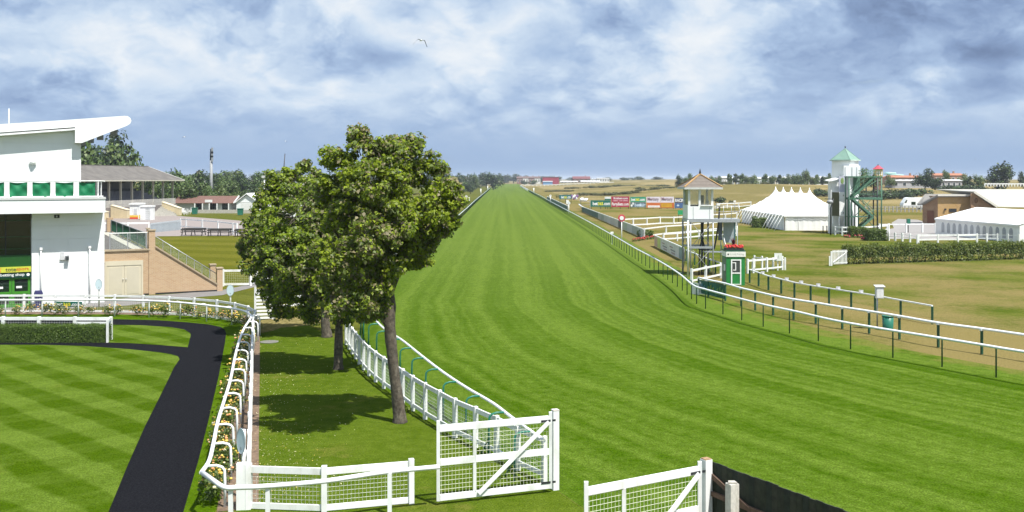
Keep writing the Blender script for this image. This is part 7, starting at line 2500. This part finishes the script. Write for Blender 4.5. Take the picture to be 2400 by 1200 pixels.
# behind the modern stand
tree_px('broad dark tree behind the grey sheet roof, in the notch below the white canopy', 222, 336, 252, 100, 'round', 0, 0)
tree_px('tallest dark tree rising behind the grey sheet roof of the old stand', 250, 327, 250, 105, 'round', 2, 1)
tree_px('dark rounded tree behind the grey sheet roof, its right edge above the ridge', 284, 340, 254, 78, 'round', 0, 2)
tree_px('low dark tree between the white stand and the grey roof', 205, 362, 256, 60, 'round', 0, 2)
tree_px('low leafy tree just above the grey roof ridge, right of the tall dark one', 262, 350, 246, 80, 'round', 0, 1)
# wood behind the bungalow: individual trees
for i, (x_, y_, Y_) in enumerate(((345, 412, 262), (365, 408, 258), (385, 410, 250), (402, 408, 246), (376, 425, 236), (398, 430, 232))):
    tree_px('dark tree seen through the open far bays of the old stand', x_, y_, Y_, 46, 'round', 2 if i % 2 else 0, i, 'dark trees behind the open bays of the old stand')
wood = [(430, 405, 250, 60), (462, 408, 240, 55), (445, 425, 225, 45), (485, 430, 235, 40), (420, 420, 228, 50), (505, 412, 330, 45), (530, 418, 300, 45), (556, 398, 330, 40), (545, 420, 280, 40), (575, 412, 310, 45),
        (598, 410, 330, 42), (610, 425, 260, 42), (520, 440, 250, 42), (590, 440, 240, 40), (565, 445, 245, 36), (500, 445, 232, 36), (640, 405, 380, 50), (470, 402, 420, 60), (610, 404, 450, 60), (540, 406, 460, 60),
        (425, 404, 400, 50), (680, 402, 420, 50), (625, 440, 230, 34), (540, 448, 228, 34)]
for i, (x, y, Y, w) in enumerate(wood):
    pale = i in (7, 12, 14, 22)
    tree_px('pale feathery tree in the wood behind the bungalow' if i == 7 else 'leafy tree in the mixed wood behind the bungalow and shed', x, y, Y, w, 'tall' if i == 7 else 'round', 1 if pale else (2 if i % 4 == 1 else 0), i,
            None if i == 7 else 'trees of the wood behind the bungalow')
# far line along the left horizon and behind the end of the track
g = np.random.default_rng(77)
for i in range(30):
    x = 380 + i * 27 + g.uniform(-8, 8)
    Y = g.uniform(640, 900)
    tree_px('dark tree in the far line along the left horizon', x, g.uniform(402, 410), Y, g.uniform(26, 44), 'round', 2 if i % 3 else 0, i, 'trees in the far line along the left horizon')
for i in range(26):
    x = 1060 + i * 20 + g.uniform(-5, 5)
    Y = g.uniform(1350, 1600)
    if 1150 < x < 1215:
        Y = 1500
    if x > 1290 and i % 2:
        continue
    tree_px('small dark tree in the line behind the far end of the track', x, g.uniform(409, 416) if x < 1290 else g.uniform(414, 416.5), Y, g.uniform(20, 34), 'round', 2, i, 'trees in the line behind the far end of the track')
for i, (x, y, Y, w) in enumerate(((1085, 428, 560, 26), (1103, 432, 480, 22), (1072, 424, 600, 28), (1098, 424, 620, 22), (1117, 430, 700, 18), (1060, 430, 520, 30), (1135, 428, 900, 18), (1230, 424, 1100, 20), (1250, 422, 1100, 18))):
    tree_px('mid green bush tree beside the far stretch of the track', x, y, Y, w, 'round', 2 if i % 2 else 0, i, 'bush trees beside the far stretch of the track')
# individual dark trees at right
tree_px('large round dark tree on the far right skyline', 2337, 386, 420, 66, 'round', 2, 0)
tree_px('leaning dark tree left of the orange tiled roof, taller half', 2168, 400, 400, 40, 'round', 2, 1)
tree_px('dark spreading bush at the right foot of the leaning tree', 2192, 415, 398, 40, 'round', 2, 2)
tree_px('pale green tree before the right end of the orange roof', 2219, 401, 440, 22, 'round', 1, 0)
tree_px('small dark tree at the right edge of the view', 2398, 406, 420, 22, 'round', 2, 1)
tree_px('slim dark tree right of the pale green one', 2272, 412, 400, 18, 'tall', 2, 1)
tree_px('pale ragged tree left of the large round dark tree', 2295, 408, 405, 26, 'round', 1, 2)
tree_px('pale low tree beside the slim dark one', 2258, 410, 430, 24, 'round', 1, 1)
tree_px('yellow green bush below the pale blue slide', 2086, 412, 430, 20, 'round', 1, 1)
tree_px('dark tree seen through the green scaffold stairs', 2030, 400, 380, 46, 'round', 0, 1)
for i, (x, y, w, k) in enumerate(((1590, 412, 20, 'round'), (1612, 410, 22, 'round'), (1655, 412, 20, 'round'), (1672, 414, 18, 'round'), (1684, 415, 16, 'round'), (1711, 407, 14, 'tall'), (1724, 405, 20, 'pine'), (1738, 406, 16, 'tall'),
                                  (1752, 411, 16, 'round'), (1768, 412, 26, 'round'), (1792, 407, 18, 'tall'), (1808, 410, 20, 'round'), (1826, 408, 18, 'pine'), (1846, 411, 18, 'round'), (1862, 406, 22, 'round'),
                                  (1884, 401, 26, 'round'), (1870, 414, 26, 'round'), (1914, 409, 16, 'tall'), (1926, 413, 14, 'tall'), (1940, 409, 18, 'round'), (1905, 414, 20, 'round'), (1834, 416, 20, 'round'))):
    tree_px('garden tree among the white holiday homes on the skyline', x, y, 500 + (i * 37) % 60, w, k, 0 if i % 3 else (1 if i % 2 else 2), i, 'garden trees among the holiday homes on the skyline')
# dark hedgebank at right
for i, (x, y, Y, w) in enumerate(((2040, 432, 330, 60), (2085, 434, 335, 60), (2125, 430, 340, 60), (2150, 432, 345, 50), (2010, 436, 328, 40), (2235, 426, 380, 50), (2262, 424, 384, 40), (2290, 428, 384, 40),
                                  (1950, 436, 350, 60), (1925, 432, 360, 40), (2060, 440, 320, 60), (2110, 440, 325, 60))):
    x_ = (x - 1200) / F * Y
    far_tree('dark thorn bush in the bank behind the caravan', 'bush', x_, Y, max(1.2, zat(y, Y) - gz(x_, Y)), w / F * Y / max(1.2, zat(y, Y) - gz(x_, Y)) / 1.15, 'bush', 2, i, 'dark thorn bushes in the bank behind the caravan', 'thorn_bush')
# gorse on the dunes
gor = [(1240, 447, 420, 30), (1262, 449, 400, 36), (1290, 450, 390, 44), (1318, 452, 380, 40), (1345, 449, 400, 40), (1375, 446, 430, 44), (1400, 447, 430, 40), (1430, 449, 420, 44), (1462, 450, 425, 40), (1490, 451, 430, 34),
       (1510, 446, 470, 44), (1540, 447, 470, 30), (1230, 440, 560, 26), (1260, 441, 540, 34), (1300, 440, 560, 40), (1335, 441, 560, 30), (1390, 437, 640, 30), (1415, 438, 620, 36), (1445, 437, 640, 30), (1480, 436, 660, 34),
       (1520, 434, 680, 40), (1550, 433, 680, 34), (1470, 430, 760, 40), (1580, 446, 470, 30), (1720, 433, 470, 36), (1745, 434, 460, 30), (1703, 437, 450, 22), (1790, 437, 455, 20), (1280, 456, 340, 30), (1310, 458, 335, 26),
       (1690, 463, 300, 26), (1712, 469, 290, 14), (1340, 436, 700, 30), (1560, 440, 560, 26), (1250, 455, 345, 22), (1500, 440, 560, 26)]
for i, (x, y, Y, w) in enumerate(gor):
    x_ = (x - 1200) / F * Y
    h_ = random.uniform(1.5, 2.6) * (1.6 if (x, y) == (1690, 463) else 1)
    if x_ < 11.5 - .006 * (Y - 150) + 5 + w / F * Y * .6:
        continue
    far_tree('low olive gorse bush spreading over the dry dunes', 'bush', x_, Y, h_, w / F * Y / h_ / 1.15, 'bush', 3 if (x, y) != (1690, 463) else 2, i, 'gorse bushes spread over the dry dunes', 'gorse_bush')


# ------------------------------------------------------------------ far buildings
def house(label, px_, Y, w, ridge_y, eave_y, wall, roof, cat='house', depth=8, group=None, name='house', nwin=2, zb=None, chim=True, hip=0.0):
    x = (px_ - 1200) / F * Y
    z0 = gz(x, Y) - .2 if zb is None else zb
    t = thing(name, label, cat, (x, Y, z0), group)
    wm = w / F * Y
    ze_, zr_ = zat(eave_y, Y), zat(ridge_y, Y)
    MB().ext(x - wm / 2, x + wm / 2, Y, Y + depth, z0, ze_).build('wall', wall, t)
    if abs(zr_ - ze_) > .2:
        o_ = .4
        mb = MB()
        a_, b_ = x - wm / 2 - o_, x + wm / 2 + o_
        hp = hip * wm
        mb._add([(a_, Y - o_, ze_), (b_, Y - o_, ze_), (b_, Y + depth + o_, ze_), (a_, Y + depth + o_, ze_), (a_ + hp, Y + depth / 2, zr_), (b_ - hp, Y + depth / 2, zr_)],
                [(0, 1, 5, 4), (2, 3, 4, 5), (0, 4, 3), (1, 2, 5), (3, 2, 1, 0)])
        rf = mb.build('roof', roof, t)
        if chim:
            MB().ext(x + wm * .25 - .4, x + wm * .25 + .4, Y + depth / 2 - .4, Y + depth / 2 + .4, zr_ - .5, zr_ + 1.1).build('chimney', BRICK_D, rf)
    else:
        MB().ext(x - wm / 2 - .3, x + wm / 2 + .3, Y - .3, Y + depth, ze_, ze_ + .3).build('roof', roof, t)
    for k in range(nwin):
        c = x - wm / 2 + wm * (k + .5) / nwin
        hh = ze_ - z0
        ww = min(1.6, wm / nwin * .5)
        wf = MB().ext(c - ww / 2, c + ww / 2, Y - .06, Y, z0 + hh * .35, z0 + hh * .8).build('window', WHITE, t)
        MB().ext(c - ww / 2 + .12, c + ww / 2 - .12, Y - .08, Y - .06, z0 + hh * .38, z0 + hh * .77).build('pane', PANE, wf)
    return t


FW = pm('far_white_wall', (.66, .66, .63), .8)
FR = pm('far_brown_roof', (.13, .085, .075), .9)
FG = pm('far_grey_roof', (.15, .15, .16), .9)
FBK = pm('far_red_brick', (.22, .12, .09), .9)
FPK = pm('pale_grey_roof_sheet', (.52, .53, .54), .7)
for i, (x, w) in enumerate(((1098, 14), (1132, 12), (1147, 14))):
    house('far red roofed house, %s of three left of the end of the track' % ('leftmost', 'middle', 'rightmost')[i], x, 1300, w, 415.5, 419.5, FBK, FR, group='far houses left of the end of the track')
for i, x in enumerate((1218, 1232, 1246, 1260)):
    house('far brown roofed house, %s in the row right of the end of the track' % ('first', 'second', 'third', 'fourth')[i], x, 1280 + i * 10, 13, 413.5, 417.5, FW if i % 2 else FBK, FR, group='far houses in the row right of the end of the track')
house('far long building with bright crimson wall behind the course', 1291, 1150, 38, 414.5, 415, RED_SHEET, FG, 'building', 20, None, 'warehouse', 0)
house('far low pale blue shed below the crimson building', 1284, 1060, 22, 424.2, 425.5, pm('far_blue_wall', (.14, .28, .48), .7), FPK, 'shed', 8, None, 'shed', 0, chim=False)
house('far dark red roofed pub building left of the white block', 1363, 1150, 40, 413.3, 419, FBK, pm('far_dark_red_roof', (.16, .06, .065), .9), 'building', 12, None, 'building', 4)
house('far low white pavilion left of the white block', 1334, 1050, 40, 424, 426, FW, FPK, 'building', 8, None, 'pavilion', 5, chim=False)
house('far long white terrace below the white block', 1384, 1030, 44, 423, 426, FW, FPK, 'building', 8, None, 'pavilion', 6, chim=False)
house('far white two storey block behind the dunes', 1414, 1080, 28, 417, 418.2, FW, FPK, 'building', 12, None, 'white_block', 5, chim=False)
house('far white annexe joined to the left of the white block', 1393, 1085, 16, 419, 420, FW, FPK, 'building', 10, None, 'annexe', 2, chim=False)
# far white rails of the course
post_fence('far_rail', 'far white course rail crossing before the distant buildings', 'fence', [], 1.4, [Vector(((x - 1200) / F * 950, 950, gz((x - 1200) / F * 950, 950))) for x in range(1222, 1440, 9)], rails=((0, .45),), pw=.4, rail_d=.15)
post_fence('far_rail', 'far white rail left of the end of the track', 'fence', [], 1.4, [Vector(((x - 1200) / F * 1000, 1000, 0)) for x in range(1122, 1160, 7)], rails=((0, .4),), pw=.4, rail_d=.15)
fr2 = [Vector((6.9, 640, 0)), Vector((6.4, 720, 0)), Vector((6.6, 780, 0))]
tube_rail('running_rail', 'far bright white rail bending off at the end of the track', [Vector((9.0, 570, 0)), Vector((8.7, 640, 0)), Vector((8.0, 760, 0)), Vector((7.4, 900, 0))], 1.3, .16, 8, 0, .1, .1, WHITE_PVC, WHITE_PVC)

# holiday homes on the skyline
homes = [(1700, 420), (1690, 418), (1712, 419), (1736, 419), (1752, 420), (1783, 418), (1800, 418), (1815, 419), (1832, 420), (1846, 420), (1900, 421), (1912, 421), (1928, 421), (1945, 421), (1890, 422), (1860, 420)]
for i, (x, y) in enumerate(homes):
    Y = 555 + (i * 13) % 40
    c_ = [FW, pm('far_cream_wall', (.62, .56, .44), .8), pm('far_mint_wall', (.52, .58, .52), .8)][i % 3]
    house('white static holiday home among garden trees on the skyline', x, Y, 15 + (i * 5) % 7, 413.6 + (i % 3), 416.5 + (i % 3), c_, [FPK, FG, FPK][i % 3], 'holiday home', 4, 'white static holiday homes on the skyline', 'holiday_home', 3,
          chim=False)
post_fence('far_rail', 'long pale fence below the holiday homes on the skyline', 'fence', [], 1.0, [Vector(((x - 1200) / F * 520, 520, gz((x - 1200) / F * 520, 520))) for x in range(1690, 1960, 15)], rails=((0, .5),), pw=.3, rail_d=.1)
house('long orange tiled block on the right skyline', 2228, 520, 74, 406, 411, pm('far_brick_pale', (.42, .27, .20), .9), TILE_ORANGE, 'building', 12, None, 'holiday_block', 6, hip=.06)
house('lower orange tiled block behind the scaffold stairs', 2125, 500, 76, 411, 416, pm('far_brick_pale', (.42, .27, .20), .9), TILE_ORANGE, 'building', 12, None, 'holiday_block', 5, hip=.06)
house('long grey roofed sheds below the orange tiled blocks', 2150, 430, 120, 421, 424, pm('far_grey_wall', (.38, .38, .40), .9), FPK, 'shed', 8, None, 'shed', 6, chim=False)
house('pale long shed behind the hedgebank right of the dark trees', 2230, 425, 50, 420.5, 423.5, pm('far_grey_wall', (.38, .38, .40), .9), FPK, 'shed', 8, None, 'shed', 4, chim=False)
post_fence('far_rail', 'white balustrade fence before the large round dark tree', 'fence', [], 1.3, [Vector(((x - 1200) / F * 400, 400, zat(437, 400))) for x in range(2308, 2420, 7)], rails=((0, .5),), pw=.35, rail_d=.1)
# red roofed look-out
Yl = 395.0
xl_ = (2058 - 1200) / F * Yl
t = thing('lookout_tower', 'small look-out turret with crimson cap and yellow windows beyond the scaffold', 'tower', (xl_, Yl, gz(xl_, Yl)))
zb2, zt2, za2 = zat(413, Yl), zat(396, Yl), zat(388, Yl)
MB().box((xl_, Yl, (zb2 + gz(xl_, Yl)) / 2), (2.6, 2.6, zb2 - gz(xl_, Yl))).build('shaft', FBK, t)
MB().box((xl_, Yl, (zb2 + zt2) / 2), (2.7, 2.7, zt2 - zb2)).build('lantern', pm('look_out_yellow', (.55, .42, .10), .6), t)
for k in range(3):
    MB().box((xl_ - .9 + k * .9, Yl - 1.37, (zb2 + zt2) / 2 - .3), (.5, .05, 1.6)).build('window', WHITE, t)
MB().tube([(xl_, Yl, zt2), (xl_, Yl, zt2 + .4), (xl_, Yl, za2)], [2.4, 1.6, .5], 10, smooth=False).build('cap', pm('cap_red', (.42, .05, .08), .6), t)
MB().tube([(xl_, Yl, za2), (xl_, Yl, za2 + .5)], .2, 6).build('finial', DARK, t)
# pale blue water slide
t = thing('water_slide', 'pale turquoise water slide tubes showing above the roofs', 'slide', ((2100 - 1200) / F * 560, 560, 0))
for (x0, y0, x1, y1) in ((2072, 407, 2118, 411), (2074, 405, 2100, 406)):
    MB().tube([at(x0, y0, 560), at(x1, y1, 560)], .42, 8).build('tube', pm('turquoise_tube', (.42, .68, .68), .4), t)
for x in (2078, 2090, 2108):
    c = at(x, 408, 560)
    MB().tube([c, Vector((c.x, 560, gz(c.x, 560)))], .15, 6).build('support', WHITE, t)
# far chimney or block in the left wood
q = Vector(((466 - 1200) / F * 700, 700, 0))
t = thing('water_tower', 'pale brown tower block rising above the left wood', 'tower', q)
MB().ext(q.x - 1.6, q.x + 1.6, 700, 703, 0, zat(402, 700)).build('shaft', pm('tower_brown', (.30, .23, .18), .9), t)
MB().ext(q.x - 1.8, q.x + 1.8, 699.8, 703.2, zat(402, 700), zat(401, 700)).build('cap', pm('tower_brown', (.30, .23, .18)), t)

# ------------------------------------------------------------------ gulls
def gull(label, x, y, Y, span, ang, droop, bank=0.0):
    c = at(x, y, Y)
    t = thing('gull', label, 'bird', c)
    t.rotation_euler = (0, bank, ang)
    mb = MB()
    L = span * .42
    mb.tube([(0, -L / 2, 0), (0, -L * .40, .015), (0, -L * .2, .02), (0, .1 * L, .015), (0, L * .4, .0), (0, L * .55, 0)], [L * .03, L * .085, L * .13, L * .13, L * .06, L * .01], 8)
    put('body', mb.mesh('body', WHITE), t)
    mb = MB()
    mb.prism([(-L * .05, -L * .5, .01), (L * .05, -L * .5, .01), (L * .13, -L * .72, .0), (-L * .13, -L * .72, .0)], (0, 0, .012))
    put('tail', mb.mesh('tail', WHITE), t)
    for s in (-1, 1):
        mb = MB()
        z1, z2 = span * .03, -span * droop
        pts_ = [[(s * L * .10, L * .16, .04), (s * span * .22, L * .22, z1 + .03), (s * span * .5, -L * .18, z2)], [(s * L * .10, -L * .14, .04), (s * span * .22, -L * .10, z1 + .03), (s * span * .46, -L * .28, z2 * .9)]]
        for k in range(2):
            a_, b_, c_, d_ = pts_[0][k], pts_[0][k + 1], pts_[1][k + 1], pts_[1][k]
            if s < 0:
                a_, b_, c_, d_ = d_, c_, b_, a_
            mb.face(a_, b_, c_, d_, mi=k)
            mb.face(*[(p_[0], p_[1], p_[2] - .012) for p_ in (d_, c_, b_, a_)], mi=k)
        put('wing', mb.mesh('wing', [pm('gull_grey', (.36, .38, .40), .7), pm('gull_dark', (.05, .055, .06), .7)]), t)
    t2 = MB().tube([(0, L * .52, 0), (0, L * .64, -.01)], [L * .022, L * .006], 6)
    put('bill', t2.mesh('bill', pm('bill_yellow', (.6, .4, .05))), t)


gull('largest white gull with dark drooping wings high before the clouds', 987, 95, 75, 1.15, R(200), .34, R(-8))
gull('white gull gliding low left of the grey mast', 432, 321, 150, .95, R(250), .05, R(10))
gull('tiny dark gull above the leaning pole', 669, 331, 170, .75, R(160), .1, R(-20))
gull('tiny gull left of the leaning pole', 630, 381, 260, .7, R(30), .15)
gull('tiny dark gull above the right skyline', 2286, 373, 240, .75, R(100), .12)

# ------------------------------------------------------------------ sea air
mb = MB()
mb.ext(-7050, 7050, -420, 12050, -1.0, 24.0)
hm = bpy.data.materials.new('haze')
hm.use_nodes = True
t = NT(hm.node_tree)
pv = t.n('VolumePrincipled', None, Color=(0.80, 0.88, 1.0), Density=0.00014, Anisotropy=0.0)
o = t.n('OutputMaterial')
t.link(pv.outputs[0], o.inputs['Volume'])
tag(mb.build('haze', hm), kind='stuff')

# ------------------------------------------------------------------ tell alike neighbours apart by their place in their row
ORD = ('first second third fourth fifth sixth seventh eighth ninth tenth eleventh twelfth thirteenth fourteenth fifteenth sixteenth seventeenth eighteenth nineteenth twentieth '
       'twenty-first twenty-second twenty-third twenty-fourth').split()
for gname, phr in (('white static holiday homes on the skyline', 'white static holiday home on the skyline, %s from the left'),
                   ('garden trees among the holiday homes on the skyline', 'garden tree among the holiday homes, %s from the left'),
                   ('dark thorn bushes in the bank behind the caravan', 'dark thorn bush in the bank behind the caravan, %s from the left'),
                   ('dark trees behind the open bays of the old stand', 'dark tree behind the open bays of the old stand, %s from the left'),
                   ('bush trees beside the far stretch of the track', 'green bush tree beside the far stretch of track, %s from the left'),
                   ('white plastic chairs near the bungalow', 'white plastic chair in the patio cluster by the bungalow, %s from the left')):
    mem = [o for o in COL.objects if o.get('group') == gname and o.parent is None]
    mem.sort(key=lambda o: o.location.x / o.location.y)
    for o, w_ in zip(mem, ORD):
        o['label'] = phr % w_
